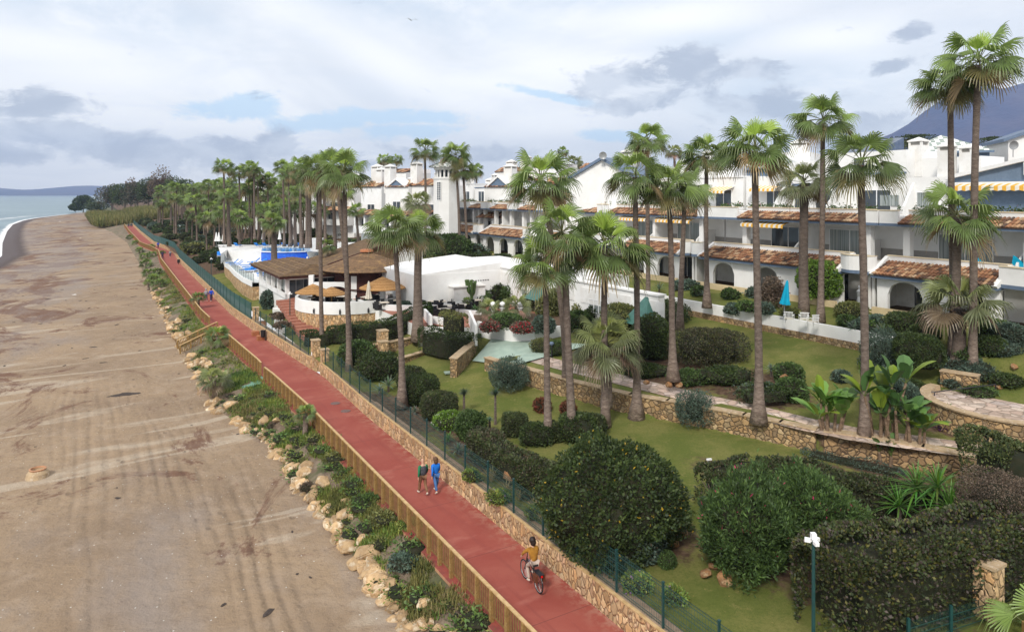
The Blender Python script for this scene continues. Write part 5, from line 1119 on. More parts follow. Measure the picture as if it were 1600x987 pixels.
# special upper volumes: a big white gable seen across the palms, a domed tower, pyramid roofs
def block(u0,u1,vt,vb,Y,dep,label,roof='flat',vp=None,roofm='tile',wm='stucco',wins=(),chims=(),name='villa',extra=None):
    """villa seen behind the front row; u,v give its front face at depth Y"""
    a,b_=DP(u0,vb,Y),DP(u1,vb,Y); top=DP(u0,vt,Y).z; w_=(b_-a).length; rz=radians(-34) if u0<1300 else radians(-20)
    r=empty(name,(a+b_)/2,rz,label,'house'); r.location.z=5.9; z1=top-5.9; hw=w_/2/cos(rz)*.92; mb=MB(); mb.box(-hw,hw,0,dep,-1,z1); mb.build('walls',[M[wm]],r)
    if roof=='gable':
        zp=DP(u0,vp,Y).z-5.9; mb=MB(); mb.prism([(-hw,z1),(hw,z1),(0,zp)],'y',0,dep); mb.build('gable',[M[wm]],r)
        mb=MB()
        for s_ in (-1,1):
            e=hw+.5; ze=z1-(zp-z1)*.5/hw; mb.add([(s_*e,-.4,ze),(0,-.4,zp),(0,-.4,zp+.35),(s_*e,-.4,ze+.35),(s_*e,dep,ze),(0,dep,zp),(0,dep,zp+.35),(s_*e,dep,ze+.35)],[(0,1,2,3),(7,6,5,4),(3,2,6,7),(0,4,5,1),(0,3,7,4)])
        mb.build('verge_roof',[M['trim']],r)
    if roof=='pediment':
        zp=DP(u0,vp,Y).z-5.9; mb=MB(); mb.prism([(-hw*.7,z1),(hw*.7,z1),(0,zp)],'y',-.05,2); mb.build('pediment',[M['bluewall']],r)
        mb=MB()
        for s_ in (-1,1):
            e=hw*.8; mb.add([(s_*e,-.3,z1-.1),(0,-.3,zp),(0,-.3,zp+.3),(s_*e,-.3,z1+.25),(s_*e,2,z1-.1),(0,2,zp),(0,2,zp+.3),(s_*e,2,z1+.25)],[(0,1,2,3),(7,6,5,4),(3,2,6,7),(0,4,5,1),(0,3,7,4)])
        mb.build('pediment_verge',[M['white']],r)
    if roof in('tile','pediment') :
        mb=MB(); tile_roof(mb,-hw,hw,-.3,z1+.0,2.6,z1+1.1,random.Random(int(u0)),.5,.6,.25); mb.box(-hw,hw,2.6,dep,z1-.1,z1+1.0,0,(1.4,1.3,1.2)); mb.build('tile_roof',[M['tile']],r)
    if roof=='pyramid':
        zp=DP(u0,vp,Y).z-5.9; e=hw+.35; mb=MB(); mb.add([(-e,-.35,z1),(e,-.35,z1),(e,2*e-.35,z1),(-e,2*e-.35,z1),(0,e-.35,zp)],[(0,1,4),(1,2,4),(2,3,4),(3,0,4)]); mb.build('pyramid_roof',[M[roofm]],r); mb=MB(); mb.box(-e,e,-.4,-.3,z1-.25,z1); mb.box(-hw,hw,-.02,0.02,z1-1,z1-.25); mb.build('eave_band',[M['bluewall']],r)
    if roof in('tile','pediment') and Y<160:
        zb=z1-4.4; mb=MB(); mb.box(-hw,hw,-1.8,-1.65,zb-3.2,zb-2.2); mb.box(-hw,hw,-1.8,0,zb-3.45,zb-3.2); mb.box(-hw,-hw+.3,-1.65,0,zb-3.2,zb-.2); mb.box(hw-.3,hw,-1.65,0,zb-3.2,zb-.2); mb.box(-.2,.2,-1.6,0,zb-3.2,zb-.2); mb.build('loggia',[M[wm]],r)
        mb=MB(); tile_roof(mb,-hw-.2,hw+.2,-2.2,zb-.3,0,zb+.5,random.Random(int(u0)+3),.5,.6,.15); mb.build('porch_roof',[M['tile']],r)
        for c_ in (-.55,.5): window(r,c_*hw-.8,c_*hw+.8,zb-3.1,zb-.9,-.03,2,'glass','white')
    for x,z,ww,hh in wins: window(r,x*hw-ww/2,x*hw+ww/2,z1-z-hh,z1-z,-.03,2,'glass','white')
    for x,y,h,w2 in chims: chimney(r,x*hw,y,z1-1,z1+h,w2)
    return r
block(882,1000,284,330,84,10,'big plain white gabled house with blue-grey verge in the skyline','gable',250,wins=[(-.3,4.2,1.6,1.5)],chims=[(.25,5,3.4,1.6)])
block(1000,1075,262,330,95,8,'white block rising behind the densest palm crowns','flat',wins=[(.2,1,1.5,1.4)])
block(1078,1142,258,330,78,8,'plain white block with awning between two palms','flat',wins=[(0,3.2,3,1.6)],chims=[(-.5,3,1.2,1)])
block(1150,1235,262,330,80,8,'pale house with a chequered hip roof behind a tall palm','pyramid',232,'check',wins=[(-.3,1.5,1.2,1.2),(.4,1.5,1.2,1.2)])
block(1205,1260,238,300,95,7,'cream house with a squat round-topped chimney on the skyline','flat',chims=[(.3,3,1.0,2.2)])
block(1260,1395,256,330,88,8,'stepped white house with bluish solar roof between palms','flat',wins=[(-.5,1,1.4,1.2),(.2,1.4,2,1.4)],chims=[(.1,3,1.6,1)])
block(1395,1440,252,320,80,7,'narrow white stair block beside the pyramid-roofed villa','flat',wins=[(0,1,1.4,.6)])
block(1428,1538,236,330,76,8,'villa with a green and white chequered pyramid roof','pyramid',207,'check')
block(1524,1575,240,300,82,7,'smaller villa with chequered roof right of the pyramid villa','pyramid',222,'check'); block(1583,1680,218,300,74,8,'white villa corner with pinkish verge at the right edge','gable',200)
block(812,880,288,340,118,9,'low white house with satellite dish below the green pyramid','tile',wins=[(-.4,1.5,1.6,1.4)],chims=[(-.7,3,2.8,1.5),(-.1,3,1.2,1.3)])
block(843,876,256,290,140,7,'far villa topped by a small green pyramid roof','pyramid',242,'check')
block(755,803,292,340,108,8,'white house with blue pediment right of the leaning palm','pediment',277,wins=[(.1,2.6,2.2,1.8)],chims=[(.45,1.5,2.8,1.5)])
block(718,760,298,340,125,8,'white house with pale tiled roof behind the small palm','tile',wins=[(0,1.8,1.6,1.4)],chims=[(.6,3,1.6,1.2)])
block(640,682,290,345,112,8,'white house with red tiled roof left of the domed tower','tile',wins=[(.5,3,2.6,1.5)],chims=[(-.95,1,3.2,1.4)])
block(598,642,292,345,114,8,'white house with small blue pediment and glass balcony','pediment',281,wins=[(0,2.4,1.6,2)],chims=[(-.95,1,3,1.4)])
block(560,600,292,345,120,8,'white house with a steep orange tile roof and two chimneys','tile',wins=[(0,3,1.6,1.5)],chims=[(.2,2,2.6,1.4),(-.6,3,3.2,1.6)])
block(575,640,270,300,190,10,'far white roofs behind the distant palm pair','tile',chims=[(-.6,2,2.2,2.4)])
block(770,840,268,300,165,10,'far white row on the skyline right of the tower','tile',chims=[(.3,2,3,2),(-.4,2,2,2)])
block(905,960,262,300,150,10,'far white rooftop behind the big gable','tile'); block(370,420,290,345,190,10,'tall white block behind the pool palms','tile',wins=[(-.3,3,2.5,2),(.4,3,2.5,2)],chims=[(-.3,3,2.5,2)]); block(425,500,296,345,170,10,'white block behind the middle pool palms','tile',wins=[(-.3,3,2.5,2),(.4,3,2.5,2)],chims=[(.3,3,2.5,2)]); block(500,560,294,345,150,10,'white house behind the drooping gate palms','tile',wins=[(-.3,3,2.5,2)],chims=[(.3,3,2.5,2)])
# domed tower
Y=106; p=DP(698,330,Y); p.z=5.9; r=empty('tower_house',p,radians(-30),'octagonal white tower with arched belfry and pale roof','tower'); k=Y/FPX; zt=lambda v: CAMH-(v-HZ)*k-5.9
mb=MB(); mb.lathe([(2.0,-1),(2.0,zt(280)),(2.15,zt(280)),(2.15,zt(277)),(1.7,zt(277))],8); mb.build('shaft',[M['stucco']],r)
mb=MB()
for i in range(16): a=2*pi*i/16; mb.tube([(1.6*cos(a),1.6*sin(a),zt(277)),(1.6*cos(a),1.6*sin(a),zt(266))],.14,6)
mb.lathe([(1.85,zt(266)),(1.95,zt(264)),(1.95,zt(261))],16); mb.build('belfry_colonnade',[M['stucco']],r); mb=MB(); mb.lathe([(1.15,zt(277)),(1.15,zt(264))],12); mb.build('belfry_core',[M['glass']],r)
mb=MB(); mb.lathe([(2.7,zt(262)),(2.75,zt(260)),(.05,zt(250))],8); mb.build('tower_roof',[M['check']],r); window(r,-.3,.3,zt(312),zt(285),-1.98,2,'glass','white',7)
# ---------------------------------------------------------------- clubhouse, terraces
def world_wall(name,a,b_,z0,z1,th,mats,label=None,cat=None,parent=None,cap=None):
    a=Vector(a);b_=Vector(b_); d=(b_-a); d.z=0; L=d.length; rz=atan2(d.y,d.x); z0=min(z0,99)
    mb=MB(); mb.box(0,L,0,th,0,z1-z0); 
    o=mb.build(name,mats,parent,(a.x,a.y,z0),rz)
    if cap: mb=MB(); mb.box(-.05,L+.05,-.05,th+.05,z1-z0,z1-z0+.08); mb.build('coping',[M[cap]],o)
    if label: tag(o,label,cat)
    return o
# platform under clubhouse and terraces
def plat(name,poly,z0,z1,m,top,label,cat='terrace',struct=False):
    mb=MB(); n=len(poly); mb.add([W(s_,t_,z0) for s_,t_ in poly]+[W(s_,t_,z1) for s_,t_ in poly],[(i,(i+1)%n,n+(i+1)%n,n+i) for i in range(n)],0); mb.add([W(s_,t_,z1) for s_,t_ in poly],[tuple(range(n))],1)
    o=mb.build(name,[M[m],M[top]]); 
    if struct: o['kind']='structure'
    else: tag(o,label,cat)
    return o
ZT=3.35
plat('paved_terrace',[(55,23.5),(50.5,29.5),(50,33),(58,36.5),(76,36.5),(76,23.5)],1,ZT,'stucco','reddeck','red tiled clubhouse terrace')
plat('paved_terrace',[(76,17.6),(76,24),(92,24),(92,17.6)],1,ZT-.01,'stucco','reddeck','tiled veranda under the thatched long roof')
C1=Vector((-16.6,72.2,0)); C2=Vector((-9.5,73.5,0))
def bastion(C,R,a0,a1,label,zs,stone=True,ztop=ZT+.85):
    r=empty('curved_terrace',C,0,label,'terrace')
    if stone: mb=MB(); mb.lathe([(R,.3),(R-.03,zs)],26,a0=a0,a1=a1); mb.build('stone_base',[M['stone']],r)
    mb=MB(); mb.lathe([(R+.04,zs),(R,ztop),(R-.3,ztop),(R-.32,ZT)],26,a0=a0,a1=a1); mb.build('white_parapet',[M['stucco']],r)
    mb=MB(); mb.lathe([(R-.31,ZT+.02),(.001,ZT+.02)],26,a0=a0,a1=a1); mb.build('terrace_floor',[M['grey']],r)
    for i in range(3):
        if not stone: break
        a=radians(-115+i*28); p=Vector((cos(a)*(R+.09),sin(a)*(R+.09),ZT-.05)); mb=MB(); mb.box(-.07,.07,-.07,.07,-.18,.2); mb.tube([(0,0,.2),(0,0,.32)],.03,5); l=mb.build('wall_lantern',[M['blackmetal']],r,p,a)
    return r
bastion(C1,5.4,radians(150),radians(350),'round terrace bastion of honey stone with white parapet',3.05)
bastion(C2,6.6,radians(195),radians(350),'curving plain white terrace wall above the swelling hedge',.8,stone=False,ztop=ZT+.55)
def thatch(name,C,R,ze,za,rows,parent,n=28,m='thatch',ze_drop=.1):
    mb=MB(); mb.hc=True; rq=random.Random(int(R*100))
    for i in range(rows):
        q0,q1=i/rows,(i+1)/rows; r0=R*(1-q0)+.02; r1=R*(1-q1)+.02; z0=ze+(za-ze)*q0; z1=ze+(za-ze)*q1; k=rq.uniform(.8,1.15)
        mb.lathe([(r0+.10,z0-.09),(r0+.12,z0-.0),(r1,z1+.02)],n,c=(1.1*k,1.05*k,k)); mb.lathe([(r0-.06,z0-.12),(r0+.10,z0-.09)],n,c=(.4,.36,.3))
    return mb.build(name,[M[m]],parent)
def parasol_thatch(u,v_e,Y,rpx,label,post='wood',hz=.9,H=None,rows=4):
    c=DP(u,v_e,Y); R=rpx*Y/FPX; r=empty('thatched_parasol',(c.x,c.y,ZT+.02),0,label,'parasol'); ze=c.z-ZT; thatch('thatch_roof',None,R,ze,ze+R*.48,rows,r,20)
    mb=MB(); mb.tube([(0,0,0),(0,0,ze+.2)],.07 if post=='wood' else .28,8); mb.build('post',[M[post]],r); return r
parasol_thatch(489,456,71,25,'thatched parasol at the left end of the round terrace'); parasol_thatch(518,459,69,22,'thatched parasol near the middle of the round terrace')
parasol_thatch(598,449,70,34,'broad thatched parasol on a thick white pillar',post='stucco',rows=5)
for i,(u,v,Y) in enumerate([(475,436,82),(497,438,84),(513,437,83)]): parasol_thatch(u,v,Y,12 if i!=1 else 10,['small thatched parasol by the veranda','small thatched parasol partly behind others','small thatched parasol under the long eave'][i],rows=3)
# round thatched bar
r=empty('round_bar_hut',(-16.2,78.5,ZT),0,'large round bar with conical thatched roof and dark red walls','hut'); k=78.5/FPX
mb=MB(); mb.lathe([(3.7,0),(3.7,3.0)],10); mb.lathe([(3.72,1.0),(3.85,1.0),(3.85,.9),(3.72,.9)],20); mb.build('dark_walls',[M['burg']],r)
thatch('conical_thatch',None,4.9,2.95,4.75,12,r,40,'thatchdark'); mb=MB(); mb.lathe([(.75,4.72),(.7,4.95),(.45,5.0),(.01,5.0)],12); mb.build('roof_cap',[M['terracotta']],r)
mb=MB()
for i in range(12): a=2*pi*i/12; mb.tube([(3.6*cos(a),3.6*sin(a),2.2),(4.7*cos(a),4.7*sin(a),2.9)],.09,5)
mb.build('eave_braces',[M['burg']],r)
# long veranda building
r=empty('restaurant_pavilion',W(84,20.8,ZT),ROT,'long glazed restaurant pavilion under a low thatched roof','restaurant')
mb=MB(); hx,hy=7.2,3.4
for x in (-hx+.2,-hx+4.5,0,hx-4,hx-.2):
    for y in (-hy+.2,hy-.2): mb.box(x-.2,x+.2,y-.2,y+.2,0,2.15)
for y in (-.8,): mb.box(hx-.4,hx,y-.15,y+.15,0,2.15)
mb.box(-hx,hx,-hy,-hy+.25,1.95,2.2); mb.box(-hx,hx,-hy,-hy+.2,0,.5); mb.box(hx-.25,hx,-hy,hy,1.95,2.2); mb.build('white_piers',[M['stucco']],r)
mb=MB(); mb.box(-hx+.3,hx-.6,-hy+.5,-hy+.54,.5,1.95); mb.build('side_glazing',[M['curtain']],r); mb=MB(); mb.box(hx-.55,hx-.5,-hy+.4,hy-.3,0,1.95); mb.build('front_glazing',[M['glass']],r)
mb=MB(); 
for y in (-2.2,-1.4,.2,1.2,2.2): mb.box(hx-.5,hx-.44,y-.03,y+.03,0,1.95)
mb.build('glazing_bars',[M['metalgrey']],r)
ex,ey=hx+1.1,hy+.9; mb=MB(); mb.box(-ex+.1,ex-.1,-ey+.1,ey-.1,2.2,2.5); mb.build('timber_fascia',[M['burg']],r)
mb=MB(); mb.hc=True
for i in range(9):
    q=i/9; q1=(i+1)/9; a=ex*(1-q*.38); b_=ey*(1-q); a1=ex*(1-q1*.38); b1=ey*(1-q1); z0=2.48+.85*q; z1=2.48+.85*q1; kk=1.1 if i%2 else .9
    mb.add([(-a,-b_,z0+.07),(a,-b_,z0+.07),(a,b_,z0+.07),(-a,b_,z0+.07),(-a1,-b1,z1),(a1,-b1,z1),(a1,b1,z1),(-a1,b1,z1),(-a,-b_,z0-.02),(a,-b_,z0-.02),(a,b_,z0-.02),(-a,b_,z0-.02)],[(0,1,5,4),(1,2,6,5),(2,3,7,6),(3,0,4,7),(8,9,1,0),(9,10,2,1),(10,11,3,2),(11,8,0,3)],0,(kk,kk,kk))
mb.build('thatch_roof',[M['thatchdark']],r)
# rising ridge roof behind the round bar
r=empty('gabled_thatch_hall',W(86,27.5,ZT),ROT,'thatched hall with rising timber verge behind the round bar','hut'); mb=MB(); mb.box(-4,4,-4,4,0,2.6); mb.build('hall_walls',[M['stucco']],r)
mb=MB(); mb.hc=True; mb.prism([(-5.2,2.6),(3.5,5.2),(4.5,4.9),(4.5,2.6)],'x',-4.6,4.6,0,(.9,.9,.9)); mb.build('sloping_thatch',[M['thatchdark']],r); mb=MB(); mb.prism([(-5.3,2.45),(3.5,5.1),(3.5,5.35),(-5.3,2.7)],'x',4.6,4.8); mb.build('verge_board',[M['burg']],r)
# white arched wall between the terraces
a,b_=DP(486,440,75),DP(620,440,75); r=empty('arched_terrace_wall',(a.x,a.y,ZT),0,'white wall with low broad arches behind the parasols','wall'); mb=MB(); L=(b_-a).x
arch_wall(mb,0,L,0,.35,0,1.75,[(L*.30,2.6,.6,.7),(L*.76,3.4,.6,.8)]); mb.box(-.25,.25,-.05,.4,0,2.5); mb.box(L*.5-.3,L*.5+.3,-.05,.4,0,2.4); mb.box(L-.25,L+.25,-.05,.4,0,2.4); mb.build('arched_wall',[M['stucco']],r)
# red steps up from the gate
r=empty('red_steps',(0,0,0),0,'broad red steps climbing from the gate to the veranda','steps')
for i in range(15):
    q=i/15; a=W(63.5+i*.85,16.4,.95+.16*i); mb=MB(); s0,s1=63.5+i*.85,63.5+i*.85+.9; z=.95+.16*(i+1)
    vs=[W(s0,16.3,z-.5),W(s1,16.3,z-.5),W(s1,18.6,z-.5),W(s0,18.6,z-.5)]; vs+=[v+Vector((0,0,.5)) for v in vs]; mb.add(vs,[(0,3,2,1),(4,5,6,7),(0,1,5,4),(1,2,6,5),(2,3,7,6),(3,0,4,7)]); mb.build('step',[M['reddeck']],r)
# white clubhouse wing facing the sea and the front block
r=empty('clubhouse',W(56,36,3.0),ROT,'long low white clubhouse wing with green tiled hoods','building'); mb=MB(); mb.box(-18,6,0,6,-.5,3.9); mb.box(-18.1,6,-.12,6,3.9,4.02); mb.box(6,16.5,0,.6,-.5,3.9); mb.box(6,16.6,-.12,.7,3.9,4.02); mb.build('walls',[M['stucco']],r)
mb=MB(); 
for i in range(9): mb.box(-16+i*3.8,-13.2+i*3.8,-.06,0,2.2,3.5)
mb.build('wall_panels',[M['stucco2']],r)
for x in (15.2,.8): mb=MB(); mb.add([(x-1.4,-1.3,1.7),(x+1.4,-1.3,1.7),(x+1.4,0,1.7),(x-1.4,0,1.7),(x-.15,0,3.7),(x+.15,0,3.7)],[(0,1,5,4),(1,2,5),(3,0,4),(0,3,2,1)]); mb.build('tiled_hood',[M['greentile']],r)
for x,ww,n in ((9.3,2.6,4),(4.2,1.3,2),(-2.4,1.1,1),(12.8,.9,1)): window(r,x-ww/2,x+ww/2,1.6,2.6,-.03,n,'curtain','white')
mb=MB(); mb.box(1.6,2.5,-.08,0,-.2,2.1); mb.build('door',[M['glass']],r)
r=empty('clubhouse_block',W(68.5,31.5,ZT),ROT,'white flat-roofed block with a pale lower lean-to','building'); mb=MB(); mb.box(-5.5,5.5,-5,4.6,0,3.3); mb.prism([(-5,3.3),(4.6,3.3),(4.6,4.1)],'x',-5.5,5.45); mb.build('walls',[M['stucco']],r); mb=MB(); mb.box(5.5,6.6,-1.5,2.0,0,2.0); mb.box(5.5,6.75,-1.6,2.1,2.0,2.1); mb.build('lean_to',[M['stucco2']],r)
mb=MB()
for i in range(9): mb.box(5.5,5.53,.6+i*.28,.75+i*.28,2.35,2.45)
mb.build('vent_row',[M['dark']],r)
# curved planter wall and green path below the terrace
r=empty('planter_wall',(0,0,0),0,'white curved planter wall in front of the clubhouse terrace','wall'); P=[GP(u,v,2.5) for u,v in ((745,527),(772,535),(800,540),(835,541),(880,535),(925,520))]; mb=MB()
for p,q in zip(P[:-1],P[1:]):
    d=(q-p).normalized(); n=Vector((-d.y,d.x,0))*.22; vs=[p,q,q+n,p+n]; mb.add([v+Vector((0,0,-.4)) for v in vs]+[v+Vector((0,0,1.35)) for v in vs],[(4,5,6,7),(0,1,5,4),(1,2,6,5),(2,3,7,6),(3,0,4,7)])
mb.build('curved_wall',[M['stucco']],r); mb=MB(); mb.add([p+Vector((0,0,1.2)) for p in P]+[P[-1]+Vector((1,4,1.2)),P[0]+Vector((-.5,4,1.2))],[tuple(range(8))]); mb.build('planter_soil',[M['soil']],r)
def path(name,L,R,z,m,dz=.02,kind='structure'):
    mb=MB(); V=[]; n=len(L)
    for (a,b_) in zip(L,R):
        pa,pb=GP(a[0],a[1],z),GP(b_[0],b_[1],z); V+= [pa,pb]
    W_=[]
    for v in V: s_,t_=st(v); W_.append(v+Vector((0,0,max(ground(s_,t_),z-.15)-z+dz)))
    mb.add(W_,[(2*i,2*i+1,2*i+3,2*i+2) for i in range(n-1)]); o=mb.build(name,[M[m]]); o['kind']=kind; return o
M['greenpath']=mat('green_path',(.36,.45,.38),(.30,.39,.33),1.5,.7,.1)
def onground(u,v,z=2.0):
    for _ in range(12):
        p=GP(u,v,z); s_,t_=st(p); z=z*.5+ground(s_,t_)*.5
    return Vector((p.x,p.y,ground(s_,t_)))
mb=MB(); n=16; q4_=[(738,566),(800,574),(925,540),(768,532)]; Vv=[]
for i in range(n+1):
    for j in range(n+1):
        a=i/n; b_=j/n; u=(q4_[0][0]*(1-a)+q4_[1][0]*a)*(1-b_)+(q4_[3][0]*(1-a)+q4_[2][0]*a)*b_; v=(q4_[0][1]*(1-a)+q4_[1][1]*a)*(1-b_)+(q4_[3][1]*(1-a)+q4_[2][1]*a)*b_
        Vv.append(onground(u,v)+Vector((0,0,.13)))
mb.add(Vv,[(i*(n+1)+j,(i+1)*(n+1)+j,(i+1)*(n+1)+j+1,i*(n+1)+j+1) for i in range(n) for j in range(n)]); o=mb.build('green_path',[M['greenpath']]); o['kind']='structure'
def strip_path(name,C,hw,z,m,dz):
    P=[GP(u,v,z) for u,v in C]; Q=[]
    for a,b_ in zip(P[:-1],P[1:]): 
        for i in range(6): Q.append(a.lerp(b_,i/6))
    Q.append(P[-1]); mb=MB(); V=[]
    for i,p in enumerate(Q):
        d=(Q[min(i+1,len(Q)-1)]-Q[max(i-1,0)]).normalized(); n=Vector((-d.y,d.x,0))*hw
        for k in (-1,1): v=p+n*k; s_,t_=st(v); V.append(Vector((v.x,v.y,max(ground(s_,t_),z-.1)+dz)))
    mb.add(V,[(2*i,2*i+1,2*i+3,2*i+2) for i in range(len(Q)-1)]); o=mb.build(name,[M[m]]); o['kind']='structure'
strip_path('stone_path',[(835,560),(880,572),(950,589),(1020,606),(1100,625),(1180,642),(1260,662),(1330,676),(1400,686),(1500,700),(1600,716)],.95,2.72,'paving',.035)
# retaining rubble walls
def retwall(P,h0,h1,th,m,label,capm='cap',capw=.07):
    r=empty('retaining_wall',(0,0,0),0,label,'wall'); mb=MB(); cb=MB()
    for i,(p,q) in enumerate(zip(P[:-1],P[1:])):
        d=(q-p); d.z=0; d.normalize(); n=Vector((-d.y,d.x,0)); e=.04
        def slab(m_,z0a,z0b,z1a,z1b,o0,o1,ex=0):
            a=p-d*ex+n*o0; b_=q+d*ex+n*o0; c_=q+d*ex+n*o1; f_=p-d*ex+n*o1
            m_.add([(a.x,a.y,z0a),(b_.x,b_.y,z0b),(c_.x,c_.y,z0b),(f_.x,f_.y,z0a),(a.x,a.y,z1a),(b_.x,b_.y,z1b),(c_.x,c_.y,z1b),(f_.x,f_.y,z1a)],[(4,5,6,7),(0,1,5,4),(2,3,7,6),(3,0,4,7),(1,2,6,5)])
        slab(mb,p.z-h0,q.z-h0,p.z+h1,q.z+h1,0,th,.03); slab(cb,p.z+h1,q.z+h1,p.z+h1+.07,q.z+h1+.07,-capw,th+capw,.06)
    mb.build('rubble_face',[M[m]],r); cb.build('coping',[M[capm]],r); return r
P=[]
for s_ in [44.6,43.2,41.5,39,36.5,34,32,30,28,26,24.2,22.6]: v=W(s_,t1(s_)-.12,0); v.z=1.72; P.append(v)
retwall(P,.6,.98,.42,'stone2','long golden rubble retaining wall curving below the crazy-paved path')
P=[]
for s_ in [22.2,20.5,18.5,16.5,14.5,12.5]: v=W(s_,t1(s_)-.12,1.72); P.append(v)
retwall(P,.6,.95,.5,'stone3','low brown rubble wall behind the banana plants')
P=[GP(u,v,1.25) for u,v in ((546,570),(572,563),(605,556),(640,549),(668,543))]
for p in P: p.z=1.2
retwall(P,.5,1.1,.45,'stone2','golden rubble wall between the lawn and the terrace hedge')
P=[GP(u,v,1.4) for u,v in ((585,580),(612,574),(650,563),(672,556))]; retwall(P,.5,.45,.35,'stone2','lower stone kerb wall parallel to the golden wall')
retwall([GP(714,584,1.8),GP(744,556,1.9)],.5,1.05,.5,'stone2','short stone wall end beside the green path')
# round terrace at right
C=GP(1600,700,2.6)+Vector((1.2,2.6,0)); r=empty('round_stone_terrace',(C.x,C.y,2.4),0,'curved rubble terrace wall with stone paving at the right edge','terrace'); mb=MB(); mb.lathe([(3.9,-.3),(3.85,1.55)],26,a0=radians(120),a1=radians(330)); mb.build('rubble_face',[M['stone2']],r); mb=MB(); mb.lathe([(3.95,1.55),(3.97,1.63),(3.45,1.63),(3.42,1.3)],26,a0=radians(120),a1=radians(330)); mb.build('coping',[M['cap']],r); mb=MB(); mb.lathe([(3.44,1.35),(.01,1.35)],26); mb.build('paved_floor',[M['paving']],r)
retwall([GP(1470,618,3.3),GP(1527,628,3.3)],.6,1.35,.5,'stone2','low straight rubble wall beside the dome-topped bush')
# handrail
r=empty('handrail',(0,0,0),0,'black metal handrail along the path to the round terrace','handrail'); P=[GP(1322,640,2.75),GP(1375,632,2.9),GP(1460,640,3.0),GP(1556,628,3.4)]; mb=MB(); mb.tube([p+Vector((0,0,.95)) for p in P],.03,6)
for p in P: mb.tube([p,p+Vector((0,0,.95))],.025,6)
mb.build('bars',[M['blackmetal']],r)
# white garden wall with stone foot
S=[46.5,41,37,33,29,24.5]; r=empty('garden_wall',(0,0,0),0,'long low white garden wall with stone footing across the upper lawn','wall'); mb=MB(); ms=MB(); zb=lambda s: 4.3
sweep(mb,S,lambda s:42.9,lambda s:43.2,lambda s:4.75,lambda s:5.55); sweep(ms,S,lambda s:42.8,lambda s:43.25,lambda s:3.9,lambda s:4.75); mb.build('white_wall',[M['stucco']],r); ms.build('stone_footing',[M['stone2']],r)
# cream terrace fronts of the houses
for i,(a,b_) in enumerate([(22.5,30.6),(33.5,48),(50.5,60)]):
    mb=MB(); sweep(mb,[a,b_],lambda s:48.3,lambda s:48.55,5.2,6.35,0); o=mb.build('low_terrace_wall',[M['plinth']]); tag(o,['cream low wall in front of the right-hand arched house','cream low wall in front of the long tiled porch','cream low wall before the house with two awnings'][i],'wall')
# white patches of slab on the lawn
for u,v,lb in ((702,582,'small pale slab set in the lawn near the stone wall'),(1108,718,'tiny white cover on the lawn right of the huge bush')):
    mb=MB(); mb.box(-.35,.35,-.25,.25,-.06,.03) if u<900 else mb.box(-.13,.13,-.05,.05,-.05,.03); z=1.65 if u<900 else 1.5; o=mb.build('slab_cover',[M['greenpath'] if u<900 else M['white']],None,GP(u,v,z)+Vector((0,0,.03)),.3); tag(o,lb,'slab')
# ---------------------------------------------------------------- pool area
ZP=3.4
r=empty('pool_terrace',(0,0,0),0,'white pool terrace on a tall stone wall above the promenade','terrace')
edge=[(92,16.9),(98,16.7),(106,17.0),(114,17.6),(120,17.8),(126,18.5)]
inn=[(126,40),(92,40)]
poly=[W(s_,t_,0) for s_,t_ in edge+inn]
mb=MB(); n=len(edge)
for (a,b_) in zip(edge[:-1],edge[1:]): mb.add([W(*a,.3),W(*b_,.3),W(*b_,ZP-.5),W(*a,ZP-.5)],[(0,1,2,3)])
mb.add([W(92,16.9,.3),W(92,24,.3),W(92,24,ZP-.5),W(92,16.9,ZP-.5)],[(0,1,2,3)]); mb.add([W(126,18.5,.3),W(126,24,.3),W(126,24,ZP-.5),W(126,18.5,ZP-.5)],[(0,1,2,3)]); mb.build('stone_wall_face',[M['stone']],r)
mb=MB()
for (a,b_) in zip(edge[:-1],edge[1:]): mb.add([W(a[0],a[1]-.12,ZP-.5),W(b_[0],b_[1]-.12,ZP-.5),W(b_[0],b_[1]-.12,ZP+.15),W(a[0],a[1]-.12,ZP+.15),W(a[0],a[1]+.2,ZP+.15),W(b_[0],b_[1]+.2,ZP+.15)],[(0,1,2,3),(3,2,5,4)])
mb.add([W(s_,t_,ZP) for s_,t_ in edge+inn],[tuple(range(len(edge)+2))]); mb.build('white_deck',[M['stucco']],r)
mb=MB()
for (a,b_) in zip(edge[:-1],edge[1:]): mb.add([W(a[0],a[1]+.05,ZP+.15),W(b_[0],b_[1]+.05,ZP+.15),W(b_[0],b_[1]+.05,ZP+1.1),W(a[0],a[1]+.05,ZP+1.1)],[(0,1,2,3)])
mb.build('glass_balustrade',[M['clear']],r)
pm=MB()
for (a,b_) in zip(edge[:-1],edge[1:]):
    for i in range(4): q=i/4; p=W(a[0]+(b_[0]-a[0])*q,a[1]+(b_[1]-a[1])*q+.05,ZP+.15); pm.tube([p,p+Vector((0,0,.98))],.03,5)
    pm.tube([W(a[0],a[1]+.05,ZP+1.13),W(b_[0],b_[1]+.05,ZP+1.13)],.025,5)
pm.build('balustrade_rail',[M['metalgrey']],r)
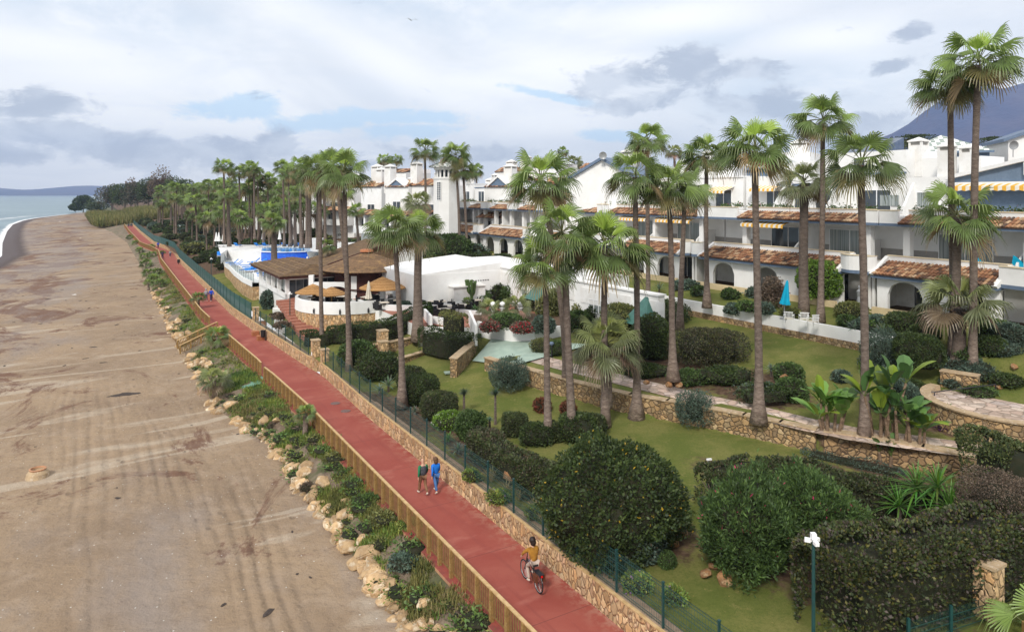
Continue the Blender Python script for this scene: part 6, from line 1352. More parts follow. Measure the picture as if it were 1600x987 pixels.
# pools
def slabbox(mb,s0,s1,t0,t1,z0,z1,m=0):
    vs=[W(s0,t0,z0),W(s1,t0,z0),W(s1,t1,z0),W(s0,t1,z0),W(s0,t0,z1),W(s1,t0,z1),W(s1,t1,z1),W(s0,t1,z1)]; mb.add(vs,[(0,3,2,1),(4,5,6,7),(0,1,5,4),(1,2,6,5),(2,3,7,6),(3,0,4,7)],m)
r=empty('lower_pool',(0,0,0),0,'lower swimming pool at the foot of the bright blue wall','pool'); mb=MB()
a,b_,c_,d_=[GP(u,v,ZP+.1) for u,v in ((415,421),(487,421),(478,405),(412,405))]; mb.add([a,b_,c_,d_],[(0,1,2,3)]); mb.build('water',[M['pool']],r)
r=empty('upper_pool',(0,0,0),0,'raised upper pool with bright blue retaining wall','pool'); zU=5.0
a,b_=DP(408,407,117),DP(479,407,117); mb=MB(); wv=Vector((0,.3,0)); n=12; P=[a.lerp(b_,i/n)+Vector((0,-1.2*sin(pi*i/n),0)) for i in range(n+1)]
for p,q in zip(P[:-1],P[1:]): mb.add([(p.x,p.y,ZP),(q.x,q.y,ZP),(q.x,q.y,zU-.12),(p.x,p.y,zU-.12)],[(0,1,2,3)])
e=b_+Vector((2.3,-6,0)); mb.add([(b_.x,b_.y,ZP),(e.x,e.y,ZP),(e.x,e.y,ZP+.3),(b_.x,b_.y,zU-.12)],[(0,1,2,3)]); mb.build('blue_wall',[M['bluepaint']],r)
mb=MB(); mb.add([(p.x,p.y,zU-.1) for p in P]+[(b_.x+6,b_.y+9,zU-.1),(a.x-3,a.y+9,zU-.1)],[tuple(range(n+3))]); mb.build('water',[M['pool']],r)
mb=MB()
for p,q in zip(P[:-1],P[1:]): mb.add([(p.x,p.y-.25,zU-.12),(q.x,q.y-.25,zU-.12),(q.x,q.y+.25,zU-.12),(p.x,p.y+.25,zU-.12),(p.x,p.y-.25,zU),(q.x,q.y-.25,zU),(q.x,q.y+.25,zU),(p.x,p.y+.25,zU)],[(4,5,6,7),(0,1,5,4),(2,3,7,6)])
mb.build('white_edge',[M['white']],r)
r=empty('pool_deck_upper',(0,0,0),0,'raised white upper pool deck with curved low walls','terrace'); mb=MB(); a2,b2=GP(330,392,ZP),GP(480,396,ZP)
P=[DP(u,v,Y_) for u,v,Y_ in ((345,400,112),(355,393,120),(375,397,116),(408,405,117))]
mb.add([(p.x,p.y,ZP) for p in P]+[(p.x,p.y,zU) for p in P],[(i,i+1,i+5,i+4) for i in range(3)]); q=[DP(340,380,134),DP(520,380,134),DP(500,400,122)]
b3=DP(479,407,117); mb.add([(p.x,p.y,zU-.15) for p in P]+[(b3.x,b3.y+.3,zU-.15)]+[(x.x,x.y,zU-.15) for x in (q[2],q[1],q[0])],[tuple(range(8))]); mb.add([(b3.x,b3.y,ZP),(q[2].x,q[2].y,ZP),(q[2].x,q[2].y,zU-.12),(b3.x,b3.y,zU-.12)],[(0,1,2,3)]); mb.build('deck_and_walls',[M['stucco']],r)
# changing room block and white terrace block to the right
a=DP(485,385,118); o=world_wall('pool_kiosk',(a.x,a.y,4.8),(a.x+2.0,a.y+.2,0),4.8,7.0,2,[M['stucco']],'little white pool kiosk beside the loungers','kiosk')
r=empty('white_roof_terrace',W(95,33,3.0),ROT,'white building with railed flat roof right of the pool','building'); mb=MB(); mb.box(-6,7,-3,5,0,3.6); mb.box(-6,7,-2.8,5,3.6,4.4); mb.build('walls',[M['stucco']],r); mb=MB()
for i in range(14): mb.box(-6+i,-5.95+i,-3,-2.95,3.6,4.7)
for z in (4.1,4.4,4.7): mb.box(-6,7,-3,-2.95,z-.03,z)
mb.build('railing',[M['white']],r)
# loungers, parasols
def lounger():
    r=empty('sun_lounger',(0,0,0),0,'blue and white sun lounger on the lower pool deck','sun lounger','sun loungers on the pool decks'); mb=MB(); mb.box(-.32,.32,-.95,.4,.28,.36); 
    for x in (-.28,.28):
        for y in (-.85,.3): mb.box(x-.03,x+.03,y-.03,y+.03,0,.28)
    mb.build('frame',[M['white']],r); mb=MB(); mb.prism([(.4,.32),(1.0,.85),(.97,.92),(.36,.4)],'x',-.3,.3); mb.box(-.3,.3,-.9,.38,.36,.41); mb.build('cushion',[M['bluecloth']],r); return r
L0=lounger(); fst=True
def putL(p,rz):
    global fst
    if fst: L0.location=p; L0.rotation_euler=(0,0,rz); fst=False
    else: dup(L0,p,rz)
rq=random.Random(4)
for u in (372,404,415,432,446,456,467): putL(Vector((DP(u,388,127).x,127,zU-.15)),pi+rq.uniform(-.3,.3))
for i in range(26):
    s_=rq.uniform(94,118); t_=rq.uniform(18.2,22.5); putL(W(s_,t_,ZP),ROT+rq.uniform(-.25,.25))
for u,v in ((345,380),(349,381),(353,382),(342,379)): putL(Vector((DP(u,v,124).x,124,ZP)),.4)
def closed_parasol(p,H,m,label,group=None,lean=0):
    r=empty('closed_parasol',p,0,label,'parasol',group); mb=MB(); mb.tube([(0,0,0),(0,0,H)],.03,6); mb.lathe([(.25,0),(.25,.08),(.01,.1)],10); mb.build('pole',[M['metalgrey']],r)
    mb=MB(); vs=[];n=16; prof=[(.03,H+.05),(.09,H-.1),(.16,H*.75),(.24,H*.5),(.30,H*.38)]
    for r_,z in prof:
        for j in range(n): a=2*pi*j/n; k=r_*(1+(.28 if j%2 else -.1)*(1-z/H+.3)); vs.append((k*cos(a),k*sin(a),z+(.06 if j%2 and z<H*.4 else 0)))
    fs=[(i*n+j,i*n+(j+1)%n,(i+1)*n+(j+1)%n,(i+1)*n+j) for i in range(len(prof)-1) for j in range(n)]; mb.add(vs,fs); c=mb.build('folded_canopy',[M[m]],r); 
    if lean: r.rotation_euler=(0,lean,0)
    return r
for u in (338,342,349): closed_parasol(Vector((DP(u,385,128).x,128,4.9)),2.6,'white','closed white parasol of the three at the left end of the pool','closed white parasols left of the pool')
for u,lb in ((411,'closed white parasol behind the blue loungers, leftmost of three'),(437,'closed white parasol behind the blue loungers, middle of three'),(459,'closed white parasol behind the blue loungers, rightmost of three')): closed_parasol(Vector((DP(u,390,132).x,132,4.9)),2.8,'white',lb)
closed_parasol(Vector((DP(441,415,92).x,92,ZP)),2.6,'white','closed white parasol in front of the blue pool, left'); closed_parasol(Vector((DP(480,415,92).x,92,ZP)),2.9,'white','closed white parasol in front of the blue pool wall end')
closed_parasol(Vector((DP(576,474,68).x,68,ZT)),2.7,'umbrellawhite','closed cream parasol on the terrace beside the thick pillar')
p=GP(1224,499,5.6); closed_parasol(p,2.75,'cyan','closed turquoise parasol on the garden lawn',lean=.10)
# garden chairs
def garden_chair(p,rz,label):
    r=empty('garden_chair',p,rz,label,'chair'); mb=MB(); mb.box(-.28,.28,-.25,.25,.38,.43); mb.build('seat',[M['umbrellawhite']],r); mb=MB()
    for i in range(7): x=-.25+.5*i/6; mb.box(x-.015,x+.015,.24,.27,.43,.85)
    mb.box(-.3,.3,.23,.28,.83,.88); mb.build('backrest',[M['white']],r)
    for x in (-.28,.28):
        mb=MB(); mb.box(x-.03,x+.03,-.28,.28,.62,.66); mb.tube([(x,-.25,.62),(x,-.25,.40)],.02,5); mb.build('armrest',[M['white']],r)
        for y in (-.24,.24): mb=MB(); mb.tube([(x,y,0),(x,y,.62 if y<0 else .43)],.022,5); mb.build('leg',[M['white']],r)
    return r
garden_chair(GP(1233,506,5.5),2.6,'white garden chair nearest the turquoise parasol'); garden_chair(GP(1256,507,5.5),2.9,'white garden chair turned sideways, middle of three'); garden_chair(GP(1270,511,5.5),3.5,'white garden chair farthest from the turquoise parasol')
# restaurant tables and chairs
def dset():
    r=empty('dining_table',(0,0,0),0,'cream topped table on the clubhouse terrace','table','dining tables on the terraces'); mb=MB(); mb.box(-.42,.42,-.42,.42,.70,.75); mb.build('table_top',[M['umbrellawhite']],r); mb=MB(); mb.tube([(0,0,.02),(0,0,.7)],.04,6); mb.box(-.25,.25,-.25,.25,0,.03); mb.build('pedestal',[M['blackmetal']],r)
    c=empty('wicker_chair',(0,0,0),0,'black wicker chair at a terrace table','chair','wicker chairs on the terraces'); mb=MB(); mb.box(-.25,.25,-.25,.25,.1,.45); mb.build('seat',[M['black']],c); mb=MB(); mb.box(-.27,.27,.2,.27,.45,.92); mb.box(-.28,-.22,-.2,.2,.45,.65); mb.box(.22,.28,-.2,.2,.45,.65); mb.build('backrest',[M['black']],c); return r,c
T0,K0=dset(); ft=True
for u,v in ((487,476),(505,472),(518,470),(532,474),(572,475),(590,472),(607,470),(618,480),(578,482),(600,484),(690,482),(700,490),(708,478),(722,488),(745,480),(756,476),(694,495),(676,482)):
    p=GP(u,v,ZT+.03); a=rq.uniform(0,6)
    if ft: T0.location=p
    else: dup(T0,p,a)
    for i in range(2 + (u>660)):
        b_=a+i*2.1; q=p+Vector((cos(b_)*.75,sin(b_)*.75,0))
        if ft: K0.location=q; K0.rotation_euler=(0,0,b_-pi/2); ft=False
        else: dup(K0,q,b_-pi/2)
# terrace plants, pots, columns, small walls
strip_hedge('hedge',[GP(700,516,ZT),GP(718,520,ZT)],1.3,1.5,'olive',150,.1,'clipped olive cube with red flowers on top',seed=31)
bush(724,496,ZT,40,.6,'red','mass of red poinsettia flowers on the terrace',e=2,size=.14); bush(682,498,ZT,26,.7,'dry','tuft of brown grass in a white pot',el=4,size=.2,up=1); bush(735,488,ZT,36,.7,'mid','low green clipped planter hedge on the terrace',e=3)
bush(790,515,3.7,54,1.0,'mid','round green bush in the curved planter',e=2.4); bush(765,520,3.7,30,.8,'dry','brown-red bromeliads in the planter',spots=((.3,.02,.03),.2)); bush(818,522,3.7,40,.7,'dry','dark red bromeliads at the planter middle',spots=((.35,.02,.03),.3)); bush(850,522,3.7,36,1.2,'blue','green shrub at the planter end'); bush(870,500,3.4,60,2.6,'olive','tall loose olive shrub before the clubhouse wall',core=.5,dens=.6,amp=.2); bush(905,520,3.2,50,1.6,'mid','leafy shrub right of the planter',amp=.2)
bush(850,556,2.7,44,.9,'olive','grassy clump beside the stone path start',el=4,up=1,size=.16); bush(870,560,2.7,30,1.0,'mid','grassy clump near the black bollard lamp',el=4,up=1,size=.16); bush(755,462,3.6,50,2.4,'mid','leafy bush by the clubhouse wall',amp=.2); bush(780,470,3.6,40,2.0,'dark','dark bush beside the balustrade posts'); bush(630,484,ZT,40,.5,'blue','grey-green planter shrub along the terrace edge'); bush(568,478,ZT,26,.4,'blue','small grey planter shrub by the white wall')
lowpalm(765,500,3.6,24,.9,'small spreading palm in the planter, left one',seed=5,style='g'); lowpalm(806,500,3.6,28,1.1,'small spreading palm in the planter, right one',seed=7,style='g'); lowpalm(730,484,ZT,10,.8,'tiny potted palm on the clubhouse terrace',seed=8)
for i,u in enumerate((770,785,813)):
    r=empty('terrace_column',GP(u,505,ZT),0,['white column with round finial, left of three','white column with round finial, middle of three','white column with round finial, right of three'][i],'column'); mb=MB(); mb.lathe([(.28,0),(.28,.15),(.16,.2),(.16,1.2),(.28,1.3),(.28,1.4)],12); mb.build('shaft',[M['white']],r); mb=MB(); mb.lathe([(.1,1.4),(.2,1.5),(.27,1.65),(.2,1.8),(.01,1.88)],12); mb.build('finial',[M['white']],r)
for i,(u0,v0,u1,v1,h) in enumerate([(662,498,672,510,.9),(732,505,742,530,1.1),(676,505,700,510,.6),(705,490,760,496,.5)]):
    a,b_=GP(u0,v0,ZT),GP(u1,v1,ZT); world_wall('low_white_wall',a,b_,ZT-.5,ZT+h,.2,[M['stucco']],['white scrolled wall end by the two-tone palm','white stepped wall beside the ramp rail','low white wall behind the clipped cube','low white planter wall on the terrace'][i],'wall')
a,b_=GP(664,520,2.6),GP(712,534,2.6); world_wall('ramp_wall',a,b_,1.8,3.35,.5,[M['stucco']],'white sloping ramp wall above the box hedge','wall')
for i,(u,v,wp,h,p_) in enumerate([(752,478,30,1.6,'mid'),(772,470,36,2.2,'bright'),(800,476,34,1.9,'mid'),(826,486,30,1.5,'olive'),(846,480,30,2.3,'mid'),(888,498,40,2.0,'mid'),(912,505,36,1.6,'olive'),(935,512,44,1.8,'dark'),(668,494,22,.8,'mid'),(648,486,22,.7,'bright'),(820,510,26,.9,'mid')]):
    bush(u,v,ZT,wp,h,p_,'leafy shrub in the planting along the front of the clubhouse',group='shrubs along the clubhouse front',amp=.28,e=2,core=.6,dens=.5)
# cactus
r=empty('cactus',GP(737,478,ZT+.1),0,'tall candelabra cactus against the white clubhouse','cactus'); mb=MB(); mb.hc=True; g=(.10,.17,.05); mb.tube([(0,0,0),(0,0,1.3)],.16,6,c=g)
for i in range(11): a=i*2.4; k=.35+.4*((i*7)%5)/5; mb.tube([(0,0,.9+.05*i),(cos(a)*k*.7,sin(a)*k*.7,1.3+.05*i),(cos(a)*k,sin(a)*k,2.0+k)],.12,6,c=g)
mb.build('stems',[M['palmleaf']],r)
# rosettes
def rosette(u,v,z,rpx,n,col,label,H=0,w=.11,droop=.35,el0=.15,name='agave',cat='plant',group=None,heads=1,spread=.4,seg=4,rnd=.25):
    p=settle(u,v,z); z=p.z; z2=ground_at(p.x,p.y); p.z=z2 if abs(z2-z)<.8 and z>.5 else z; R=rpx*p.y/FPX; r=empty(name,p,0,label,cat,group); rg_=random.Random(int(u*7+v)); fl=MB(); fl.hc=True; tk=MB(); tk.hc=True
    for h in range(heads):
        a0=h*2.4; off=Vector((cos(a0)*spread,sin(a0)*spread,0))*(h>0); hh=H*(1-.13*h); base=Vector((0,0,0)).lerp(off,1)+Vector((0,0,hh))
        if H: tk.tube([(off.x*.3,off.y*.3,-.1),(off.x*.8,off.y*.8,hh*.5),(base.x,base.y,hh)],[.1,.08,.07],6,c=(1,1,1))
        for i in range(n):
            a=i*2.39996; q=i/n; el=radians(85-(85-math.degrees(el0))*q**.8); k=rg_.uniform(1-rnd,1+rnd); c=tuple(x*rg_.uniform(.75,1.25) for x in col)
            fl.blade(base,(cos(a)*cos(el),sin(a)*cos(el),sin(el)),(0,0,1),R*k,w,droop,seg,0,c)
    fl.build('leaves',[M['palmleaf']],r)
    if H: tk.build('stem',[M['bark']],r)
    return r
G1=(.16,.22,.15);G2=(.09,.19,.03);G3=(.06,.09,.05)
for i,(u,v,z,rp,n,c,H,w_,lb) in enumerate([(607,612,1.1,22,34,G1,.4,.10,'pale agave right of the gate palm foot'),(640,600,1.2,0,0,G1,0,0,''),(593,618,1.0,16,28,G1,.3,.10,'small pale agave close to the fence'),(700,690,1.1,18,30,G2,.2,.09,'bright green rosette among white flowers by the fence'),(715,705,1.1,18,30,G1,.2,.09,'greyish rosette below the white flowers'),(839,770,1.1,14,24,G1,.6,.09,'blue-green agave on a stub behind the near fence'),(648,645,1.1,12,24,G1,.2,.08,'small agave left of the clipped cube bush'),
  (725,640,1.4,13,70,G3,1.2,.055,'thin yucca with round head on the lawn, left'),(774,656,1.4,14,75,G3,1.7,.055,'taller thin yucca with round head on the lawn, right'),(735,655,1.4,13,40,G1,.5,.05,'grey yucca beside the thin left one'),(765,668,1.4,10,30,G1,.7,.06,'grey agave at the foot of the taller yucca'),
  (1205,580,3.6,16,36,G1,.4,.08,'spiky agave left of the round lawn bushes'),(1222,600,3.5,16,36,G1,.3,.08,'spiky agave below the reddish boulder'),(1165,600,3.4,15,36,G1,.3,.08,'spiky agave amid the mound ground cover'),(1335,520,5.6,18,34,G1,.3,.09,'pale agave behind the white wall right of the chairs'),(1355,521,5.6,18,34,G1,.3,.09,'second pale agave behind the white wall'),(1380,530,5.6,22,38,G1,.3,.1,'largest agave spilling over the white wall end'),(1030,450,5.8,18,34,G1,.4,.09,'agave by the curved white stair wall'),(1100,462,5.8,14,30,G1,.3,.09,'agave beside the cream terrace wall')]):
    if rp: rosette(u,v,z,rp,n,c,lb,H,w_,.15 if n>36 else .3)
rosette(1405,835,1.2,44,46,G2,'bright green spiky yucca at the hedge corner, left head',1.1,.075,.25,-.2,'yucca',rnd=.15); rosette(1465,838,1.3,56,60,G2,'tall bright green yucca with many heads before the lawn',1.9,.085,.3,-.3,'yucca',heads=3,spread=.7,rnd=.15); rosette(1530,848,1.3,44,46,G2,'dark green yucca on a bare stem at the right',1.5,.08,.3,-.3,'yucca',rnd=.15)
rosette(1480,668,2.8,14,26,G2,'small bright dracaena in the purple flower bed',.9,.08,.2,0,'dracaena')
for i,(u,v) in enumerate([(758,480),(805,492),(742,492)]): rosette(u,v,ZT,11,26,(.10,.17,.05),['spiky dracaena in front of the clubhouse door','spiky potted plant right of the white columns','small spiky plant by the terrace tables'][i],1.1,.07,.3,0,'dracaena')
# fan plant in the lower right corner
o=empty('palm_tree',Vector((15.4,20.2,.2)),0,'bright yellow-green fan palm top in the bottom right corner','palm tree'); link('trunk',trunk_mesh(1.5,.2,.16,.13,0,0,4,.3,.4,8),o); c=palm_crown(91,nl=16,bright=1.5); link('crown',c,o,(0,0,1.4),.5,.75)
# banana / bird of paradise plants
def banana(u,v,z,H,n,label,seed,col=(.075,.15,.03),lsz=1.0,stems=5,sprd=.6):
    p=GP(u,v,z); z2=ground_at(p.x,p.y); p.z=z2 if abs(z2-z)<.9 else z; r=empty('banana_plant',p,0,label,'plant'); rg_=random.Random(seed); tk=MB(); tk.hc=True; fl=MB(); fl.hc=True
    for s_ in range(stems):
        a=s_*2.4+seed; b0=Vector((cos(a)*.25,sin(a)*.2,-.1)); h=H*rg_.uniform(.55,1.0); top=Vector((cos(a)*sprd*rg_.uniform(.5,1.3),sin(a)*sprd*.6,h)); tk.tube([b0,b0.lerp(top,.5)+Vector((0,0,.1)),top],[.10,.085,.06],7,c=(1.5,1.3,1.0))
        for i in range(n):
            aa=i*2.2+rg_.uniform(0,1)+s_; el=radians(rg_.uniform(35,85)); d=Vector((cos(aa)*cos(el),sin(aa)*cos(el),sin(el))); k=rg_.uniform(.75,1.3); c=tuple(x*k for x in (col if rg_.random()<.8 else (.20,.28,.03)))
            L=lsz*rg_.uniform(.75,1.25); base=top+d*.3; fl.tube([top,base],.02,4,c=(.14,.18,.05)); sd=d.cross(Vector((0,0,1))).normalized(); up=sd.cross(d).normalized()
            fold=rg_.uniform(.1,.35); wd=L*.20
            for sg in (-1,1):
                vs=[];m=7
                for j in range(m+1):
                    q=j/m; pc=base+d*L*q+Vector((0,0,-1))*L*.38*q*q; ww=wd*(sin(pi*min(1,q*.93+.07))**.55 if q<1 else .05)*(1-.12*(j%2)); vs+=[pc,pc+sd*sg*ww+up*fold*ww-Vector((0,0,.18))*ww]
                fl.add(vs,[(2*j,2*j+1,2*j+3,2*j+2) for j in range(m)],0,tuple(x*(1.12 if sg>0 else .88) for x in c))
    tk.build('stems',[M['bark']],r)['kind']='stuff'; fl.build('leaves',[M['palmleaf']],r); return r
banana(1298,706,1.6,2.5,5,'lush green banana plant left of the tall palm trunk',3,(.12,.23,.045),1.5,7,.6); banana(1375,715,1.6,4.3,5,'tallest banana plant with grey stems above the wall',5,(.085,.17,.05),1.7,6,.95); banana(1405,722,1.6,2.7,5,'banana plant with broad dark leaves in the middle',8,(.075,.155,.045),1.5,5,.65); banana(1432,728,1.6,2.6,4,'banana plant with an ochre sheath at the right of the clump',11,(.11,.21,.05),1.4,4,.5); banana(1385,728,1.5,.8,5,'low young banana shoots at the wall foot',13,(.08,.17,.03),.8,3,.4)
strip_hedge('ground_cover',[GP(1268,712,1.5),GP(1310,722,1.5),GP(1370,735,1.5),GP(1400,742,1.5)],1.0,.25,'blue',260,.07,'blue-grey succulent ground cover around the banana plants','plant',seed=41)
bush(1492,676,2.8,40,.25,'dry','dark purple flower bed at the terrace wall foot',spots=((.06,.01,.08),.5)); bush(700,672,1.1,54,.8,'bright','bright leafy plants with white flowers by the fence',spots=((.8,.8,.78),.03),amp=.25); bush(735,690,1.2,50,1.6,'mid','loose green shrub right of the white flowers',core=.5,amp=.25,dens=.6); bush(806,650,1.6,0.1,.1,'mid','x') if False else None
bush(848,640,1.6,26,.8,'red','small reddish-brown cypress on the lawn, left',spots=((.15,.06,.03),.9)); bush(888,645,1.6,24,.7,'red','small reddish-brown cypress behind the trunks',spots=((.15,.06,.03),.9))
for i,(u,v,wp) in enumerate([(735,755,30),(780,790,34),(840,815,44),(925,868,30),(1000,930,50),(1060,950,40)]): bush(u,v,.98,wp,.45,'weed','patch of flowering weeds on the wall top','planter'if False else None,group='weeds on the wall top',spots=((.35,.2,.4),.02),amp=.3,fs=3) if False else bush(u,v,.98,wp,.45,'weed','patch of flowering weeds behind the near fence',group='weed patches behind the near fence',spots=((.35,.2,.4),.02),amp=.3,fs=3)
bush(630,895,-.5,56,.4,'blue','grey-green mallow clump among the boulders',size=.12,amp=.2); bush(575,800,-.5,60,.5,'mid','bright green weed clump on the bank',amp=.3,fs=3); bush(540,745,-.6,60,.45,'mid','leafy green clump below the middle railing posts',amp=.3,fs=3); bush(455,650,-.7,70,.5,'mid','green ice-plant patch near the young palm',amp=.3,fs=3); bush(640,840,-.4,50,.5,'weed','yellowish herb clump beside the near railing',amp=.3,fs=3); bush(512,700,-.5,50,.5,'weed','grassy tuft halfway down the near bank',amp=.3,fs=3)
bush(425,680,-1.3,24,.7,'dry','dry brown stump clump among the boulders',el=4); bush(478,770,-1.3,26,.4,'dry','dry twiggy tuft by the sand',el=4)
lowpalm(545,0,1,1,1,'x') if False else None
# pots
for i,(u,v) in enumerate([(399,524),(407,531),(411,508)]):
    r=empty('planter_box',GP(u,v,0),ROT,['square terracotta planter by the rear pier','second square terracotta planter by the rear pier','planter with a black bin beside it'][i],'planter'); mb=MB(); mb.prism([(-.3,0),(.3,0),(.36,.45),(-.36,.45)],'y',-.33,.33); mb.build('box',[M['terracotta']],r); 
r=empty('litter_bin',GP(411,532,0),0,'black litter bin fixed beside the rear pier','bin'); mb=MB(); mb.lathe([(.01,.35),(.2,.35),(.24,1.0),(.25,1.02),(.2,1.02),(.01,.9)],14); mb.build('bucket',[M['black']],r); mb=MB(); mb.tube([(.25,0,0),(.25,0,1.1)],.025,6); mb.build('post',[M['blackmetal']],r)
r=empty('litter_bin',GP(279,413,0),0,'distant dark bin standing on the promenade','bin'); mb=MB(); mb.lathe([(.01,.3),(.24,.3),(.28,1.0),(.01,1.0)],12); mb.build('bucket',[M['black']],r); mb=MB(); mb.tube([(0,0,0),(0,0,.35)],.05,6); mb.build('post',[M['blackmetal']],r)
bush(418,480,1.5,28,1.9,'blue','succulent bush in a pot beside the red steps',e=2.2)
for i,(u,v) in enumerate([(432,490),(435,503),(438,516)]): 
    a=GP(u,v,1.2); mb=MB(); mb.box(-.6,.6,-.3,.3,-.6,.6); o=mb.build('stepped_planter',[M['stucco']],None,a,ROT); tag(o,['white stepped planter beside the steps, top','white stepped planter beside the steps, middle','white stepped planter beside the steps, bottom'][i],'planter'); bush(u,v-3,1.9,26,.4,'dry',['grey plants in the top stepped planter','grey plants in the middle stepped planter','grey plants in the bottom stepped planter'][i])
# lamps
def lamp(p,H,label,big=False,heads=3):
    r=empty('street_lamp',p,0,label,'lamp'); mb=MB(); mb.tube([(0,0,0),(0,0,H)],[.06 if big else .05,.045],8); mb.build('pole',[M['green']],r)
    for i in range(heads):
        a=i*2*pi/3+.6; mb=MB(); mb.box(.07,.22,-.055,.055,-.04,.055); mb.box(.02,.08,-.02,.02,-.02,.02); o=mb.build('lamp_head',[M['white']],r,(0,0,H),a)
    mb=MB(); mb.box(-.065,.065,-.065,.065,.06,.22); mb.build('camera_box',[M['white']],r,(0,0,H)); return r
p=Vector(((1271-800)/FPX*19.0,19.0,.9)); lamp(p,CAMH-(845-HZ)*19/FPX-.9,'green lamp post with white floodlight heads in front of the big hedge',True)
lamp(GP(453,516,1.0)+Vector((0,0,0)),3.6,'lamp post with a white head beside the red steps'); lamp(GP(330,442,1.0),3.6,'thin lamp post below the pool balustrade',heads=2)
for i,(u,v) in enumerate([(281,376),(327,368)]): lamp(GP(u,v,1.5),4.0,['far lamp post with white head behind the windscreen','far lamp post near the tall pool palms'][i],heads=2)
for i,(u,v,z) in enumerate([(1543,712,2.7),(862,560,2.7)]):
    r=empty('bollard_lamp',GP(u,v,z),0,['blue-black bollard lamp on the stone path at right','black bollard lamp beside the path start'][i],'lamp'); mb=MB(); mb.tube([(0,0,0),(0,0,.95)],.05,8); mb.build('post',[M['blackmetal']],r); mb=MB(); mb.lathe([(.08,.95),(.11,1.0),(.17,1.08),(.13,1.18),(.01,1.22)],12); mb.build('lamp_cap',[M['trim']],r)
mb=MB(); mb.box(-.05,.05,-.05,.05,0,1.2); o=mb.build('corner_post',[M['wood']],None,Vector((15.0,20.6,.8))); tag(o,'short pale wooden post in the bottom right corner','post')
o=empty('metal_fence',(0,0,0),0,'short green mesh fence below the corner pier','fence'); mb=MB(); a,b_=Vector((11.6,20.6,1.0)),Vector((14.9,21.9,1.0)); mb.add([a,b_,b_+Vector((0,0,1.0)),a+Vector((0,0,1.0))],[(0,1,2,3)]); mb.build('mesh_panel',[M['mesh']],o)
for q in (0,.5,1): mb=MB(); mb.box(-.04,.04,-.04,.04,0,1.1); mb.build('post',[M['green']],o,a.lerp(b_,q))
# ---------------------------------------------------------------- things on the beach
r=empty('concrete_base',GP(59,745,-1.75),0,'white conical concrete drain base half sunk in the sand','drain'); mb=MB(); mb.lathe([(.62,-.1),(.55,.25),(.42,.42),(.36,.42),(.34,.3),(.01,.3)],20); mb.build('cone',[M['cap']],r); mb=MB(); mb.lathe([(.40,.42),(.44,.50),(.36,.52),(.34,.42)],20); mb.build('rim',[M['curb']],r)
M['seaweed']=mat('dark_seaweed',(.045,.035,.03),(.08,.06,.05),5,.9,.6,20)
M['palesand']=mat('pale_dry_sand',(.42,.35,.28),(.33,.26,.20),2.0,.95,.3,10)
mb=MB(); rq2=random.Random(9); a,b_=GP(80,640,-1.9),GP(204,615,-1.6)
for i in range(46): q=i/45; p=a.lerp(b_,q); k=.10+.28*q**2; mb.prism([(p.x+k*2.2*cos(t_),p.y+k*.8*sin(t_)+rq2.uniform(-.1,.1)) for t_ in np.linspace(0,5.6,9)],'z',p.z-.1,p.z+.03+.02*rq2.random())
o=mb.build('seaweed_streak',[M['seaweed']]); tag(o,'dark streak of wet seaweed lying across the sand',kind='stuff')
for i,(u,v,sc,z) in enumerate([(115,462,1.0,-1.9),(172,391,1.6,-2.0),(126,373,1.6,-2.0),(94,347,2.2,-2.2)]):
    o=link('driftwood_block',RK[i],None,GP(u,v,z)+Vector((0,0,.1)),i,(sc*1.1,sc*.5,sc*.5)); o.data=o.data.copy(); o.data.materials.clear(); o.data.materials.append(M['stucco2']); tag(o,['pale block lying alone in the middle of the far beach','white slab near the far dwarf palms','small white lump on the distant beach','tiny white object on the farthest sand'][i],'block')
mb=MB(); p,q=GP(199,430,-1.7),GP(218,426,-1.6); mb.tube([p,q],.12,6); o=mb.build('driftwood_log',[M['stucco2']]); tag(o,'pale driftwood log near the dwarf palms','log')
# green mat below the gate
M['matgreen']=mat('green_mat',(.16,.30,.22),(.12,.24,.18),3,.9)
V=[]; L_=[(415,590),(398,600),(375,606),(350,612),(338,622)]; 
mb=MB(); P=[]
for i,(u,v) in enumerate(L_):
    s_,t_=ST(u,v,-.1 if i==0 else [-.3,-.6,-.9,-1.3][i-1]); z=[-.02,-.25,-.55,-.9,-1.35][i]; P.append((W(s_-.8,t_,z),W(s_+.8,t_,z)))
mb.add([x for pr_ in P for x in pr_],[(2*i,2*i+1,2*i+3,2*i+2) for i in range(len(P)-1)]); o=mb.build('green_mat',[M['matgreen']]); tag(o,'strip of green matting leading down from the gap in the railings','mat')
# gull
mb=MB(); mb.add([(0,-.05,0),(.35,.05,.16),(.75,.0,.05),(.35,-.1,.15),(-.35,.05,.16),(-.75,.0,.05),(-.35,-.1,.15),(0,.2,0),(0,0,-.06)],[(0,3,1,7),(3,2,1),(0,7,4,6),(4,5,6),(0,8,7)]); o=mb.build('gull',[M['metalgrey']],None,DP(643,32,70),.4); tag(o,'gull gliding high in the grey sky','bird')
# satellite dishes
for i,(u,v,Y_) in enumerate([(942,243,83),(1583,227,72)]):
    r=empty('satellite_dish',DP(u,v,Y_),-.6,['satellite dish beside the chimney of the big gable','grey satellite dish at the right edge roof'][i],'dish'); mb=MB(); k=[(.01,.0),(.25,.04),(.46,.13)]; mb.lathe(k,16); o=mb.build('reflector',[M['metalgrey']],r); o.rotation_euler=(radians(100),0,.5); mb=MB(); mb.tube([(0,.1,0),(0,.4,-1.2)],.04,5); mb.build('arm',[M['metalgrey']],r)
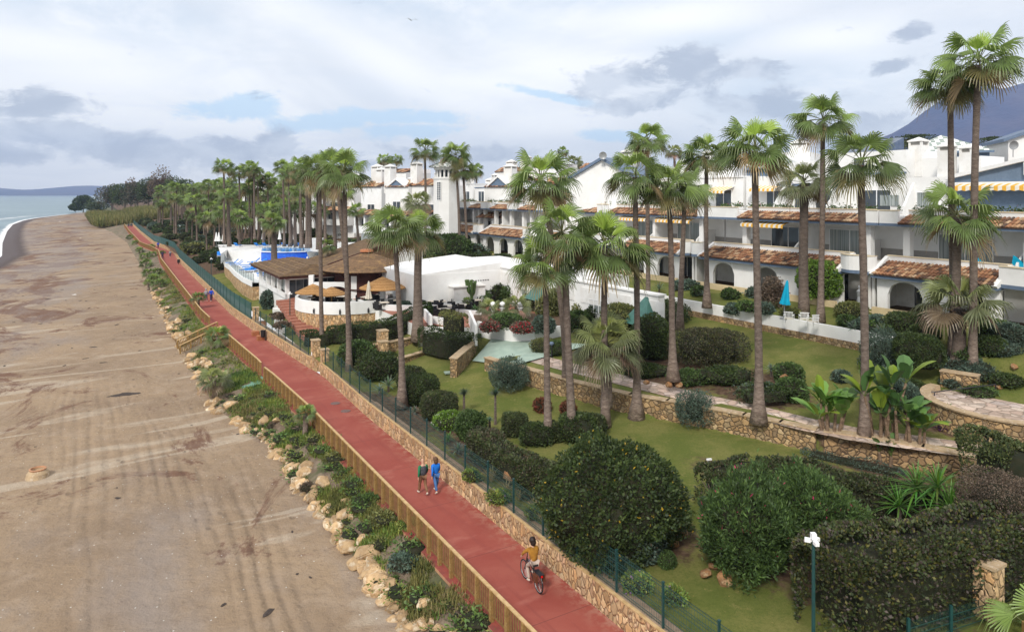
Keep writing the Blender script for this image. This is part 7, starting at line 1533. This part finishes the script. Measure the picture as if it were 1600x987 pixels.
# ---------------------------------------------------------------- people
def skin_mesh(name,J,E,mats,sub=1):
    """J: list of (pos, radius), E: edges; returns evaluated mesh"""
    me=bpy.data.meshes.new(name+'_tmp'); me.from_pydata([j[0] for j in J],E,[]); o=bpy.data.objects.new(name+'_tmp',me); COL.objects.link(o)
    m=o.modifiers.new('s','SKIN'); m.use_smooth_shade=True; 
    for i,j in enumerate(J):
        d=me.skin_vertices[0].data[i]; r_=j[1]; d.radius=(r_,r_) if not hasattr(r_,'__len__') else r_
    me.skin_vertices[0].data[0].use_root=True
    if sub: s_=o.modifiers.new('u','SUBSURF'); s_.levels=sub; s_.render_levels=sub
    dg=bpy.context.evaluated_depsgraph_get(); dg.update(); r=bpy.data.meshes.new_from_object(o.evaluated_get(dg)); r.name=name; r.materials.clear()
    for x in mats: r.materials.append(x)
    for p in r.polygons: p.use_smooth=True
    bpy.data.objects.remove(o); return r
def limb(a,b_,c): return [Vector(a),Vector(b_),Vector(c)]
def person(loc,rz,H,top,legs,hair,shoes,label,pose,vest=None,female=False,group=None):
    r=empty('person',loc,rz,label,'person',group); k=H/1.75
    P={n:Vector(v)*k for n,v in pose.items()}
    J=[];E=[];ix={}
    def j(n,p,rad,par=None):
        J.append((p,rad*k if not hasattr(rad,'__len__') else tuple(x*k for x in rad))); ix[n]=len(J)-1
        if par is not None: E.append((ix[par],ix[n]))
    hip=P['hip']; ch=P['chest']; nk=P['neck']; hd=P['head']
    j('hip',hip,(.13,.10)); j('waist',hip.lerp(ch,.45),(.12,.095),'hip'); j('chest',ch,(.15,.11),'waist'); j('neck',nk,.055,'chest'); j('head0',nk.lerp(hd,.5),.075,'neck'); j('head',hd,.095,'head0'); j('crown',hd+Vector((0,0,.09*k)),.07,'head')
    fw=P.get('face',Vector((0,1,0))).normalized(); j('nose',hd+fw*.10*k-Vector((0,0,.02*k)),.018,'head')
    for s_,sg in (('l',-1),('r',1)):
        sh=P['sh'+s_]; j('sh'+s_,sh,.062,'chest'); j('el'+s_,P['el'+s_],.043,'sh'+s_); j('wr'+s_,P['wr'+s_],.030,'el'+s_)
        d=(P['wr'+s_]-P['el'+s_]).normalized(); pm_=P['wr'+s_]+d*.07*k; j('pa'+s_,pm_,.036,'wr'+s_); side=d.cross(Vector((0,1,0))); side=side.normalized() if side.length>.1 else Vector((1,0,0)); fwd=side.cross(d).normalized()
        for f in range(4): b0=pm_+fwd*(f-1.5)*.021*k; j(f'f{f}{s_}',b0+d*.05*k,.010,'pa'+s_); j(f'g{f}{s_}',b0+d*(.085-.01*abs(f-1.2))*k+side*(-sg)*.018*k,.008,f'f{f}{s_}')
        j('th'+s_,P['wr'+s_]+d*.05*k+fwd*.05*k,.011,'wr'+s_)
        j('hp'+s_,P['hp'+s_],.085,'hip'); j('kn'+s_,P['kn'+s_],.058,'hp'+s_); j('an'+s_,P['an'+s_],.038,'kn'+s_); j('to'+s_,P['to'+s_],.030,'an'+s_)
    link('body',skin_mesh('body',J,E,[M['skin']]),r)
    # jacket
    J=[];E=[];ix={}; q=.02; j('w',hip+Vector((0,0,-.03*k)),(.165,.13)); j('m',hip.lerp(ch,.45),(.155,.125),'w'); j('c',ch,(.185,.14),'m'); j('n',ch.lerp(nk,.6),.085,'c')
    for s_ in 'lr': j('s'+s_,P['sh'+s_],.085,'c'); j('e'+s_,P['el'+s_],.062,'s'+s_); j('v'+s_,P['el'+s_].lerp(P['wr'+s_],.92),.048,'e'+s_)
    if vest:
        J[0]=(J[0][0],(.11*k,.09*k)); J[1]=(J[1][0],(.11*k,.09*k)); J[2]=(J[2][0],(.12*k,.09*k)); J[3]=(J[3][0],.06*k); link('shirt',skin_mesh('shirt',J,E,[M[top]]),r); J=[];E=[];ix={}; j('w',hip+Vector((0,0,-.05*k)),(.215,.185)); j('m',hip.lerp(ch,.45),(.205,.18),'w'); j('c',ch,(.225,.195),'m'); j('n',ch.lerp(nk,.7),.14,'c'); link('vest',skin_mesh('vest',J,E,[M[vest]]),r)
    else: link('jacket',skin_mesh('jacket',J,E,[M[top]]),r)
    J=[];E=[];ix={}; j('h',hip-Vector((0,0,.02*k)),(.15,.12))
    for s_ in 'lr': j('p'+s_,P['hp'+s_],.105,'h'); j('k'+s_,P['kn'+s_],.078,'p'+s_); j('a'+s_,P['kn'+s_].lerp(P['an'+s_],.95),.062,'k'+s_)
    link('trousers',skin_mesh('trousers',J,E,[M[legs]]),r)
    for s_ in 'lr': J=[];E=[];ix={}; a=P['an'+s_]; t_=P['to'+s_]; j('a',a+(a-t_)*.25-Vector((0,0,.02*k)),.048); j('m',a.lerp(t_,.5)-Vector((0,0,.01*k)),.045,'a'); j('t',t_+(t_-a)*.15,.034,'m'); link('shoe',skin_mesh('shoe',J,E,[M[shoes]]),r)
    if hair:
        mb=MB(); n=14; c=hd+Vector((0,0,.045*k))-fw*.035*k; R_=.128*k
        def ball(c,rx,rz): mb.lathe([(max(.001,rx*cos(a)),rz*sin(a)) for a in np.linspace(-pi/2,pi/2,9)],n)
        ball(c,R_,R_*1.05); mb.v=[(x+c.x,y+c.y,z+c.z) for x,y,z in mb.v]; m2=len(mb.v)
        if female: ball(c,R_*.9,R_*1.1); mb.v[m2:]=[(x+c.x-fw.x*.03*k,y+c.y-fw.y*.03*k,z+c.z-.09*k) for x,y,z in mb.v[m2:]]
        mb.build('hair',[M[hair]],r,smooth=True)
    return r
def walk(ph=1,armup=0,sw=1.0):
    return dict(hip=(0,0,.93),chest=(0,.03,1.27),neck=(0,.04,1.46),head=(0,.06,1.62),shl=(-.19,.02,1.38),shr=(.19,.02,1.38),ell=(-.25,-.10*ph*sw,1.12),elr=(.25,.08*ph*sw,1.12),wrl=(-.26,-.14*ph*sw+.08,.88),wrr=(.27,.22*ph*sw,.90+armup),
      hpl=(-.09,0,.88),hpr=(.09,0,.88),knl=(-.10,.16*ph,.50),knr=(.10,-.04*ph,.49),anl=(-.10,.24*ph if ph>0 else -.30,.09 if ph>0 else .16),anr=(.10,-.30*ph if ph>0 else .24,.16 if ph>0 else .09),tol=(-.11,.24*ph+.17 if ph>0 else -.18,.045),tor=(.11,-.30+.14 if ph>0 else .24+.17,.045))
M['vestgrey']=mat('charcoal_quilt',(.045,.045,.055),(.07,.07,.08),12,.8); M['sweatgreen']=mat('green_wool',(.02,.16,.07),None,3,.9); M['khaki']=mat('tan_cotton',(.24,.13,.07),(.19,.10,.055),5,.9); M['jacketblue']=mat('blue_jacket',(.01,.17,.62),(.01,.13,.52),6,.6); M['denim']=mat('blue_denim',(.07,.17,.38),(.05,.12,.3),8,.9); M['brownhair']=mat('brown_hair',(.10,.05,.025),None,3,.6); M['shoewhite']=mat('pale_shoe',(.6,.56,.48),None,3,.7)
M['ochre']=mat('ochre_knit',(.36,.17,.025),(.28,.13,.02),9,.95); M['darkhair']=mat('dark_hair',(.025,.015,.012),None,3,.5); M['patterned']=mat('patterned_skirt',(.20,.15,.13),(.06,.06,.12),14,.9); M['navy']=mat('navy_cloth',(.02,.03,.08),None,3,.8); M['greycloth']=mat('grey_jersey',(.3,.3,.33),None,3,.9); M['strongblue']=mat('royal_blue_jersey',(.01,.06,.5),None,3,.8); M['legwear']=mat('pale_leggings',(.45,.36,.30),None,3,.8)
pA=GP(661,772,0); pB=GP(681,769,0)
person(pA,RAH,1.76,'sweatgreen','khaki',None,'shoewhite','bald man in grey vest with green sleeves walking on the red promenade',walk(1),vest='vestgrey')
person(pB,RAH+.05,1.68,'jacketblue','denim','brownhair','shoewhite','woman in bright blue jacket and jeans walking beside the man',walk(-1,.02,-1.2),female=True)
person(GP(322,471,0),RAH,1.7,'greycloth','navy','greycloth','shoewhite','walker in pale grey top and dark trousers, left of the distant couple',walk(1)); person(GP(330,471,0),RAH,1.78,'strongblue','navy','darkhair','shoewhite','walker in royal blue top and dark shorts, right of the distant couple',walk(-1))
person(GP(254,404,0),RAH,1.7,'navy','navy','darkhair','black','far walker in dark navy clothes near the railing',walk(1)); person(GP(247,388,0),RAH+.1,1.75,'strongblue','navy','darkhair','black','far figure in blue where the promenade bends',walk(-1)); person(GP(266,402,0),RAH+3.1,1.65,'greycloth','navy','darkhair','shoewhite','far walker in grey pushing along beside the wall',walk(1))
person(GP(201,355,0),RAH,1.7,'navy','navy','darkhair','black','tiny far figure in navy at the promenade end',walk(1)); person(GP(205,355,0),RAH,1.7,'navy','navy','darkhair','black','tiny far figure standing right of the other at the end',walk(-1))
# bicycle and rider
bp=W(27.0,0,0); front,rear=GP(823,905,0),GP(838,923,0); bp=(front+rear)/2; d=(front-rear); brz=atan2(-d.x,d.y); brz=RAH*.85
bk=empty('bicycle',(bp.x,bp.y,0),brz,'dark city bicycle with pannier and red tail light','bicycle')
def torus(mb,cy,cz,R,r_,n=28,m=0):
    vs=[];k=6
    for i in range(n):
        a=2*pi*i/n
        for j_ in range(k): b_=2*pi*j_/k; rr_=R+r_*cos(b_); vs.append((r_*sin(b_),cy+rr_*cos(a),cz+rr_*sin(a)))
    mb.add(vs,[(i*k+j_,((i+1)%n)*k+j_,((i+1)%n)*k+(j_+1)%k,i*k+(j_+1)%k) for i in range(n) for j_ in range(k)],m)
for y in (.55,-.55):
    mb=MB(); torus(mb,y,.35,.325,.024); w_=mb.build('wheel',[M['black']],bk); mb=MB(); torus(mb,y,.35,.295,.010)
    for i in range(14): a=2*pi*i/14; mb.tube([(0,y,.35),(0,y+.29*cos(a),.35+.29*sin(a))],.003,3,cap=False)
    mb.build('rim',[M['metalgrey']],w_)
mb=MB()
for a,b_ in (((0,-.55,.35),(0,-.10,.30)),((0,-.10,.30),(0,-.22,.82)),((0,-.55,.35),(0,-.2,.72)),((0,-.10,.30),(0,.36,.80)),((0,-.18,.62),(0,.36,.86)),((0,.34,.95),(0,.42,.66)),((0,.42,.66),(0,.55,.35))): mb.tube([a,b_],.02,6)
mb.build('frame',[M['black']],bk); mb=MB(); mb.tube([(0,.34,.95),(0,.32,1.08)],.016,6); mb.tube([(-.30,.18,1.08),(-.2,.28,1.10),(0,.33,1.08),(.2,.28,1.10),(.30,.18,1.08)],.014,6); mb.build('handlebar',[M['blackmetal']],bk)
mb=MB(); mb.prism([(-.09,-.36),(.09,-.36),(.03,-.06),(-.03,-.06)],'z',.86,.92); mb.build('saddle',[M['black']],bk); mb=MB(); mb.box(-.10,.10,-.80,-.35,.74,.76); mb.tube([(.05,-.75,.74),(.05,-.55,.38)],.008,4); mb.tube([(-.05,-.75,.74),(-.05,-.55,.38)],.008,4); mb.build('rack',[M['blackmetal']],bk)
M['redlight']=mat('red_reflector',(.7,.01,.01),None,3,.3); M['brownbag']=mat('brown_leather',(.12,.04,.02),None,3,.6); mb=MB(); mb.box(-.03,.03,-.83,-.80,.68,.74); mb.build('tail_light',[M['redlight']],bk); mb=MB(); mb.box(-.20,-.10,-.72,-.46,.46,.72); mb.box(.10,.20,-.72,-.46,.46,.72); mb.build('pannier',[M['brownbag']],bk); mb=MB(); torus(mb,-.55,.35,.36,.008,14); mb.build('mudguard',[M['blackmetal']],bk)
person((bp.x,bp.y,0),brz,1.68,'ochre','legwear','darkhair','shoewhite','cyclist in ochre cardigan and patterned skirt seated on the bicycle',dict(hip=(0,-.22,1.03),chest=(0,-.12,1.36),neck=(0,-.07,1.56),head=(0,-.02,1.72),face=(-.6,.8,0),shl=(-.19,-.10,1.47),shr=(.19,-.10,1.47),ell=(-.30,.10,1.28),elr=(.30,.06,1.26),wrl=(-.31,.20,1.14),wrr=(.31,.18,1.13),
  hpl=(-.10,-.20,.98),hpr=(.10,-.20,.98),knl=(-.11,.16,.72),knr=(.11,.12,.86),anl=(-.12,-.04,.28),anr=(.12,.06,.48),tol=(-.12,.12,.22),tor=(.12,.2,.42)),female=True)
J=[((0,-.24,1.02),(.18,.15)),((0,-.05,.95),(.17,.10)),((0,.08,.88),(.15,.07))]; rr_=[o for o in bpy.data.objects if o.get('label','').startswith('cyclist')][0]; link('skirt',skin_mesh('skirt',[(Vector(a),b_) for a,b_ in J],[(0,1),(1,2)],[M['patterned']]),rr_)

# plumes of dry ornamental grass by the fence
for i,(u,v,h) in enumerate([(768,752,1.3),(790,770,1.0),(835,800,1.2),(812,780,.9),(850,815,.8)]):
    p=GP(u,v,1.05); mb=MB(); mb.hc=True; rg2=random.Random(i+70)
    for k in range(70): a=rg2.uniform(0,6.28); e=radians(rg2.uniform(40,88)); mb.blade((rg2.gauss(0,.05),rg2.gauss(0,.05),0),(cos(a)*cos(e),sin(a)*cos(e),sin(e)),(0,0,1),h*rg2.uniform(.6,1.1),.022,.45,4,0,rg2.choice([(.33,.26,.12),(.42,.33,.18),(.22,.2,.08)]))
    o=mb.build('ornamental_grass',[M['palmleaf']],None,p); tag(o,['tallest straw-coloured grass plume behind the fence','straw grass plume beside the golden boulder','drooping dry grass near the blue-green agave','short dry grass tuft between boulder and agave','last dry grass tuft before the huge bush'][i],'plant')
# statue and hanging cloth at the right-hand house
p=W(31.4,48.1,5.9); r=empty('garden_statue',p,0,'small grey stone statue standing between two arched houses','statue'); mb=MB(); mb.box(-.25,.25,-.25,.25,0,.5); mb.build('pedestal',[M['stucco2']],r); mb=MB(); mb.lathe([(.22,.5),(.2,.7),(.15,1.1),(.2,1.35),(.22,1.5),(.09,1.62),(.08,1.66),(.11,1.75),(.1,1.85),(.01,1.92)],12); mb.build('figure',[M['metalgrey']],r)
for i,s2 in enumerate((25.6,23.0)):
    p=W(s2,51.4,9.35); mb=MB(); mb.add([(0,0,0),(1.5,0,0),(.15,0,1.15),(0,.25,0),(1.5,.3,0),(.2,.2,1.1)],[(0,1,2),(3,5,4),(0,2,5,3),(1,4,5,2),(0,3,4,1)]); o=mb.build('shade_cloth',[M['cyan']],None,p,ROT); tag(o,['larger turquoise cloth folded on the balcony behind two tall palms','smaller turquoise cloth further right on the same balcony'][i],'cloth')
# stepping debris on the sand
rg2=random.Random(77); dm_=[RK[i].copy() for i in range(3)]
for m_ in dm_: m_.materials.clear(); m_.materials.append(M['seaweed'])
for i in range(70):
    s2=rg2.uniform(18,150); t2=rg2.uniform(-14,9.5); sc=rg2.uniform(.08,.26)*(1+s2/120); o=link('seaweed_clump',dm_[i%3],None,W(s2,t2,beach_z(s2,t2)+.01),rg2.uniform(0,6),(sc*rg2.uniform(.8,2.6),sc,sc*.35)); tag(o,'small dark clump of dried seaweed on the sand','seaweed','seaweed clumps scattered on the sand')
# bare stems at the open end of the long hedge
p=GP(1122,798,1.4); mb=MB(); rg2=random.Random(5)
for i in range(16):
    a=rg2.uniform(0,6.28); k=rg2.uniform(.3,1.1); mb.tube([(cos(a)*.1,sin(a)*.1,-.1),(cos(a)*k*.4,sin(a)*k*.4,.6),(cos(a)*k,sin(a)*k,1.35)],[.035,.028,.012],5)
o=mb.build('bare_shrub',[M['twig']],None,p); tag(o,'bare forked grey stems under the left end of the long clipped hedge','shrub')
for i,(u,v,wp,h,p_) in enumerate([(1540,600,70,.6,'blue'),(1575,580,60,.7,'blue'),(1520,585,40,.6,'mid'),(1590,610,60,.5,'dark'),(1480,575,50,.8,'mid'),(1560,560,50,1.0,'dark'),(1590,545,50,1.3,'blue'),(1420,545,50,1.0,'mid'),(1455,545,50,1.2,'dark'),(1405,520,40,.9,'olive'),(1500,610,40,.5,'blue'),(1545,625,50,.4,'mid'),(1430,620,60,.6,'dark'),(1400,600,50,.7,'blue'),(1460,650,40,.6,'mid'),(1320,600,30,.6,'blue')]):
    bush(u,v,4.4,wp,h,p_,'low spreading shrub on the bank between the round terrace and the houses',group='low shrubs at the right end of the garden',amp=.25,e=2)
for i,(u,v,sc) in enumerate([(1560,606,.5),(1530,612,.4),(1585,592,.5),(1500,600,.4),(1548,598,.35)]): rock(settle(u,v,4.2)+Vector((0,0,.08)),sc,i,'small orange boulder among the low shrubs at the right edge','small boulders at the right edge',garden=True)
print('objects',len(bpy.data.objects))
